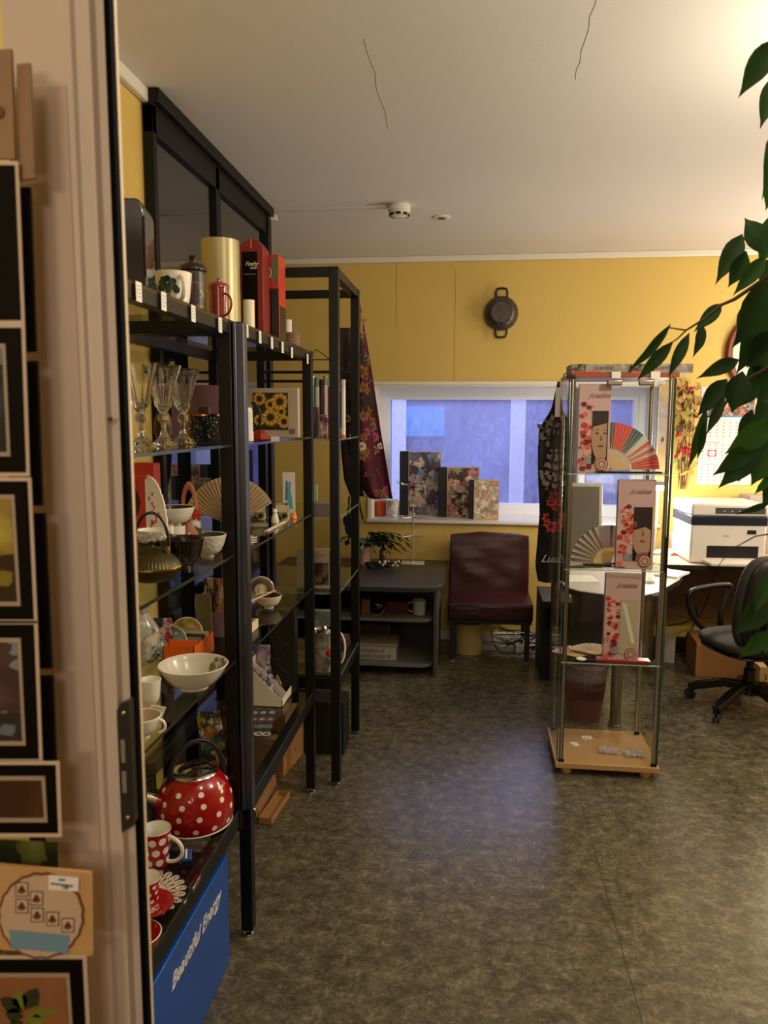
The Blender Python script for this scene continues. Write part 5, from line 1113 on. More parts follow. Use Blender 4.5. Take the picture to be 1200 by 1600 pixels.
# ------------------------------------------------------------------ ceiling fittings
p = at(623, 318, Z=CH); r = thing('smoke_detector', (p.x, p.y + .03, CH), 0, 'round white smoke detector on the ceiling at the end of a cable duct', 'smoke detector')
pw_ = M('warm_white_plastic', 'ddd6c6', .4)
m = MB(); m.lathe([(.052, 0), (.055, -.004), (.055, -.028), (.050, -.032)], 40); m.build('base', pw_, r)
m = MB(); m.lathe([(.048, -.030), (.050, -.038), (.044, -.050), (.030, -.056), (.001, -.058)], 40); m.build('sensor_cap', pw_, r)
m = MB()
for k in range(8):
    a = 2 * PI * k / 8; m.m = Matrix.Rotation(a, 4, 'Z'); m.box(.042, -.012, -.052, .0492, .012, -.040)
m.build('vents', M('vent_black', '161412', .6), r)
q = at(420, 322, Z=CH); MB().box(q.x - .6 - p.x, -.008, -.010, -.054, .008, 0).build('cable_duct', M('duct_white', 'c9c2b5', .5), r, bevel=.001)
S.objects['cable_duct'].parent = None; o = S.objects['cable_duct']; o.location = r.location; tag(o, 'thin pale cable duct along the ceiling leading to the smoke detector', 'cable duct')
p = at(690, 339, Z=CH); r = thing('ceiling_spot', (p.x, p.y, CH), 0, 'small round recessed spot in the ceiling right of the smoke detector', 'ceiling light')
m = MB(); m.lathe([(.044, 0), (.044, -.004), (.032, -.008), (.022, -.008), (.020, -.002)], 36, cap=False); m.build('ring', pw_, r)
m = MB(); m.lathe([(.022, -.001), (.019, -.010), (.001, -.011)], 24); m.build('lens', M('spot_dark', '2e2925', .2), r)

# ------------------------------------------------------------------ window sill things
def gift_box(label, px0, px1, ytop, ybot, dy, mt, spine_px, Y0):
    Y = Y0; a_ = at(px0 + spine_px, ybot, Y=Y); b_ = at(px1, ybot, Y=Y); top = at(px1, ytop, Y=Y)
    r = thing('gift_box', (a_.x, Y, WZ0 + .0008), R(4), label, 'gift box', 'floral gift boxes on the window sill'); w_ = b_.x - a_.x; h = top.z - WZ0; s_ = spine_px * mpp(a_)
    MB().box(0, 0, 0, w_, dy, h).build('carton', mt, r, bevel=.001)
    MB().box(-s_, .004, 0, 0, dy, h * 1.0).build('spine', M('navy_spine', '10131f', .5), r, bevel=.001)
    gb = M('gold_border', 'c9a866', .4, .3); t = .004
    for bx in ((0, -.001, 0, w_, 0, t), (0, -.001, h - t, w_, 0, h), (0, -.001, 0, t, 0, h), (w_ - t, -.001, 0, w_, 0, h)): MB().box(*bx).build('gold_edge', gb, r)
    return r
gift_box('largest floral gift box with blue grey roses, left on the sill', 624, 688, 706, 799, .09, floral('blue_roses', ['5f6790', 'b8a3a3', '3b3f58', '8d93b4', 'c9b7a6', '544a50', '7a86ad'], 22, .6), 14, 5.21)
gift_box('middle floral gift box with pink roses on dark ground', 685, 748, 731, 803, .08, floral('pink_roses', ['c08a80', 'd8bda4', '4a2f30', 'e0c9b6', '8d8a6a', 'b0707a', '2e2428'], 24, .6), 13, 5.14)
gift_box('smallest gift box with pale peach roses, right on the sill', 733, 779, 751, 803, .07, floral('peach_roses', ['ccb8a0', 'c9a594', 'a3a88e', 'd6c9b4', 'b98a80', 'dcd2c0'], 30, .6), 7, 5.06)
p = at(595, 800, Y=5.16); cup('orange_jar', 'orange glass jar on the left end of the window sill', (p.x, p.y, WZ0 + .001), .040, .036, .10, M('orange_jar_glass', 'c8581c', .25), M('orange_jar_glass'), cat='jar', curve=1)
p = at(613, 803, Y=5.12); cup('white_pot', 'white cup with faint grey pattern next to the orange jar', (p.x, p.y, WZ0 + .001), .046, .036, .115, floral('grey_speckled_cup', ['d8d6d4', 'dfdddb', 'a8a8ac', 'e2e0dd'], 40, .3), white, curve=1)

# ------------------------------------------------------------------ low desk under the window, left
TZ = .545
tl, tr_ = at(540, 916, Z=TZ), at(698, 890, Z=TZ)
r = thing('low_desk', (-.55, 4.65, 0), 0, 'low charcoal desk with rounded corner and open shelves under the window', 'desk')
char = M('charcoal_laminate', '33312f', .35, bump=.02); rim_ = M('grey_edge', '4c4a46', .4)
def topshape(x0, x1, y0, y1, rc): 
    P = [(x0, y0)] + [(x1 - rc + rc * math.sin(t), y0 + rc - rc * math.cos(t)) for t in [i * PI / 16 for i in range(9)]] + [(x1, y1), (x0, y1)]
    return P
xl_, xr_, yf, yb_ = -1.25, at(695, 905, Z=TZ).x, at(620, 918, Z=TZ).y, 4.985
r.location = (xl_, yf, 0)
def loc(P): return [(x - xl_, y - yf) for x, y in P]
MB().prism(loc(topshape(xl_, xr_, yf, yb_, .16)), TZ - .028, TZ).build('table_top', char, r, bevel=.003)
MB().box(xr_ - .055 - xl_, .10, 0, xr_ - .035 - xl_, .62, TZ - .028).build('side_panel', rim_, r, bevel=.002)
MB().box(-.0, .60, 0, xr_ - .05 - xl_, .62, TZ - .028).build('back_panel', char, r)
MB().box(0, .10, 0, .02, .62, TZ - .028).build('side_panel', rim_, r)
for z in (at(600, 965, Y=yf + .1).z, at(600, 1035, Y=yf + .1).z):
    MB().prism(loc(topshape(xl_ + .02, xr_ - .055, yf + .08, yf + .60, .09)), z - .018, z).build('shelf', M('grey_shelf', '6a6661', .4), r, bevel=.002)
zs1 = at(600, 965, Y=yf + .1).z; zs2 = at(600, 1035, Y=yf + .1).z
YD = yf + .2
def shelf_spot(px, z, Y=YD): p = at(px, 960, Y=Y); return Vector((p.x, Y, z + .0008))
cup('grey_mug', 'grey white mug on the upper shelf of the low desk', shelf_spot(655, zs1), .040, .038, .085, M('grey_glaze', 'a7a39a', .3), M('grey_glaze'), cat='mug', handle=R(180), hr=.005, curve=1)
r = thing('steel_bowl', shelf_spot(590, zs1), 0, 'shiny round steel ball bowl on the upper shelf of the low desk', 'bowl'); m = MB(); m.ball((0, 0, .045), .045, 32); m.build('ball', M('dark_chrome', '55555a', .08, 1), r)
m = MB(); m.tube([(.046 * math.cos(t), -.02 + .03 * math.sin(t), .045 + .046 * math.sin(t)) for t in [2 * PI * i / 20 for i in range(20)]], .003, closed=True); m.build('ring', chrome, r)
carton('ochre_box', 'small ochre box at the left on the upper desk shelf', shelf_spot(573, zs1), .05, .08, .09, M('ochre_card', '6b4a22', .6))
carton('red_cloth_box', 'dark red box in the middle of the upper desk shelf', shelf_spot(624, zs1, YD + .05), .13, .10, .07, M('dark_red_box', '4d1512', .6), R(-6))
a_ = at(560, 1028, Y=YD); r = carton('motherboard_box', 'flat cream carton with printed letters on the lower desk shelf', (at(590, 1020, Y=YD - .05).x - .06, YD + .05, zs2 + .001), .34, .22, .075, M('newsprint_card', 'a8a090', .6))
text('print', 'ELITEGROUP', .030, tk, r, (-.07, -.1106, .052), FRONT); text('print', 'Motherboard', .038, tk, r, (-.07, -.1106, .022), FRONT)
carton('white_carton', 'thin pale carton lying on the motherboard carton', (at(600, 1005, Y=YD).x - .06, YD + .05, zs2 + .077), .28, .2, .018, M('faded_card', '8d8272', .6), R(3))
carton('wooden_plank', 'short brown board on the lower desk shelf behind the cartons', (at(578, 985, Y=YD).x, YD + .25, zs2 + .001), .20, .10, .14, M('plank_brown', '54402c', .6))
# things on the low desk
p = at(572, 868, Y=4.86); r = thing('potted_cactus', (p.x - .01, 4.80, TZ + .001), 0, 'pink pot with an arching dark green christmas cactus on the low desk', 'potted plant')
m = MB(); m.lathe([(.045, 0), (.060, .10), (.064, .10), (.064, .115), (.058, .115), (.054, .09), (.001, .09)], 32); m.build('pot', M('dusty_pink_pot', 'b08a7c', .5, vary=.15, vscale=25), r)
m = MB(); random.seed(21)
for k in range(30):
    a = random.uniform(-.6, 1.2) if k % 3 else random.uniform(0, 2 * PI); ln = random.uniform(.14, .27); P0 = Vector((.02 * math.cos(a), .02 * math.sin(a), .10)); hgt = random.uniform(.04, .12)
    if k in (0, 1): a = .05; ln = .30; hgt = .11
    n = 6; prev = P0
    for i in range(n):
        u = (i + 1) / n; q = P0 + Vector((math.cos(a) * ln * u, math.sin(a) * ln * u * .45 - .02, hgt * math.sin(u * 2.5) - .02 * u * u * (3 if k % 2 else 1)))
        d = (q - prev); s_ = d.cross(Vector((0, .3, 1))).normalized() * .022
        V = [prev, prev.lerp(q, .5) + s_, q, prev.lerp(q, .5) - s_]; m.add([tuple(v) for v in V] + [tuple(v + Vector((0, 0, .004))) for v in V], [(0, 1, 2, 3), (7, 6, 5, 4), (0, 4, 5, 1), (1, 5, 6, 2), (2, 6, 7, 3), (3, 7, 4, 0)]); prev = q
m.build('foliage', M('cactus_green', '24401f', .45), r)
p = at(598, 880, Y=4.84); r = thing('perfume_bottle', (p.x, p.y, TZ + .001), 0, 'slim amber glass bottle behind the white trinket pile', 'bottle'); m = MB(); m.lathe([(.022, 0), (.022, .08), (.010, .10), (.010, .115), (.012, .15), (.001, .152)], 20); m.build('bottle', M('amber_glass', '4a2e1a', .1, coat=.5), r)
p = at(598, 888, Y=4.66); r = thing('decor_wreath', (p.x, p.y, TZ + .001), 0, 'pile of black ornaments and white paper roses on the low desk', 'ornament')
m = MB(); random.seed(4)
for k in range(16): m.mi = 0; m.ball((random.uniform(-.10, .06), random.uniform(-.05, .05), random.uniform(.012, .03)), random.uniform(.012, .024), 10, (1.3, 1, .6))
for k in range(16):
    m.mi = 1; c = Vector((random.uniform(-.02, .11), random.uniform(-.05, .03), random.uniform(.025, .045))); m.ball(c, random.uniform(.006, .011), 8, (1, 1, .7))
o = m.build('pile', [M('black_gloss', '131213', .2), M('silver_white', 'cfcac6', .4)], r); o['kind'] = 'stuff'
p = at(645, 878, Y=4.84); r = thing('jewellery_stand', (p.x, p.y, TZ + .001), 0, 'thin wire jewellery stand with three tiers of curled arms on the low desk', 'stand')
MB().box(-.075, -.055, 0, .075, .055, .008).build('base', M('pale_base', 'b5b0a4', .4), r, bevel=.003)
wire = M('steel_wire', 'c2beb4', .35, .6); zt = at(643, 752, Y=p.y).z - TZ
m = MB(); m.tube([(0, 0, .008), (0, 0, zt)], .0042); m.lathe([(.012, .008), (.006, .016)], 12); m.build('pole', wire, r)
for z_, px_w, na in ((at(643, 837, Y=p.y).z - TZ, 26, 5), (at(643, 808, Y=p.y).z - TZ, 26, 5), (at(643, 757, Y=p.y).z - TZ, 26, 5)):
    m = MB(); q = px_w * mpp(p)
    for k in range(na):
        a = 2 * PI * k / na + .3; u = Vector((math.cos(a), math.sin(a) * .8, 0)); m.tube([Vector((0, 0, z_)), Vector((0, 0, z_)) + u * q * .8, Vector((0, 0, z_ + .006)) + u * q, Vector((0, 0, z_ + .018)) + u * q * 1.06], .0034, 6)
    m.build('hook_arms', wire, r)
r2 = thing('clear_card_holder', (p.x + .03, p.y - .02, TZ + at(643, 800, Y=p.y).z - TZ), 0, 'clear box with floral paper hanging on the jewellery stand', 'box'); hh = at(650, 752, Y=p.y).z - at(650, 792, Y=p.y).z
r2.location = (at(651, 792, Y=p.y - .06).x, p.y - .06, at(651, 792, Y=p.y - .06).z)
MB().box(-.055, -.01, 0, .055, .01, hh).build('paper', floral('dark_rose_paper', ['e0d8d0', '3a2c30', 'b0706c', 'e8e0d8', 'd0c4bc'], 34, .4), r2)
MB().box(-.058, -.014, -.003, .068, .014, hh + .003).build('clear_box', glass, r2)

# ------------------------------------------------------------------ maroon chair
leath = M('maroon_leather', '340d14', .36, bump=.12, bscale=14, vary=.12, vscale=5)
cx0, cx1 = -.14, .37; cy0 = 4.5
r = thing('lounge_chair', (cx0, cy0, 0), 0, 'low maroon leather chair with thin dark legs under the window', 'chair'); W_ = cx1 - cx0
sz = .38
def cushion(x0, y0, z0, x1, y1, z1, puff=.012, name='cushion', wr=.006):
    m = MB(); n = 12
    def side(fn): m.grid(fn, n, n)
    dx, dy, dz = x1 - x0, y1 - y0, z1 - z0
    b = lambda u, v: puff * (math.sin(PI * u) * math.sin(PI * v)) ** .6
    side(lambda u, v: (x0 + dx * u, y0 + dy * v, z1 + b(u, v) + wr * noise.noise(Vector((u * 4, v * 6, 1))) * b(u, v) / puff)); side(lambda u, v: (x0 + dx * u, y0 + dy * v, z0 - b(u, v) * .3))
    side(lambda u, v: (x0 + dx * u, y0 - b(u, v) * .6 + wr * noise.noise(Vector((u * 3 + v * 2, v * 7, 5))) * b(u, v) / puff, z0 + dz * v)); side(lambda u, v: (x0 + dx * u, y1 + b(u, v) * .5, z0 + dz * v))
    side(lambda u, v: (x0 - b(u, v) * .4, y0 + dy * u, z0 + dz * v)); side(lambda u, v: (x1 + b(u, v) * .4, y0 + dy * u, z0 + dz * v))
    return m
cushion(0, 0, .27, W_, .42, sz - .005, .012).build('seat', leath, r, bevel=.012)
o = cushion(.0, .0, 0, W_ - .01, .09, at(760, 834, Y=4.82).z - sz + .01, .014, wr=.02).build('backrest', leath, r, bevel=.014); o.location = (0.0, .30, sz - .02); o.rotation_euler = (R(-8), 0, 0)
m = MB(); m.box(.005, .02, .245, W_ - .005, .40, .27); m.build('seat_frame', M('dark_chair_frame', '1b1512', .4), r, bevel=.002)
for x, y in ((.015, .02), (W_ - .045, .02), (.015, .37), (W_ - .045, .37)):
    m = MB(); m.box(x, y, .012, x + .03, y + .03, .25); m.build('leg', M('dark_chair_frame'), r, bevel=.002)
    m = MB(); m.m = Matrix.Translation((x + .015, y + .015, 0)); m.lathe([(.016, 0), (.016, .012), (.010, .014)], 14); m.build('glide', M('pale_glide', '8d877c', .5), r)
m = MB(); m.box(.4, .35, 0, .41, .37, 0)
# cream bin behind the chair
p = at(712, 1018, Z=0); bn = 27 * mpp(p); r = thing('cream_bin', (p.x, p.y + .02, .001), 0, 'cream waste bin standing behind the left legs of the maroon chair', 'bin')
r.location = (-.01, 4.74, .001)
m = MB(); m.lathe([(.085, 0), (.095, .19), (.098, .19), (.098, .20), (.090, .20), (.08, .01), (.001, .01)], 36); m.build('bucket', M('cream_plastic', 'b8a468', .5), r)
# cables and socket box
random.seed(9); r = thing('cable_tangle', (.28, 4.85, 0.0), 0, 'tangle of black and white cables on the floor behind the maroon chair', 'cables')
for col_, n_ in ((blackp, 5), (M('white_cable', 'b8b2a8', .4), 3)):
    for k in range(n_):
        P = [Vector((random.uniform(-.18, .25), random.uniform(-.12, .08), max(.006, random.uniform(-.02, .15)))) for _ in range(7)]
        Q = []
        for i in range(len(P) - 1):
            for f in range(5):
                t = f / 5; a0, a1, a2, a3 = P[max(i - 1, 0)], P[i], P[i + 1], P[min(i + 2, len(P) - 1)]
                v = .5 * ((2 * a1) + (-a0 + a2) * t + (2 * a0 - 5 * a1 + 4 * a2 - a3) * t * t + (-a0 + 3 * a1 - 3 * a2 + a3) * t ** 3); v.z = max(v.z, .005); v.y = min(v.y, .11); Q.append(v)
        m = MB(); m.tube(Q, .0035, 6); m.build('cable', col_, r)
carton('socket_strip', 'white power strip under the maroon chair', (.17, 4.80, .001), .22, .05, .035, M('socket_white', 'a8a294', .4), R(-5))
carton('adapter_box', 'small grey adapter lying among the cables', (.33, 4.78, .001), .10, .07, .05, M('socket_white'), R(10))
r = thing('wall_socket', (.23, YB - .001, .22), 0, 'white double wall socket low behind the chair', 'socket'); MB().box(-.06, -.012, -.035, .06, 0, .035).build('plate', M('socket_white'), r, bevel=.003)

# ------------------------------------------------------------------ computer tower / black speakers by the chair
bm_ = M('black_case', '0d0d0e', .45)
r = thing('computer_tower', (.40, 4.25, .001), 0, 'tall black computer tower standing right of the maroon chair', 'computer'); MB().box(0, 0, 0, .17, .40, .46).build('case', bm_, r, bevel=.004)
MB().box(.012, -.003, .30, .158, 0, .44).build('front_bezel', M('gloss_black', '0a0a0b', .15), r, bevel=.001)
r = thing('black_carton', (0, 0, 0), R(0), 'big dark grey box with a wire handle behind the glass cabinet', 'box')
a_, b_ = at(886, 1000, Y=4.28), at(945, 1005, Y=4.28); r.location = (.60, 4.28, .001)
MB().prism([(0, 0), (.17, 0), (.17, at(940, 938, Y=4.28).z), (.0, at(895, 925, Y=4.28).z)], 0, .3, 'y').build('case', M('dark_grey_case', '22221f', .5), r, bevel=.003)
m = MB(); m.tube([(.10, .02, .475), (.115, .02, .505), (.13, .02, .475)], .003); m.build('wire_handle', blackp, r)

# ------------------------------------------------------------------ desks at right
DZ = .67
beige = M('beige_laminate', 'b8a58f', .25); dkd = M('dark_desk_edge', '241f1c', .4)
r = thing('wall_desk', (1.05, 4.37, 0), 0, 'beige desk along the back wall carrying the printer', 'desk')
MB().box(-.02, 0, DZ - .025, 2.0, .61, DZ).build('desk_top', [beige], r, bevel=.002); MB().box(-.02, -.003, DZ - .026, 2.0, 0, DZ - .002).build('edge_band', dkd, r)
MB().box(.03, .50, .24, 1.95, .52, DZ - .026).build('modesty_panel', M('brown_panel', '5a4022', .5), r)
MB().box(-.02, .04, 0, .0, .60, DZ - .026).build('side_panel', M('brown_panel'), r); MB().box(1.9, .04, 0, 1.92, .60, DZ - .026).build('side_panel', M('brown_panel'), r)
MB().box(.04, .515, .0, 1.9, .545, .10).build('skirting_duct', dkd, r)
PL = [at(x, y, Z=DZ) for x, y in ((884, 917), (905, 923), (950, 929), (1005, 930), (1030, 924), (1062, 905), (1068, 897))]
PL = [(p.x, p.y) for p in PL]; PL = PL + [(1.04, 4.36), (.45, 4.36), (.42, 4.0)]
o0 = Vector((.75, 3.9, 0)); r = thing('corner_desk', o0, 0, 'white topped desk wing with a curved black edge behind the glass cabinet', 'desk')
P2 = [(x - o0.x, y - o0.y) for x, y in PL]
MB().prism(P2, DZ - .004, DZ).build('desk_top', M('white_laminate', 'd5cdc6', .25), r); MB().prism(P2, DZ - .032, DZ - .0045).build('edge_band', dkd, r)
p = at(959, 1137, Z=0); m = MB(); m.m = Matrix.Translation((p.x - o0.x + .01, p.y - o0.y + .03, 0)); m.lathe([(.034, 0), (.034, .01), (.026, .012), (.026, DZ - .032)], 28); m.build('leg', M('brushed_leg', '8f8a7a', .3, .9), r)
m = MB(); m.m = Matrix.Translation((.30, .35, 0)); m.lathe([(.026, 0), (.026, DZ - .032)], 28); m.build('leg', M('brushed_leg'), r)
m = MB(); m.m = Matrix.Translation((-.28, .35, 0)); m.lathe([(.026, 0), (.026, DZ - .032)], 28); m.build('leg', M('brushed_leg'), r)
# papers on the desks
for k, (px, py, wd, dp, rz, lb) in enumerate(((900, 905, .20, .16, 8, 'white sheet of paper on the desk wing behind the lower fan'), (985, 905, .22, .16, -6, 'white paper stack on the desk wing behind the slim boxes'), (1042, 862, .16, .12, 20, 'pale papers on the desk beside the printer'), (1050, 898, .12, .18, -35, 'white keyboard shaped pad at the tip of the desk wing'))):
    p = at(px, py, Z=DZ); carton('paper_sheet', lb, (p.x, p.y, DZ + .0006), wd, dp, .004 + .006 * (k % 2), paper, R(rz), cat='paper', bevel=0, part='sheet')
p = at(1058, 868, Z=DZ); r = thing('red_pen', (p.x, p.y, DZ + .001), R(15), 'small red pen lying on the desk in front of the printer', 'pen'); m = MB(); m.tube([(-.04, 0, .005), (.04, 0, .005)], .005); m.build('barrel', M('pen_red', 'b02430', .3), r)
# paper fan of documents left of the printer
r = thing('letter_rack', (0, 0, 0), 0, 'rack of white letters standing left of the printer', 'paper'); p = at(1062, 860, Z=DZ); r.location = (p.x, p.y, DZ + .001)
for k in range(5): m = MB(); m.m = Matrix.Translation((.012 * k - .03, 0, 0)) @ Matrix.Rotation(R(-16 + 5 * k), 4, 'Y'); m.box(0, -.08, 0, .001, .08, .10 + .01 * (k % 2)); m.build('letter', paper, r)
# monitor
a_ = at(896, 876, Y=4.28); r = thing('monitor', (.66, 4.28, DZ), 0, 'silver grey monitor tilted back behind the lower fan in the cabinet', 'monitor')
r.location = (at(912, 870, Y=4.25).x, 4.25, DZ + .001)
wv = at(943, 800, Y=4.25).x - at(885, 800, Y=4.25).x; hh = at(920, 755, Y=4.25).z - DZ
m = MB(); m.m = Matrix.Rotation(R(-9), 4, 'X'); m.box(-wv / 2 - .03, 0, .02, wv / 2, .03, hh); m.build('shell', M('silver_white_plastic', 'c4bfb5', .35), r, bevel=.005)
m = MB(); m.m = Matrix.Rotation(R(-9), 4, 'X'); m.box(-wv / 2 - .02, -.0015, .04, wv / 2 - .018, 0, hh - .02); m.build('screen', M('grey_screen', '6b655c', .25), r)
MB().box(-.10, -.02, 0, .10, .12, .012).build('stand', M('silver_white_plastic'), r, bevel=.003)
# desk lamp (bright head)
lp = at(1027, 762, Y=4.62); r = thing('desk_lamp', (lp.x + .02, 4.72, DZ), 0, 'small bright white desk lamp shining beside the printer, seen through the cabinet', 'lamp')
hz = lp.z - DZ
m = MB(); m.lathe([(.06, 0), (.06, .012), (.02, .018)], 32); m.build('base', M('lamp_grey', 'a8a49c', .4), r)
m = MB(); m.tube([(0, 0, .015), (.015, .02, hz * .6), (0, -.04, hz + .03)], .007); m.build('arm', M('lamp_grey'), r)
m = MB(); m.box(-.055, -.12, hz + .012, .055, -.03, hz + .032); m.build('lamp_head', M('lamp_grey'), r, bevel=.006)
m = MB(); m.box(-.048, -.118, hz - .014, .048, -.034, hz + .012); m.build('diffuser', M('lamp_light', 'fff2dc', .5, emit=110), r, bevel=.004)
bulb('desk_bulb', (lp.x + .02, 4.63, lp.z - .06), .04, 11, (1.0, .9, .75))
# printer
q0, q1 = at(1078, 866, Y=4.42), at(1192, 866, Y=4.42); r = thing('printer', (q0.x, 4.42, DZ + .001), R(2), 'white laser printer with dark control band on the wall desk', 'printer')
PW = q1.x - q0.x + .02; PH = at(1120, 787, Y=4.45).z - DZ; pwm = M('printer_white', 'd9d4cc', .35); pdk = M('printer_navy', '1c2030', .3)
m = MB(); m.box(0, 0, 0, PW, .36, PH * .66); m.build('body', pwm, r, bevel=.012)
m = MB(); m.box(-.002, -.004, PH * .64, PW + .002, .36, PH * .80); m.build('control_band', pdk, r, bevel=.006)
m = MB(); m.box(-.004, -.008, PH * .80, PW + .004, .36, PH); m.build('lid', pwm, r, bevel=.012)
m = MB(); m.box(PW * .30, -.0095, PH * .84, PW * .96, -.007, PH * .94); m.build('panel_strip', M('panel_grey', '4a4a48', .3), r, bevel=.001)
m = MB(); m.box(PW * .22, -.002, PH * .10, PW * .90, .05, PH * .30); m.build('tray_slot', M('slot_black', '0c0c0c', .5), r)
m = MB(); m.prism([(PW * .20, -.11), (PW * .90, -.11), (PW * .93, .01), (PW * .17, .01)], .004, .022); m.build('paper_tray', pwm, r, bevel=.004)
m = MB(); m.box(PW * .74, -.002, PH * .50, PW * .86, 0, PH * .57); m.build('logo_plate', pdk, r, bevel=.001)
text('print', 'xerox', .014, M('print_grey'), r, (PW * .42, -.0006, PH * .47), FRONT)
for k in range(4): m = MB(); m.m = Matrix.Translation((PW * (.42 + .1 * k), -.010, PH * .885)) @ Matrix.Rotation(R(90), 4, 'X'); m.lathe([(.004, -.001), (.004, .001)], 10); m.build('button', M('button_light', 'b9c4b4', .4), r)
r = thing('paper_bag', (at(1185, 785, Y=4.84).x, 4.82, DZ + .001), R(6), 'grey document box with crumpled paper behind the printer', 'box'); MB().box(-.06, 0, 0, .30, .15, at(1180, 775, Y=4.82).z - DZ).build('carton', M('grey_doc_box', '9a9188', .6), r, bevel=.003)
# calendar
a_, b_ = at(1088, 757, Y=YB), at(1172, 757, Y=YB); tz_, mz, bz_ = at(1110, 604, Y=YB).z, at(1110, 652, Y=YB).z, at(1110, 757, Y=YB).z
r = thing('wall_calendar', (a_.x, YB - .001, bz_), 0, 'wall calendar with a village picture above pale month pages and a red date marker', 'calendar'); W_ = b_.x - a_.x; H1, H2 = mz - bz_, tz_ - bz_
MB().box(0, -.003, 0, W_, 0, H2).build('pages', M('calendar_paper', 'cfc9c6', .7), r)
MB().box(.03, -.0045, H1 + .012, W_ - .004, -.003, H2 - .01).build('picture', floral('village_print', ['6b5a50', '8d99a8', '5a3a30', 'b8a890', '4f6a58', 'a0624c'], 26, .5), r)
MB().box(.02, -.005, H1, W_ - .004, -.003, H1 + .012).build('blue_band', M('calendar_blue', '4a72a8', .6), r)
m = MB()
for blk_ in range(3):
    zt_ = H1 - .015 - blk_ * H1 / 3.05
    m.box(.03, -.0036, zt_ - .006, W_ * .4, -.003, zt_)
    for i in range(7):
        for j in range(5): m.box(.02 + i * (W_ - .05) / 7, -.0036, zt_ - .024 - j * .021, .02 + i * (W_ - .05) / 7 + .014, -.003, zt_ - .014 - j * .021)
m.build('date_print', M('date_grey', '9a9698', .7), r)
c_ = (at(1112, 708, Y=YB).x - a_.x, at(1112, 708, Y=YB).z - bz_); m = MB(); m.box(c_[0] - .026, -.005, c_[1] + .016, c_[0] + .026, -.0036, c_[1] + .021).box(c_[0] - .026, -.005, c_[1] - .021, c_[0] + .026, -.0036, c_[1] - .016).box(c_[0] - .026, -.005, c_[1] - .021, c_[0] - .021, -.0036, c_[1] + .021).box(c_[0] + .021, -.005, c_[1] - .021, c_[0] + .026, -.0036, c_[1] + .021)
m.build('date_marker', M('marker_red', 'c43a44', .4), r)
# round wall clock, wooden rim
p = at(1205, 551, Y=YB); r = thing('wall_clock', (p.x, YB - .002, p.z), 0, 'large round wall clock with a brown wooden rim half hidden by the leaves', 'clock'); rr = (at(1205, 551, Y=YB).x - at(1121, 551, Y=YB).x) * .86
rr = (p.z - at(1205, 622, Y=YB).z)
m = MB(); m.m = Matrix.Rotation(R(90), 4, 'X'); m.lathe([(rr, 0), (rr, .02), (rr * .95, .035), (rr * .86, .03), (rr * .83, .015)], 64, cap=False); m.build('rim', M('red_brown_wood', '6b3018', .35, vary=.2, vscale=12), r)
m = MB(); m.m = Matrix.Rotation(R(90), 4, 'X'); m.lathe([(rr * .86, .001), (rr * .86, .012)], 48); m.build('dial', M('dial_ivory', 'd6d2c2', .5), r)
m = MB(); m.strip([(0, -.016, 0), (-.09, -.016, .06)], .008, .002, up=(0, 1, 0)); m.strip([(0, -.018, 0), (-.03, -.018, -.16)], .006, .002, up=(0, 1, 0)); m.build('hands', blackp, r)
# dried flower bunch hanging on the wall
c = at(1068, 690, Y=4.965); r = thing('dried_bouquet', c, 0, 'hanging bunch of dried yellow leaves and red flowers on the wall beside the cabinet', 'bouquet')
random.seed(31); m = MB()
for k in range(60):
    u = random.uniform(-1, 1); a = Vector((random.gauss(0, .05), random.gauss(0, .03), u * .27 + .08)); d = Vector((random.uniform(-1, 1), random.uniform(-.4, .2), random.uniform(-1, 1))).normalized() * random.uniform(.04, .09); s_ = d.cross(Vector((0, 1, 0))).normalized() * random.uniform(.010, .02)
    a.y = min(a.y, .03); m.mi = random.choice([0, 0, 1, 1, 2, 3])
    m.add([tuple(a), tuple(a + d * .5 + s_), tuple(a + d), tuple(a + d * .5 - s_ + Vector((0, -.01, 0)))], [(0, 1, 2, 3)])
m.mi = 4
for k in range(20):
    a = Vector((random.gauss(.0, .03), random.gauss(-.02, .02), random.gauss(-.05, .03) if k < 14 else .33)); m.ball(a, random.uniform(.009, .016), 7)
m.build('leaves', [M('straw', 'b0924e', .7), M('dry_tan', 'a07a4a', .7), M('dry_green', '8a9a3c', .7), M('dry_brown', '4f3420', .7), M('dried_red', '9c1f2a', .6)], r, smooth=0)
m = MB()
for k in range(9):
    x = random.uniform(-.02, .03); m.tube([(x, 0, -.30), (x + random.gauss(0, .02), -.01, -.05), (x + random.gauss(.02, .03), -.01, .18), (random.gauss(.02, .02), 0, .32)], .0025, 5)
m.build('stems', M('stem_brown', '4a3018', .7), r)

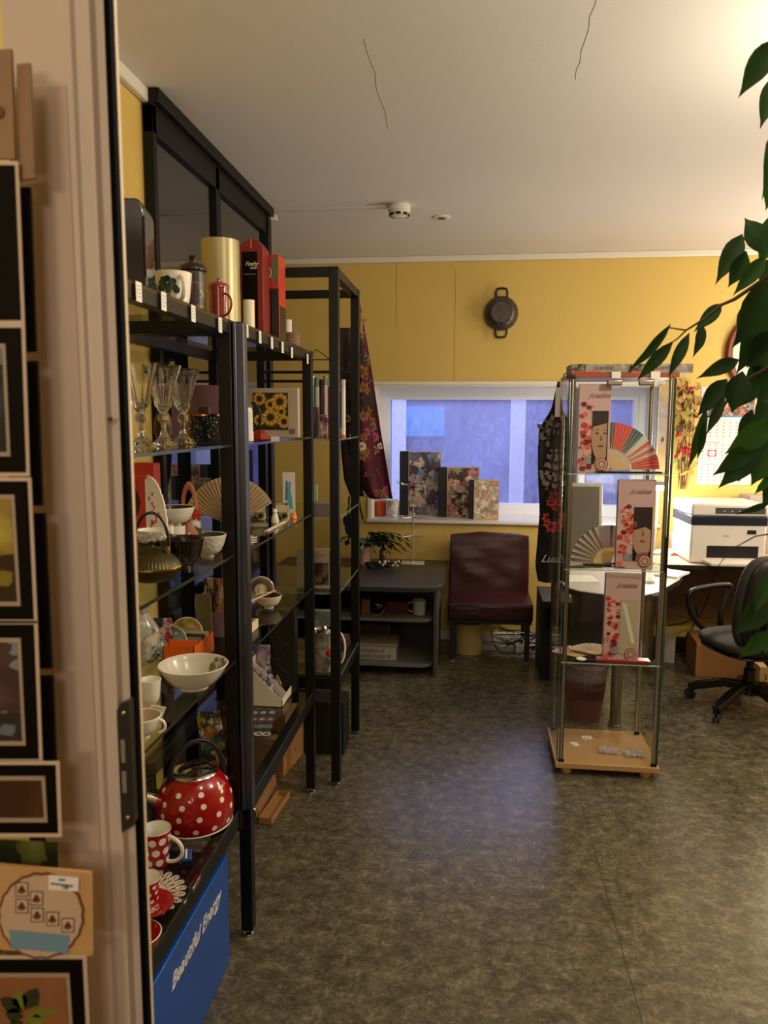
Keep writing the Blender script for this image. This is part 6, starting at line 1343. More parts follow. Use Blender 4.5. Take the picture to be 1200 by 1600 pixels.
# ------------------------------------------------------------------ right window corner things seen through the cabinet
# ------------------------------------------------------------------ waste basket with bag
p = at(914, 1128, Z=0); r = thing('waste_basket', (p.x, p.y + .06, .001), 0, 'maroon slotted plastic waste basket with a clear bag liner', 'bin')
h_ = .285; rt_, rb2 = .108, .082
mar = M('maroon_plastic', '5e1a22', .35); m = MB(); m.lathe([(rb2, 0), (rb2 + .012, h_ * .40), (rb2 + .010, h_ * .40), (rb2 - .003, .003), (.001, .003)], 40, cap=False); m.build('lower_wall', mar, r)
m = MB(); n = 44
for tier, (za_, zb_) in enumerate(((.40, .60), (.62, .80), (.82, .97))):
    for k in range(n):
        a = 2 * PI * k / n; r0, r1 = rb2 + (rt_ - rb2) * za_, rb2 + (rt_ - rb2) * zb_; m.tube([(r0 * math.cos(a), r0 * math.sin(a), za_ * h_), (r1 * math.cos(a), r1 * math.sin(a), zb_ * h_)], .0035, 4)
    for zz in (za_, zb_): q_ = rb2 + (rt_ - rb2) * zz; m.lathe([(q_ + .003, zz * h_ - .003), (q_ + .003, zz * h_ + .003), (q_ - .002, zz * h_ + .003), (q_ - .002, zz * h_ - .003)], 40, cap=False)
m.build('slotted_wall', mar, r)
m = MB(); m.lathe([(rt_ - .002, h_ * .95), (rt_ + .006, h_ * .97), (rt_ + .006, h_), (rt_ - .002, h_)], 40, cap=False); m.build('rim', mar, r)
m = MB(); m.grid(lambda u, v: ((rt_ + .010 + .008 * noise.noise(Vector((u * 9, v * 3, 0))) - .01 * abs(v - .5)) * math.cos(2 * PI * u), (rt_ + .010 + .008 * noise.noise(Vector((u * 9, v * 3, 0))) - .01 * abs(v - .5)) * math.sin(2 * PI * u), h_ * (.74 + .32 * v)), 48, 6); m.build('bag_liner', pane('bag_film', (.86, .84, .88), 1.7, .12, body=.12), r)

# ------------------------------------------------------------------ white box and kraft box under the desks
p = at(1052, 1037, Z=0); r = thing('white_box', (p.x, p.y, .001), R(-22), 'white carton standing on the floor under the desk beside the cabinet', 'box'); MB().box(-.11, 0, 0, .0, .05, .17).build('carton', M('white_grey_card', 'b4aea4', .5), r, bevel=.001); MB().box(0, .002, .002, .001, .048, .168).build('side_label', paper, r)
m = MB(); 
for k in range(5): m.box(.001, .018, .04 + .018 * k, .0016, .026, .05 + .018 * k)
m.build('print', lt, r)
r = thing('kraft_box', (1.46, 4.42, .001), R(-4), 'kraft carton on the floor behind the office chair', 'box', 'kraft cartons under the shelves'); del r['group']
MB().box(-.16, 0, 0, .30, .28, .20).build('carton', kraft, r, bevel=.002)
r = thing('kraft_box', (1.70, 4.28, .001), 0, 'pale kraft carton at the right edge behind the chair base', 'box'); MB().box(-.10, 0, 0, .2, .1, .12).build('carton', M('pale_kraft', 'cbb07c', .7), r, bevel=.002)
text('print', '33', .05, M('pen_grey'), r, (-.08, -.0006, .06), FRONT)
# cables hanging under the wall desk
r = thing('desk_cable', (1.2, 4.9, 0), 0, 'black cable sagging under the wall desk', 'cable'); m = MB()
for P in (((1120, 887), (1095, 960), (1042, 978)), ((1090, 950), (1080, 985), (1055, 1005))):
    Q = [at(x, y, Y=4.84) - Vector((1.2, 4.9, 0)) for x, y in P]; m.tube([Q[0], Q[0].lerp(Q[1], .5) + Vector((.01, 0, 0)), Q[1], Q[1].lerp(Q[2], .5) + Vector((0, 0, -.02)), Q[2]], .004, 6)
m.build('cable', blackp, r)

# ------------------------------------------------------------------ office chair
OC = Vector((1.42, 3.93, 0)); r = thing('office_chair', OC, 0, 'black swivel office chair with loop armrests and five star base', 'office chair')
fab = M('black_fabric', '27231f', .75, bump=.3, bscale=120); pls = M('chair_plastic', '141313', .32)
cast = M('caster', '17120f', .35)
ang0 = math.atan2(at(1112, 1132, Z=0).y - OC.y + .0, at(1112, 1132, Z=0).x - OC.x)
for k in range(5):
    a = ang0 + 2 * PI * k / 5; u = Vector((math.cos(a), math.sin(a), 0)); e = u * .285
    m = MB(); m.strip([Vector((0, 0, .13)) + u * .03, Vector((0, 0, .125)) + u * .12, Vector((0, 0, .085)) + u * .24, Vector((0, 0, .065)) + u * .29], .046, .040); m.build('base_spoke', pls, r, bevel=.006)
    m = MB(); v = Vector((-u.y, u.x, 0)); c = e + Vector((0, 0, .026))
    rot = Matrix.Translation(c) @ Matrix.Rotation(a + .5, 4, 'Z') @ Matrix.Rotation(R(90), 4, 'X')
    for s_ in (-.016, .006): m.m = rot @ Matrix.Translation((0, 0, s_)); m.mi = 0; m.lathe([(.020, 0), (.026, .002), (.026, .009), (.020, .011)], 24)
    m.mi = 1; m.m = rot @ Matrix.Translation((0, 0, .0172)); m.lathe([(.016, 0), (.016, .0008), (.008, .001)], 20)
    m.m = Matrix(); m.mi = 0; m.tube([c, e + Vector((0, 0, .07))], .007); m.build('caster', [cast, M('caster_hub', '8d8478', .4)], r)
m = MB(); m.lathe([(.045, .09), (.045, .15), (.030, .16), (.028, .22), (.018, .225), (.018, .30), (.06, .302), (.06, .325)], 28); m.build('column', pls, r)
def pad(cx, cy, cz, rx, ry, rz_, e=.35):
    m = MB(); n, k = 32, 14; sg = lambda v, p: math.copysign(abs(v) ** p, v); vs = []
    for i in range(k + 1):
        ph = -PI / 2 + PI * i / k
        for j in range(n):
            t = 2 * PI * j / n; vs.append((cx + rx * sg(math.cos(ph), .5) * sg(math.cos(t), .62), cy + ry * sg(math.cos(ph), .5) * sg(math.sin(t), .62), cz + rz_ * sg(math.sin(ph), .8)))
    return m.add(vs, [(i * n + j, i * n + (j + 1) % n, (i + 1) * n + (j + 1) % n, (i + 1) * n + j) for i in range(k) for j in range(n)])
SA = R(20); RZ = Matrix.Rotation(SA, 4, 'Z')
o = pad(0, 0, .368, .225, .215, .042).build('seat', fab, r); o.rotation_euler = (0, 0, SA)
m = pad(0, 0, .332, .215, .205, .016); o = m.build('seat_shell', pls, r); o.rotation_euler = (0, 0, SA)
bc = at(1207, 905, Y=3.80) - OC
o = pad(0, 0, 0, .045, .20, .235).build('backrest', fab, r); o.location = (.01, -.13, .60); o.rotation_euler = (0, R(6), SA - R(80))
o = pad(0, 0, 0, .02, .19, .22).build('back_shell', pls, r); o.location = (.025, -.16, .60); o.rotation_euler = (0, R(6), SA - R(80))
m = MB(); m.strip([(.01, -.03, .32), (.02, -.16, .31), (.03, -.205, .36), (.03, -.19, .58)], .06, .012, up=(.4, -.8, .3)); m.build('back_bar', pls, r, bevel=.002)
for sgn in (1, -1):
    m = MB(); P = []
    L0 = [(-.02, .33), (-.10, .37), (-.17, .44), (-.195, .52), (-.19, .565), (-.15, .585), (-.05, .60), (.03, .602), (.055, .595), (.055, .57), (.02, .50), (.0, .42), (.01, .33)]
    M3 = RZ
    P = [M3 @ Vector((x, sgn * (.245 if z < .45 else .255), z)) for x, z in L0]
    Q = []
    for i in range(len(P) - 1):
        for f in range(3):
            t = f / 3; a0, a1, a2, a3 = P[max(i - 1, 0)], P[i], P[i + 1], P[min(i + 2, len(P) - 1)]
            Q.append(.5 * ((2 * a1) + (-a0 + a2) * t + (2 * a0 - 5 * a1 + 4 * a2 - a3) * t * t + (-a0 + 3 * a1 - 3 * a2 + a3) * t ** 3))
    m.tube(Q, .0155, 10); m.build('armrest', pls, r)

# ------------------------------------------------------------------ glass display cabinet
gx0, gx1, gy0, gy1 = .362, .785, 3.075, 3.445
r = thing('glass_cabinet', (gx0, gy0, 0), 0, 'tall narrow glass display cabinet with beech base and aluminium corner posts', 'display cabinet'); W_, D_ = gx1 - gx0, gy1 - gy0
beech = M('beech_laminate', 'b08a58', .28, vary=.08, vscale=9); GT = 1.645
MB().box(0, 0, .032, W_, D_, .055).build('base_board', beech, r, bevel=.002)
for x, y in ((.05, .04), (W_ - .05, .04), (.05, D_ - .04), (W_ - .05, D_ - .04)): m = MB(); m.m = Matrix.Translation((x, y, 0)); m.lathe([(.018, 0), (.023, .008), (.023, .026), (.020, .032)], 24); m.build('foot', M('beech_foot', 'c79a5e', .35), r)
MB().box(.012, .004, GT, W_ - .0, D_ - .004, GT + .018).build('top_board', M('dark_beech', '8a4a20', .35), r, bevel=.002)
pst = M('aluminium_post', 'b4b2a8', .22, .95)
for x, y in ((.024, .022), (W_ - .024, .022), (.024, D_ - .022), (W_ - .024, D_ - .022)):
    m = MB(); m.m = Matrix.Translation((x, y, 0)); 
    P = [(.0095 * math.cos(t), .0095 * math.sin(t)) for t in [2 * PI * i / 20 for i in range(20)]]; m.prism(P, .055, GT); m.build('post', pst, r)
    MB().box(x - .012, y - .013, .055, x + .012, y - .0105, .068).build('post_clip', blackp, r)
MB().box(.030, .0085, .055, .032, .0115, GT).build('dark_gap', blackp, r); MB().box(W_ - .017, .009, .055, W_ - .014, .012, GT).build('dark_gap', blackp, r)
for bx in ((.006, .024, .058, .010, D_ - .024, GT - .002), (W_ - .010, .024, .058, W_ - .006, D_ - .024, GT - .002), (.030, D_ - .012, .058, W_ - .030, D_ - .008, GT - .002), (.036, .006, .058, W_ - .032, .010, GT - .002)):
    MB().box(*bx).build('glass_pane', glass, r)
tq = M('glass_edge_green', '2c4a41', .15)
for x in (.0055, W_ - .0105): MB().box(x, .022, .058, x + .005, .0235, GT - .002).build('glass_rim', tq, r)
GS = (at(950, 888, Y=gy0).z - .0, at(950, 742, Y=gy0).z, at(950, 1035, Y=gy0).z)
GS = (1.268, .878, .487)
for z in GS: m = MB(); m.box(.012, .014, z - .005, W_ - .012, D_ - .014, z); m.mi = 1; m.box(.012, .0125, z - .005, W_ - .012, .014, z); m.build('glass_shelf', [shelfglass, M('pale_green_edge', 'a9c4b4', .1, alpha=.75)], r)
for x in (.18, .30):
    m = MB(); m.m = Matrix.Translation((x, .008, GT - .020)); m.box(-.03, -.012, -.012, .03, .008, .012); m.build('door_hinge', M('satin_nickel', 'b0aa9c', .3, .9), r, bevel=.006)
m = MB(); m.box(.165, -.006, GT - .004, .20, .01, GT + .022); m.build('hinge_plate', M('white_clip', 'd8d4ca', .4), r, bevel=.001); m = MB(); m.box(W_ - .11, -.006, GT - .006, W_ - .075, .01, GT + .022); m.build('hinge_plate', M('white_clip'), r, bevel=.001)
m = MB(); m.box(-.004, .0, GT - .004, .03, .05, GT + .012); m.build('corner_cap', blackp, r, bevel=.003)
m = MB(); m.box(W_ - .020, -.002, .87, W_ - .012, .012, 1.02); m.build('door_grip', blackp, r, bevel=.001)
G0 = Vector(r.location)
def gp_(px, z, dy, py=800):  # a place inside the cabinet
    Y = gy0 + dy; return Vector((at(px, py, Y=Y).x, Y, z + .0008))
# slim doll boxes with poppies and a window
poppy = floral('poppy_print', ['b5332a', 'd0503c', '7d1c1c', 'c24434', '5b2a2a', 'd98a7c'], 30, .3)
pinkc = M('blush_card', 'c7a3a0', .45)
def doll_box(label, pxl, pxr, ytop, dy, z, win, rz=0, wside=1, face=None):
    Y = gy0 + dy; a_, b_ = at(pxl, 800, Y=Y).x, at(pxr, 800, Y=Y).x; h = at((pxl + pxr) / 2, ytop, Y=Y).z - z
    r = thing('fan_box', ((a_ + b_) / 2, Y, z + .0008), rz, label, 'box', 'slim blush boxes in the glass cabinet'); w_ = b_ - a_; r['group'] = 'slim blush boxes in the glass cabinet'
    MB().box(-w_ / 2, 0, 0, w_ / 2, .028, h).build('carton', pinkc, r, bevel=.001)
    m = MB(); random.seed(int(pxl))
    x0, x1 = -w_ / 2 + .002, -w_ * .04
    for k in range(46):
        m.mi = k % 4; u = random.random(); z_ = h * (.04 + .74 * u); x = random.uniform(x0 + .008, x1 - .004); s_ = random.uniform(.008, .014)
        m.prism([(min(x1, max(x0, px_)), z2) for px_, z2 in ell(x, z_, s_, s_ * .85, 11)], -.0006 - .00004 * k, 0, 'y')
        if k % 3 == 0: m.mi = 4; m.prism(ell(min(x1 - .004, max(x0 + .004, x)), z_, s_ * .25, s_ * .25, 7), -.0028, 0, 'y')
    m.build('poppy_print', [M('poppy_red', 'b8342a', .45), M('poppy_coral', 'd46a58', .45), M('poppy_dark', '7a201e', .45), M('poppy_pale', 'd9a396', .45), M('poppy_heart', '1c1214', .5)], r, smooth=0)
    text('script', 'Juvelina', .027, M('script_mauve', '5a2a34', .5), r, (-w_ * .20, -.0008, h * .87), FRONT, shear=.6)
    panel(r, 'rule_line', M('script_mauve'), w_ * .02, h * .845, w_ * .32, h * .849, 0)
    wx0, wx1, wz0, wz1 = -w_ * .06, w_ * .40, h * .10, h * .70
    if win == 'bag':
        panel(r, 'window', M('cream_interior', 'b5a78c', .2), wx0, wz0, wx1 + .006, h * .72, 0, t=.003)
        m = MB()
        for k in range(4): m.add([(wx0 + .006 + .004 * k, -.0034, wz1 - .01), (wx0 + .009 + .004 * k, -.0034, wz1 - .01), (wx1 - .014 + .003 * k, -.0034, wz0 + .05), (wx1 - .016 + .003 * k, -.0034, wz0 + .045)], [(0, 1, 2, 3)])
        m.build('film_crease', M('film_glint', 'e0dccb', .15), r, smooth=0)  # glints along the film creases, painted as pale streaks
    else:
        fr = panel(r, 'window', M('window_frame_dark', '1c191b', .3), wx0, wz0, wx1 + .004, wz1, 0, t=.003)
        m = MB(); cx, cz = (wx0 + wx1) / 2 + (.008 if win == 'a' else .004), (wz0 + wz1) / 2 - (.0 if win == 'a' else -.006); fw, fh = (wx1 - wx0) * .66, (wz1 - wz0) * .44
        cl = lambda P: [(min(wx1, max(wx0, x)), min(wz1, max(wz0, z_))) for x, z_ in P]
        m.mi = 0; m.prism(cl(ell(cx, cz, fw, fh)), -.0036, -.003, 'y')
        m.mi = 1; m.prism(cl([(wx0, cz + fh * .45), (wx1, cz + fh * .62), (wx1, wz1), (wx0, wz1)]), -.0040, -.003, 'y')           # head cloth / fringe
        m.mi = 0 if win == 'a' else 3; m.prism(cl([(cx - fw * .5, cz - fh * .9), (cx + fw * .4, cz - fh * .8), (wx1, wz0), (wx0 + .01, wz0)]), -.0038, -.003, 'y')
        if win == 'a':
            for ex in (-.45, .35): m.mi = 1; m.prism(cl(ell(cx + fw * ex, cz + fh * .18, .0075, .003, 14)), -.0042, -.003, 'y'); m.mi = 4; m.prism(cl(ell(cx + fw * ex, cz + fh * .17, .0028, .0024, 10)), -.0046, -.003, 'y')
            for ex in (-.45, .35): m.mi = 1; m.prism(cl([(cx + fw * ex - .010, cz + fh * .30), (cx + fw * ex, cz + fh * .36), (cx + fw * ex + .010, cz + fh * .31), (cx + fw * ex, cz + fh * .33)]), -.0044, -.003, 'y')
        else:
            m.mi = 1; m.prism(cl([(wx0, cz + fh * .1), (cx + fw * .2, cz + fh * .25), (wx1, cz + fh * .1), (wx1, cz + fh * .7), (wx0, cz + fh * .7)]), -.0042, -.003, 'y'); m.mi = 2; m.prism(cl(ell(wx0 + .004, cz + fh * .35, .010, .012, 12)), -.0046, -.003, 'y')
        m.mi = 3; m.prism(cl([(cx - .004, cz + fh * .1), (cx + .001, cz + fh * .12), (cx + .005, cz - fh * .12), (cx - .005, cz - fh * .14)]), -.0041, -.003, 'y')
        m.mi = 2; m.prism(cl(ell(cx - .002, cz - fh * .36, .0105, .0042, 14)), -.0044, -.003, 'y'); m.mi = 4; m.prism(cl(ell(cx - .002, cz - fh * .36, .0095, .0006, 10)), -.0048, -.003, 'y')
        m.build('portrait', [M('skin_print', 'b08a70', .5), M('hair_print', '2a1e1e', .5), M('lip_print', '8a3e38', .5), M('skin_shade_print', '7d5c4a', .5), M('eye_print', '15100f', .5)], r, smooth=0)
    ec = (w_ * .27, h * .10)
    m = MB(); m.mi = 0; m.prism(ell(*ec, .025, .025, 30), -.0055, 0, 'y'); m.mi = 1; m.prism(ell(*ec, .0205, .0205, 30), -.006, 0, 'y'); m.mi = 2; m.prism(ell(*ec, .0175, .0175, 28), -.0064, 0, 'y'); m.mi = 3; m.prism(ell(*ec, .013, .013, 24), -.0068, 0, 'y'); m.mi = 1; m.prism(ell(*ec, .008, .008, 20), -.0072, 0, 'y'); m.mi = 4; m.prism(ell(*ec, .003, .003, 10), -.0076, 0, 'y')
    m.build('emblem', [M('emblem_red', 'a83a34', .4), M('emblem_cream', 'd8ccb4', .4), M('emblem_rose', 'b06a5c', .4), M('emblem_green', '6a7a58', .4), blackp], r)
    panel(r, 'flower_label', M('grey_label', '8f8c90', .5, vary=.3, vscale=80), -w_ * .30, h * .10, -w_ * .06, h * .18, -.0016)
    return r
doll_box('blush poppy box with a girl face in its window, on the top cabinet shelf', 899, 948, 600, .035, GS[0], 'a', R(-3))
doll_box('blush poppy box with a dark veiled face, on the middle cabinet shelf', 965, 1024, 750, .035, GS[1], 'b', R(2))
doll_box('blush poppy box with an empty clear window, on the lower cabinet shelf', 951, 1008, 897, .035, GS[2], 'bag', R(2))
# fans
fr_, ft, fw_ = M('fan_red', 'd0434c', .6), M('fan_teal', '37606a', .6), M('fan_pale', 'c6ccc4', .6)
p = gp_(963, GS[0], .09); Y = gy0 + .10
pv = at(955, 742, Y=Y); R1 = (at(1033, 735, Y=Y).x - pv.x)
fan('paper_fan', 'open red, teal and pale folding fan on the top cabinet shelf', Vector((pv.x - .006, Y, GS[0] + .008)), R1 * 1.0, R(2), R(103), 22, [fr_, ft, fw_], bam, (R(-8), 0, 0), inner=.44, mat_of=lambda k, n: 0 if k in (0, 1, 2, 3, 5, 7, 13, 14, 15, 16, 17) else (1 if k in (10, 11, 18, 20, 21, 12) else 2 if k in (9, 8, 6, 4) else 1), group='open fans in the glass cabinet')
ap_, aq, ar = M('fan_lilac', 'b9adc6', .6), M('fan_navy', '34324e', .6), M('fan_cream', 'b9ac9c', .6)
pv = at(953, 880, Y=Y); R2 = pv.x - at(893, 880, Y=Y).x
fan('paper_fan', 'open lilac, navy and cream folding fan on the middle cabinet shelf', Vector((pv.x, Y, GS[1] + .010)), R2 * 1.03, R(66), R(182), 24, [ap_, aq, ar], bam, (R(-8), 0, 0), inner=.42, mat_of=lambda k, n: 0 if k < 9 and k != 4 else (2 if k % 2 else 1), group='open fans in the glass cabinet')
# pile of closed fans on shelf 2
random.seed(17)
for k in range(7):
    x = .05 + .022 * k if k < 5 else .09; a = R(random.uniform(-14, 14)); o = thing('closed_fan', G0 + Vector((.035 + .03 * k, .05 + .012 * (k % 3), GS[1] + .001 + .006 * (k // 2))), a, 'closed folded fan in the pile below the open lilac fan, %s' % ('at the left end', 'second from the left', 'third from the left', 'in the middle', 'third from the right', 'second from the right', 'at the right end')[k], 'fan', 'closed fans piled on the middle cabinet shelf')
    m = MB(); m.prism([(0, -.012), (.13, -.007), (.13, .007), (0, .012)], 0, .005); m.build('sheet', [floral('closed_fan_print', ['a89690', '5a4a50', 'c2b4ac', '8a6a78'], 50, .4), M('fan_plum', '6b3a4c', .6)][k % 2], o, bevel=.001)
    m = MB(); m.box(-.004, -.0125, .0, .06, -.0118, .0055); m.build('guard_stick', bam if k % 2 else blackp, o)
MB_ = None
for k, (x0, x1, y, z, lb) in enumerate(((.085, .22, .03, GS[0], 'black closed fan lying in front of the open red fan'), (.21, .34, .026, GS[0], 'second black closed fan at the right end of the top cabinet shelf'), (.09, .20, .024, GS[1], 'black closed fan at the front of the middle cabinet shelf'))):
    o = thing('closed_fan', G0 + Vector((x0 + (.04 if k < 2 else 0), y, z + .001 + (.012 if k == 2 else 0))), R(3 * (k - 1)), lb, 'fan'); m = MB(); m.prism([(0, -.010), (x1 - x0, -.006), (x1 - x0, .006), (0, .010)], 0, .008); m.build('sheet', blackp, o, bevel=.002); m = MB(); m.lathe([(.003, .008), (.003, .010)], 8); m.build('rivet', brass, o)
# flat lying open fans on the lower shelf
for k, (px, cols_, lb) in enumerate(((918, (M('magenta_fan', '9c2c5c', .6), M('rose_white', 'd8c6cc', .6)), 'magenta and white fan lying half open on the lower cabinet shelf'), (938, (M('cream_fan', 'c9bda4', .6), M('rose_white')), 'cream fan lying half open beside the magenta one'))):
    o = fan('paper_fan', lb, G0 + Vector((.06 + .085 * k, .06 + .0 * k, GS[2] + .008 + .010 * k)), .11, R(20), R(150), 20, list(cols_), bam, (R(-84), 0, R(8 - 20 * k)), inner=.4, group='open fans in the glass cabinet')
    o.location = G0 + Vector((.085 + .075 * k, .07, GS[2] + .004 + .014 * k)); o.rotation_euler = (R(-80), 0, R(8))
o = thing('red_case', G0 + Vector((.155, .022, GS[2] + .001)), R(-1), 'long flat dark red case at the front of the lower cabinet shelf', 'case'); MB().box(0, 0, 0, .215, .05, .013).build('case', M('case_red', '8d1a24', .3), o, bevel=.002); MB().box(.004, .004, .013, .205, .046, .0145).build('lid', M('case_rose', 'b06a66', .3), o, bevel=.001)
o = thing('closed_fan', G0 + Vector((.06, .035, GS[2] + .001)), R(2), 'black closed fan behind the red case on the lower cabinet shelf', 'fan'); m = MB(); m.prism([(0, -.010), (.13, -.006), (.13, .006), (0, .010)], 0, .007); m.build('sheet', blackp, o); m = MB(); m.m = Matrix.Translation((.035, 0, .007)); m.lathe([(.02, 0), (.02, .003)], 20); m.build('round_tag', paper, o)
# beads and tags on the base board
bz = .055
beadm = M('glass_bead', 'e4e1e4', .2)
for k, (px, py, rz) in enumerate(((951, 1175, -3), (991, 1180, 4))):
    p = at(px, py, Z=bz); o = thing('bead_packet', (p.x, p.y, bz + .001), R(rz), 'clear packet of beads on the cabinet base, %s of the two' % ('left', 'right')[k], 'packet', 'bead packets on the cabinet base')
    m = MB(); random.seed(k); 
    for j in range(70): m.ball((random.uniform(-.036, .036), random.uniform(-.022, .022), random.uniform(.003, .008)), .0028, 6)
    q = m.build('beads', beadm, o); q['kind'] = 'stuff'
    MB().grid(lambda u, v: (-.045 + .09 * u, -.032 + .064 * v, .010 + .003 * math.sin(9 * u) * math.sin(7 * v)), 8, 8, .0008).build('bag', pane('bag_film'), o)
for k, (px, py, rz, wd) in enumerate(((917, 1153, 10, .045), (898, 1163, 25, .028))):
    p = at(px, py, Z=bz); o = thing('price_tag', (p.x, p.y, bz + .001), R(rz), ('larger white price tag lying on the cabinet base', 'tiny white tag lying left of the larger tag')[k], 'tag'); MB().box(-wd / 2, -.018, 0, wd / 2, .018, .0015).build('card', paper, o); m = MB()
    for j in range(2): m.box(-wd * .35, -.008 + .010 * j, .0015, wd * .3, -.005 + .010 * j, .0018)
    m.build('print', lt, o)
# flat boxes on the cabinet top
scm = floral('signature_box', ['a49c8c', 'a8a08f', '9a9282', '8a8070'], 12, .5)
for k, (x0, x1, lb) in enumerate(((.012, .235, 'flat grey green box with script on the cabinet top, left'), (.243, .475, 'flat grey green box with script on the cabinet top, right'))):
    o = thing('flat_box', G0 + Vector((x0, .012 + .004 * k, GT + .019)), 0, lb, 'box', 'flat boxes on the cabinet top'); MB().box(0, 0, 0, x1 - x0, .16, .034).build('carton', scm, o, bevel=.001)
    panel(o, 'dark_end', floral('box_flowers', ['2c2a22', '5a6048', '1c1c18', '7d8068'], 50, .4), .0, .0, .055, .034, 0); panel(o, 'red_line', M('marker_red'), -.002 if k else 0, -.0, .11, .006, -.0008)
    text('script', 'Juvelina', .024, tk, o, (.085, -.0012, .02), FRONT, shear=.7)
# ------------------------------------------------------------------ dark poppy apron left of the cabinet
ap3, fn3 = cloth_sheet('poppy_apron', 'dark apron printed with grey folds and red poppies hanging left of the cabinet', [(596, 872, 886), (640, 862, 890), (672, 842, 890), (740, 842, 889), (800, 845, 888), (850, 841, 886), (885, 838, 884), (908, 842, 883)], 3.50, floral('slate_cloth', ['241f22', '35302f', '1a181c', '2b2629'], 5, .9), waves=.016, piping=blackp)
p3 = [M('cloth_grey', '6f665f', .8), M('poppy_red'), M('poppy_dark'), M('cloth_taupe', '8a7d72', .8), M('denim_blue', '3c4a5c', .8), M('poppy_heart')]
random.seed(8); sp = []
for k in range(12): sp.append((random.uniform(.15, .7), random.uniform(.22, .48), random.uniform(.025, .045), 4, random.choice([0, 3])))
for k in range(9): sp.append((random.uniform(.15, .8), random.uniform(.50, .66), random.uniform(.022, .034), 6, random.choice([1, 1, 2])))
petals(ap3, fn3, sp, -.004).build('flower_print', p3, ap3, smooth=0)
q = Vector(fn3(.55, .80)); text('script', 'Luana', .05, M('script_pale', 'b8b2aa', .6), ap3, (q.x - .06, q.y - .035, q.z), FRONT, shear=.5)
m = MB(); q = Vector(fn3(.5, .02)); m.box(q.x - .03, q.y - .012, q.z - .14, q.x + .02, q.y - .009, q.z - .01); m.build('care_tag', M('white_clip'), ap3)
m = MB(); hk = at(885, 585, Y=3.50) - Vector(ap3.location); m.tube([Vector(fn3(.5, 0)), hk + Vector((-.01, 0, .0)), hk + Vector((.03, 0, .015))], .003); m.build('hook', blackp, ap3)

# ------------------------------------------------------------------ weeping fig in the foreground, right
FX, FYY = .98, 1.30
r = thing('weeping_fig', (FX, FYY, 0), 0, 'tall weeping fig with drooping dark green leaves at the right edge', 'plant')
m = MB(); m.lathe([(.12, 0), (.16, .28), (.17, .28), (.17, .31), (.15, .31), (.14, .27), (.001, .27)], 36); m.build('pot', M('clay_pot', '7a4a30', .7), r)
T0 = Vector((FX, FYY, 0))
m = MB(); m.tube([(0, 0, .27), (-.03, .01, .9), (-.10, 0, 1.5), (-.2, -.02, 2.05)], [.02, .016, .012, .006], 8)
bark = M('fig_bark', '3b2e1e', .8)
m.build('trunk', bark, r)
leafs = [((1212, 60), (1153, 154), 42, 1.20), ((1214, 118), (1187, 203), 34, 1.24), ((1216, 195), (1190, 314), 36, 1.2), ((1196, 398), (1163, 340), 40, 1.3), ((1160, 366), (1117, 446), 34, 1.34), ((1166, 392), (1137, 450), 32, 1.3), ((1197, 400), (1144, 463), 28, 1.24),
 ((1128, 474), (1083, 520), 24, 1.34), ((1098, 506), (1082, 560), 20, 1.3), ((1077, 520), (1043, 592), 20, 1.28), ((1048, 506), (977, 585), 17, 1.3), ((1052, 533), (993, 597), 22, 1.26), ((1155, 562), (1087, 592), 26, 1.2),
 ((1200, 440), (1143, 545), 60, 1.36), ((1212, 470), (1150, 585), 56, 1.4), ((1136, 592), (1088, 652), 34, 1.32), ((1160, 580), (1143, 647), 42, 1.3), ((1180, 585), (1147, 640), 40, 1.36), ((1132, 618), (1102, 682), 18, 1.3), ((1104, 634), (1074, 736), 18, 1.34), ((1100, 655), (1089, 720), 13, 1.3),
 ((1212, 655), (1131, 710), 44, 1.2), ((1190, 686), (1112, 744), 36, 1.22), ((1190, 695), (1121, 764), 40, 1.26), ((1172, 708), (1152, 754), 28, 1.3), ((1206, 685), (1173, 760), 52, 1.28), ((1205, 740), (1178, 773), 16, 1.3), ((1206, 625), (1177, 672), 40, 1.34),
 ((1202, 786), (1148, 804), 12, 1.15), ((1200, 893), (1178, 962), 24, 1.12), ((1198, 935), (1148, 992), 44, 1.14), ((1200, 985), (1154, 1028), 30, 1.12), ((1210, 970), (1194, 1024), 22, 1.16), ((1208, 900), (1187, 934), 20, 1.15),
 ((1215, 330), (1185, 420), 40, 1.4), ((1210, 500), (1178, 600), 50, 1.44), ((1215, 560), (1180, 640), 44, 1.42), ((1180, 470), (1152, 530), 36, 1.42), ((1215, 400), (1188, 470), 46, 1.42), ((1216, 260), (1196, 330), 30, 1.36), ((1175, 640), (1150, 700), 30, 1.40), ((1214, 720), (1190, 800), 34, 1.4),
 ((1225, 520), (1165, 575), 60, 1.38), ((1200, 545), (1160, 620), 40, 1.46)]
mv = MB(); random.seed(13); bases = []
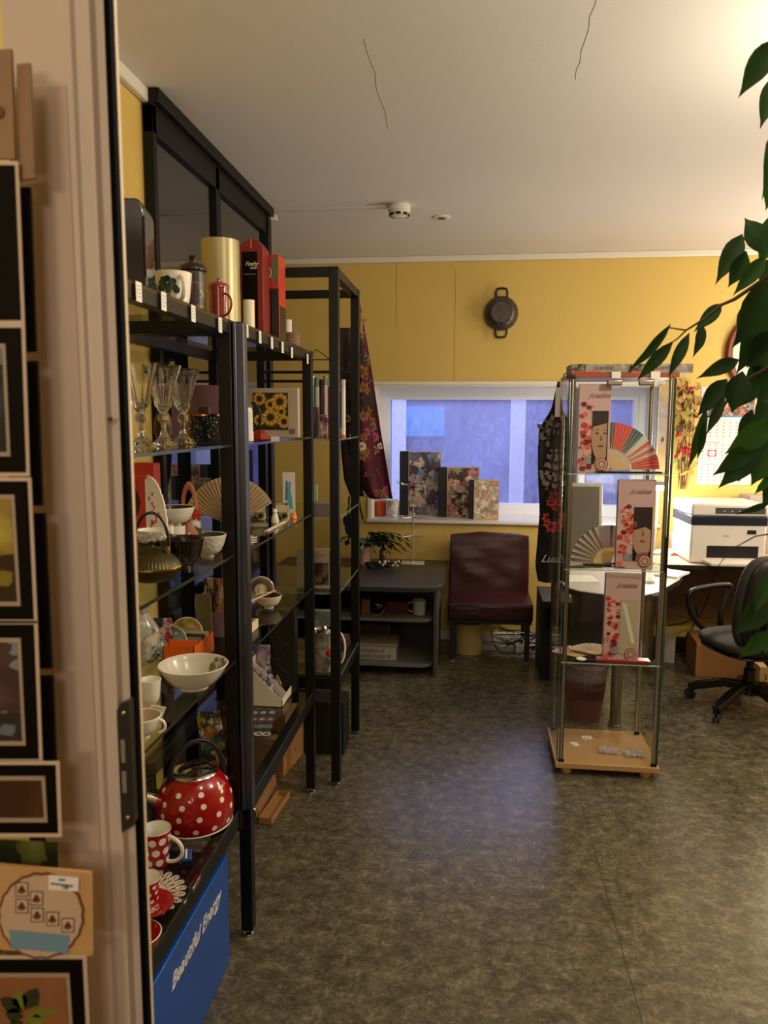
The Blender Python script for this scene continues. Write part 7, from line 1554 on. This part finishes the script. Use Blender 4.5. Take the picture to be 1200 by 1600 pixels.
for (b, t, wpx, Y) in leafs:
    B = at(*b, Y=Y); Tt = at(t[0], t[1], Y=Y - random.uniform(-.02, .03)); d = Tt - B; L_ = d.length; u = d / L_; hw = wpx * mpp(B) / 2 * .92
    s_ = u.cross(Vector((random.uniform(-.25, .25), 1, random.uniform(-.2, .2)))).normalized(); nrm = s_.cross(u).normalized()
    if nrm.y > 0: nrm = -nrm
    prof = [(0, .04), (.08, .30), (.2, .72), (.34, .97), (.48, 1.0), (.62, .84), (.76, .52), (.87, .22), (.95, .07), (1.0, .0)]
    V = []; mv.mi = random.choice([0, 0, 1])
    for f, wd in prof:
        c = B + u * L_ * f + nrm * (.10 * L_ * math.sin(f * PI)) * random.uniform(.6, 1.0)
        for e in (-1, -.5, 0, .5, 1): V.append(c + s_ * hw * wd * e + nrm * (abs(e) * hw * wd * .30 * (1 if e < 0 else .8)) - T0)
    n = len(prof); mv.add([tuple(v) for v in V], [(i * 5 + j, i * 5 + j + 1, (i + 1) * 5 + j + 1, (i + 1) * 5 + j) for i in range(n - 1) for j in range(4)])
    bases.append(B - T0)
def leafmat(name, c, c2):
    m = bpy.data.materials.new(name); m.use_nodes = True; N = m.node_tree.nodes; b = N['Principled BSDF']; b.inputs['Base Color'].default_value = lin(c); b.inputs['Roughness'].default_value = .62; b.inputs['Specular IOR Level'].default_value = .22
    t = N.new('ShaderNodeBsdfTranslucent'); t.inputs[0].default_value = lin(c2); x = N.new('ShaderNodeMixShader'); x.inputs[0].default_value = .22
    m.node_tree.links.new(b.outputs[0], x.inputs[1]); m.node_tree.links.new(t.outputs[0], x.inputs[2]); m.node_tree.links.new(x.outputs[0], N['Material Output'].inputs[0]); return m
o = mv.build('foliage', [leafmat('fig_leaf', '15280f', '2c5214'), leafmat('fig_leaf_light', '1b3512', '3a661a')], r, smooth=60); o['kind'] = 'stuff'
m = MB()
def twig(pts, Y, r0=.004, r1=.0012):
    P = [at(x, y, Y=Y) - T0 for x, y in pts]; m.tube(P, [r0 + (r1 - r0) * i / (len(P) - 1) for i in range(len(P))], 6)
twig([(1240, 380), (1200, 432), (1147, 468), (1128, 476), (1098, 500), (1072, 516), (1046, 512)], 1.32); twig([(1072, 516), (1060, 528), (1046, 538)], 1.29, .0016, .001)
twig([(1240, 330), (1205, 380), (1170, 380), (1158, 368)], 1.34); twig([(1250, 540), (1190, 580), (1150, 602), (1128, 640), (1100, 655), (1085, 690)], 1.35); twig([(1150, 602), (1122, 632), (1108, 640)], 1.33, .002, .001)
twig([(1250, 640), (1200, 690), (1180, 700)], 1.28); twig([(1240, 40), (1212, 70), (1214, 120), (1216, 200)], 1.22); twig([(1230, 830), (1180, 838), (1140, 860), (1122, 885)], 1.18, .0014, .0006); twig([(1230, 850), (1205, 890), (1200, 985)], 1.15)
twig([(1230, 790), (1195, 788), (1150, 804)], 1.16, .0012, .0006)
m.build('twigs', bark, r)
# ------------------------------------------------------------------ sub-parts: small pieces belong to the part that carries them
SUB = {
 'display_shelf': {'foot': 'post', 'price_label': 'top_rail', 'shelf_tag': 'glass_shelf', 'hinge_pin': 'door_edge_profile', 'door_catch': 'bottom_rail'},
 'hanging_picture': {'liner': 'mat', 'picture': 'mat', 'leaf_print': 'mat'},
 'kraft_card': {'label_face': 'label_border', 'stamps': 'label_border', 'print': 'price_sticker'},
 'dotted_kettle': {'rim_line': 'body', 'dots': 'body', 'lid_loop': 'lid', 'spout_cap': 'spout', 'spout_lever': 'spout'},
 'dotted_mug': {'rim_line': 'body', 'dots': 'body'}, 'dotted_jar': {'dots': 'body'}, 'mug': {'tree_print': 'body'}, 'red_dish': {'rim_line': 'dish'},
 'tea_box': {'front_panel': 'carton', 'print': 'carton', 'rule_line': 'carton', 'hang_slot': 'carton'},
 'coffee_box': {'window': 'carton', 'label_top': 'carton', 'orange_stripe': 'carton', 'emblem': 'carton', 'side_window': 'carton', 'emblem_ring': 'carton'},
 'candle_tin': {'gold_band': 'tin'}, 'crystal_goblet': {'sticker': 'glass'}, 'beaded_pot': {'glitter': 'body', 'copper_rim': 'body'},
 'sunflower_tray': {'ground': 'frame', 'sunflowers': 'frame', 'small_print': 'frame'}, 'iron_teapot': {'handle_lug': 'handle'},
 'wide_dish': {'rose_print': 'body'}, 'egg_cup': {'stroke': 'body'}, 'striped_plate': {'stripes': 'body'}, 'rose_jug': {'rose_print': 'body'},
 'blue_box': {'lettering': 'carton'}, 'print_box': {'label': 'carton'}, 'vase_card': {'figure_print': 'card'}, 'magnet_sheet': {'circle_prints': 'sheet'},
 'floral_apron': {'flower_print': 'cloth', 'piping': 'cloth'}, 'poppy_apron': {'flower_print': 'cloth', 'piping': 'cloth', 'script': 'cloth', 'care_tag': 'cloth'},
 'pan_clock': {'rings': 'pan'}, 'smoke_detector': {'vents': 'sensor_cap'}, 'gift_box': {'gold_edge': 'carton'}, 'motherboard_box': {'print': 'carton'},
 'lounge_chair': {'glide': 'leg'}, 'computer_tower': {'front_bezel': 'case'}, 'desk_lamp': {'diffuser': 'lamp_head'}, 'monitor': {'screen': 'shell'},
 'printer': {'panel_strip': 'lid', 'button': 'lid', 'tray_slot': 'body', 'logo_plate': 'body', 'print': 'body'},
 'wall_calendar': {'date_print': 'pages', 'date_marker': 'pages', 'picture': 'pages', 'blue_band': 'pages'}, 'white_box': {'print': 'side_label'},
 'office_chair': {'caster': 'base_spoke', 'back_shell': 'backrest'}, 'glass_cabinet': {'post_clip': 'post', 'door_hinge': 'top_board', 'hinge_plate': 'top_board', 'corner_cap': 'top_board'},
 'fan_box': {'poppy_print': 'carton', 'script': 'carton', 'rule_line': 'carton', 'portrait': 'window', 'emblem': 'carton', 'flower_label': 'carton'},
 'flat_box': {'dark_end': 'carton', 'red_line': 'carton', 'script': 'carton'}, 'red_case': {}, 'price_tag': {'print': 'card'}, 'tag_card': {},
 'potted_cactus': {}, 'paper_fan': {'rivet': 'ribs'}, 'wooden_fan': {'rivet': 'ribs'},
}
bpy.context.view_layer.update()
base = lambda n: n.rsplit('.', 1)[0] if n[-3:].isdigit() and '.' in n else n
kids = {}
for o in S.objects:
    if o.parent: kids.setdefault(o.parent.name, []).append(o)
def centre(o):
    return o.matrix_basis @ (sum((Vector(c) for c in o.bound_box), Vector()) / 8) if o.type == 'MESH' else Vector()
for o in list(S.objects):
    if o.parent or base(o.name) not in SUB: continue
    rule = SUB[base(o.name)]; ch = kids.get(o.name, [])
    for c in ch:
        t = rule.get(base(c.name))
        if not t: continue
        cand = [k for k in ch if base(k.name) == t and k is not c]
        if not cand: continue
        cc = centre(c); k = min(cand, key=lambda q: (centre(q) - cc).length)
        mb = c.matrix_basis.copy(); c.parent = k; c.matrix_parent_inverse = k.matrix_basis.inverted(); c.matrix_basis = mb
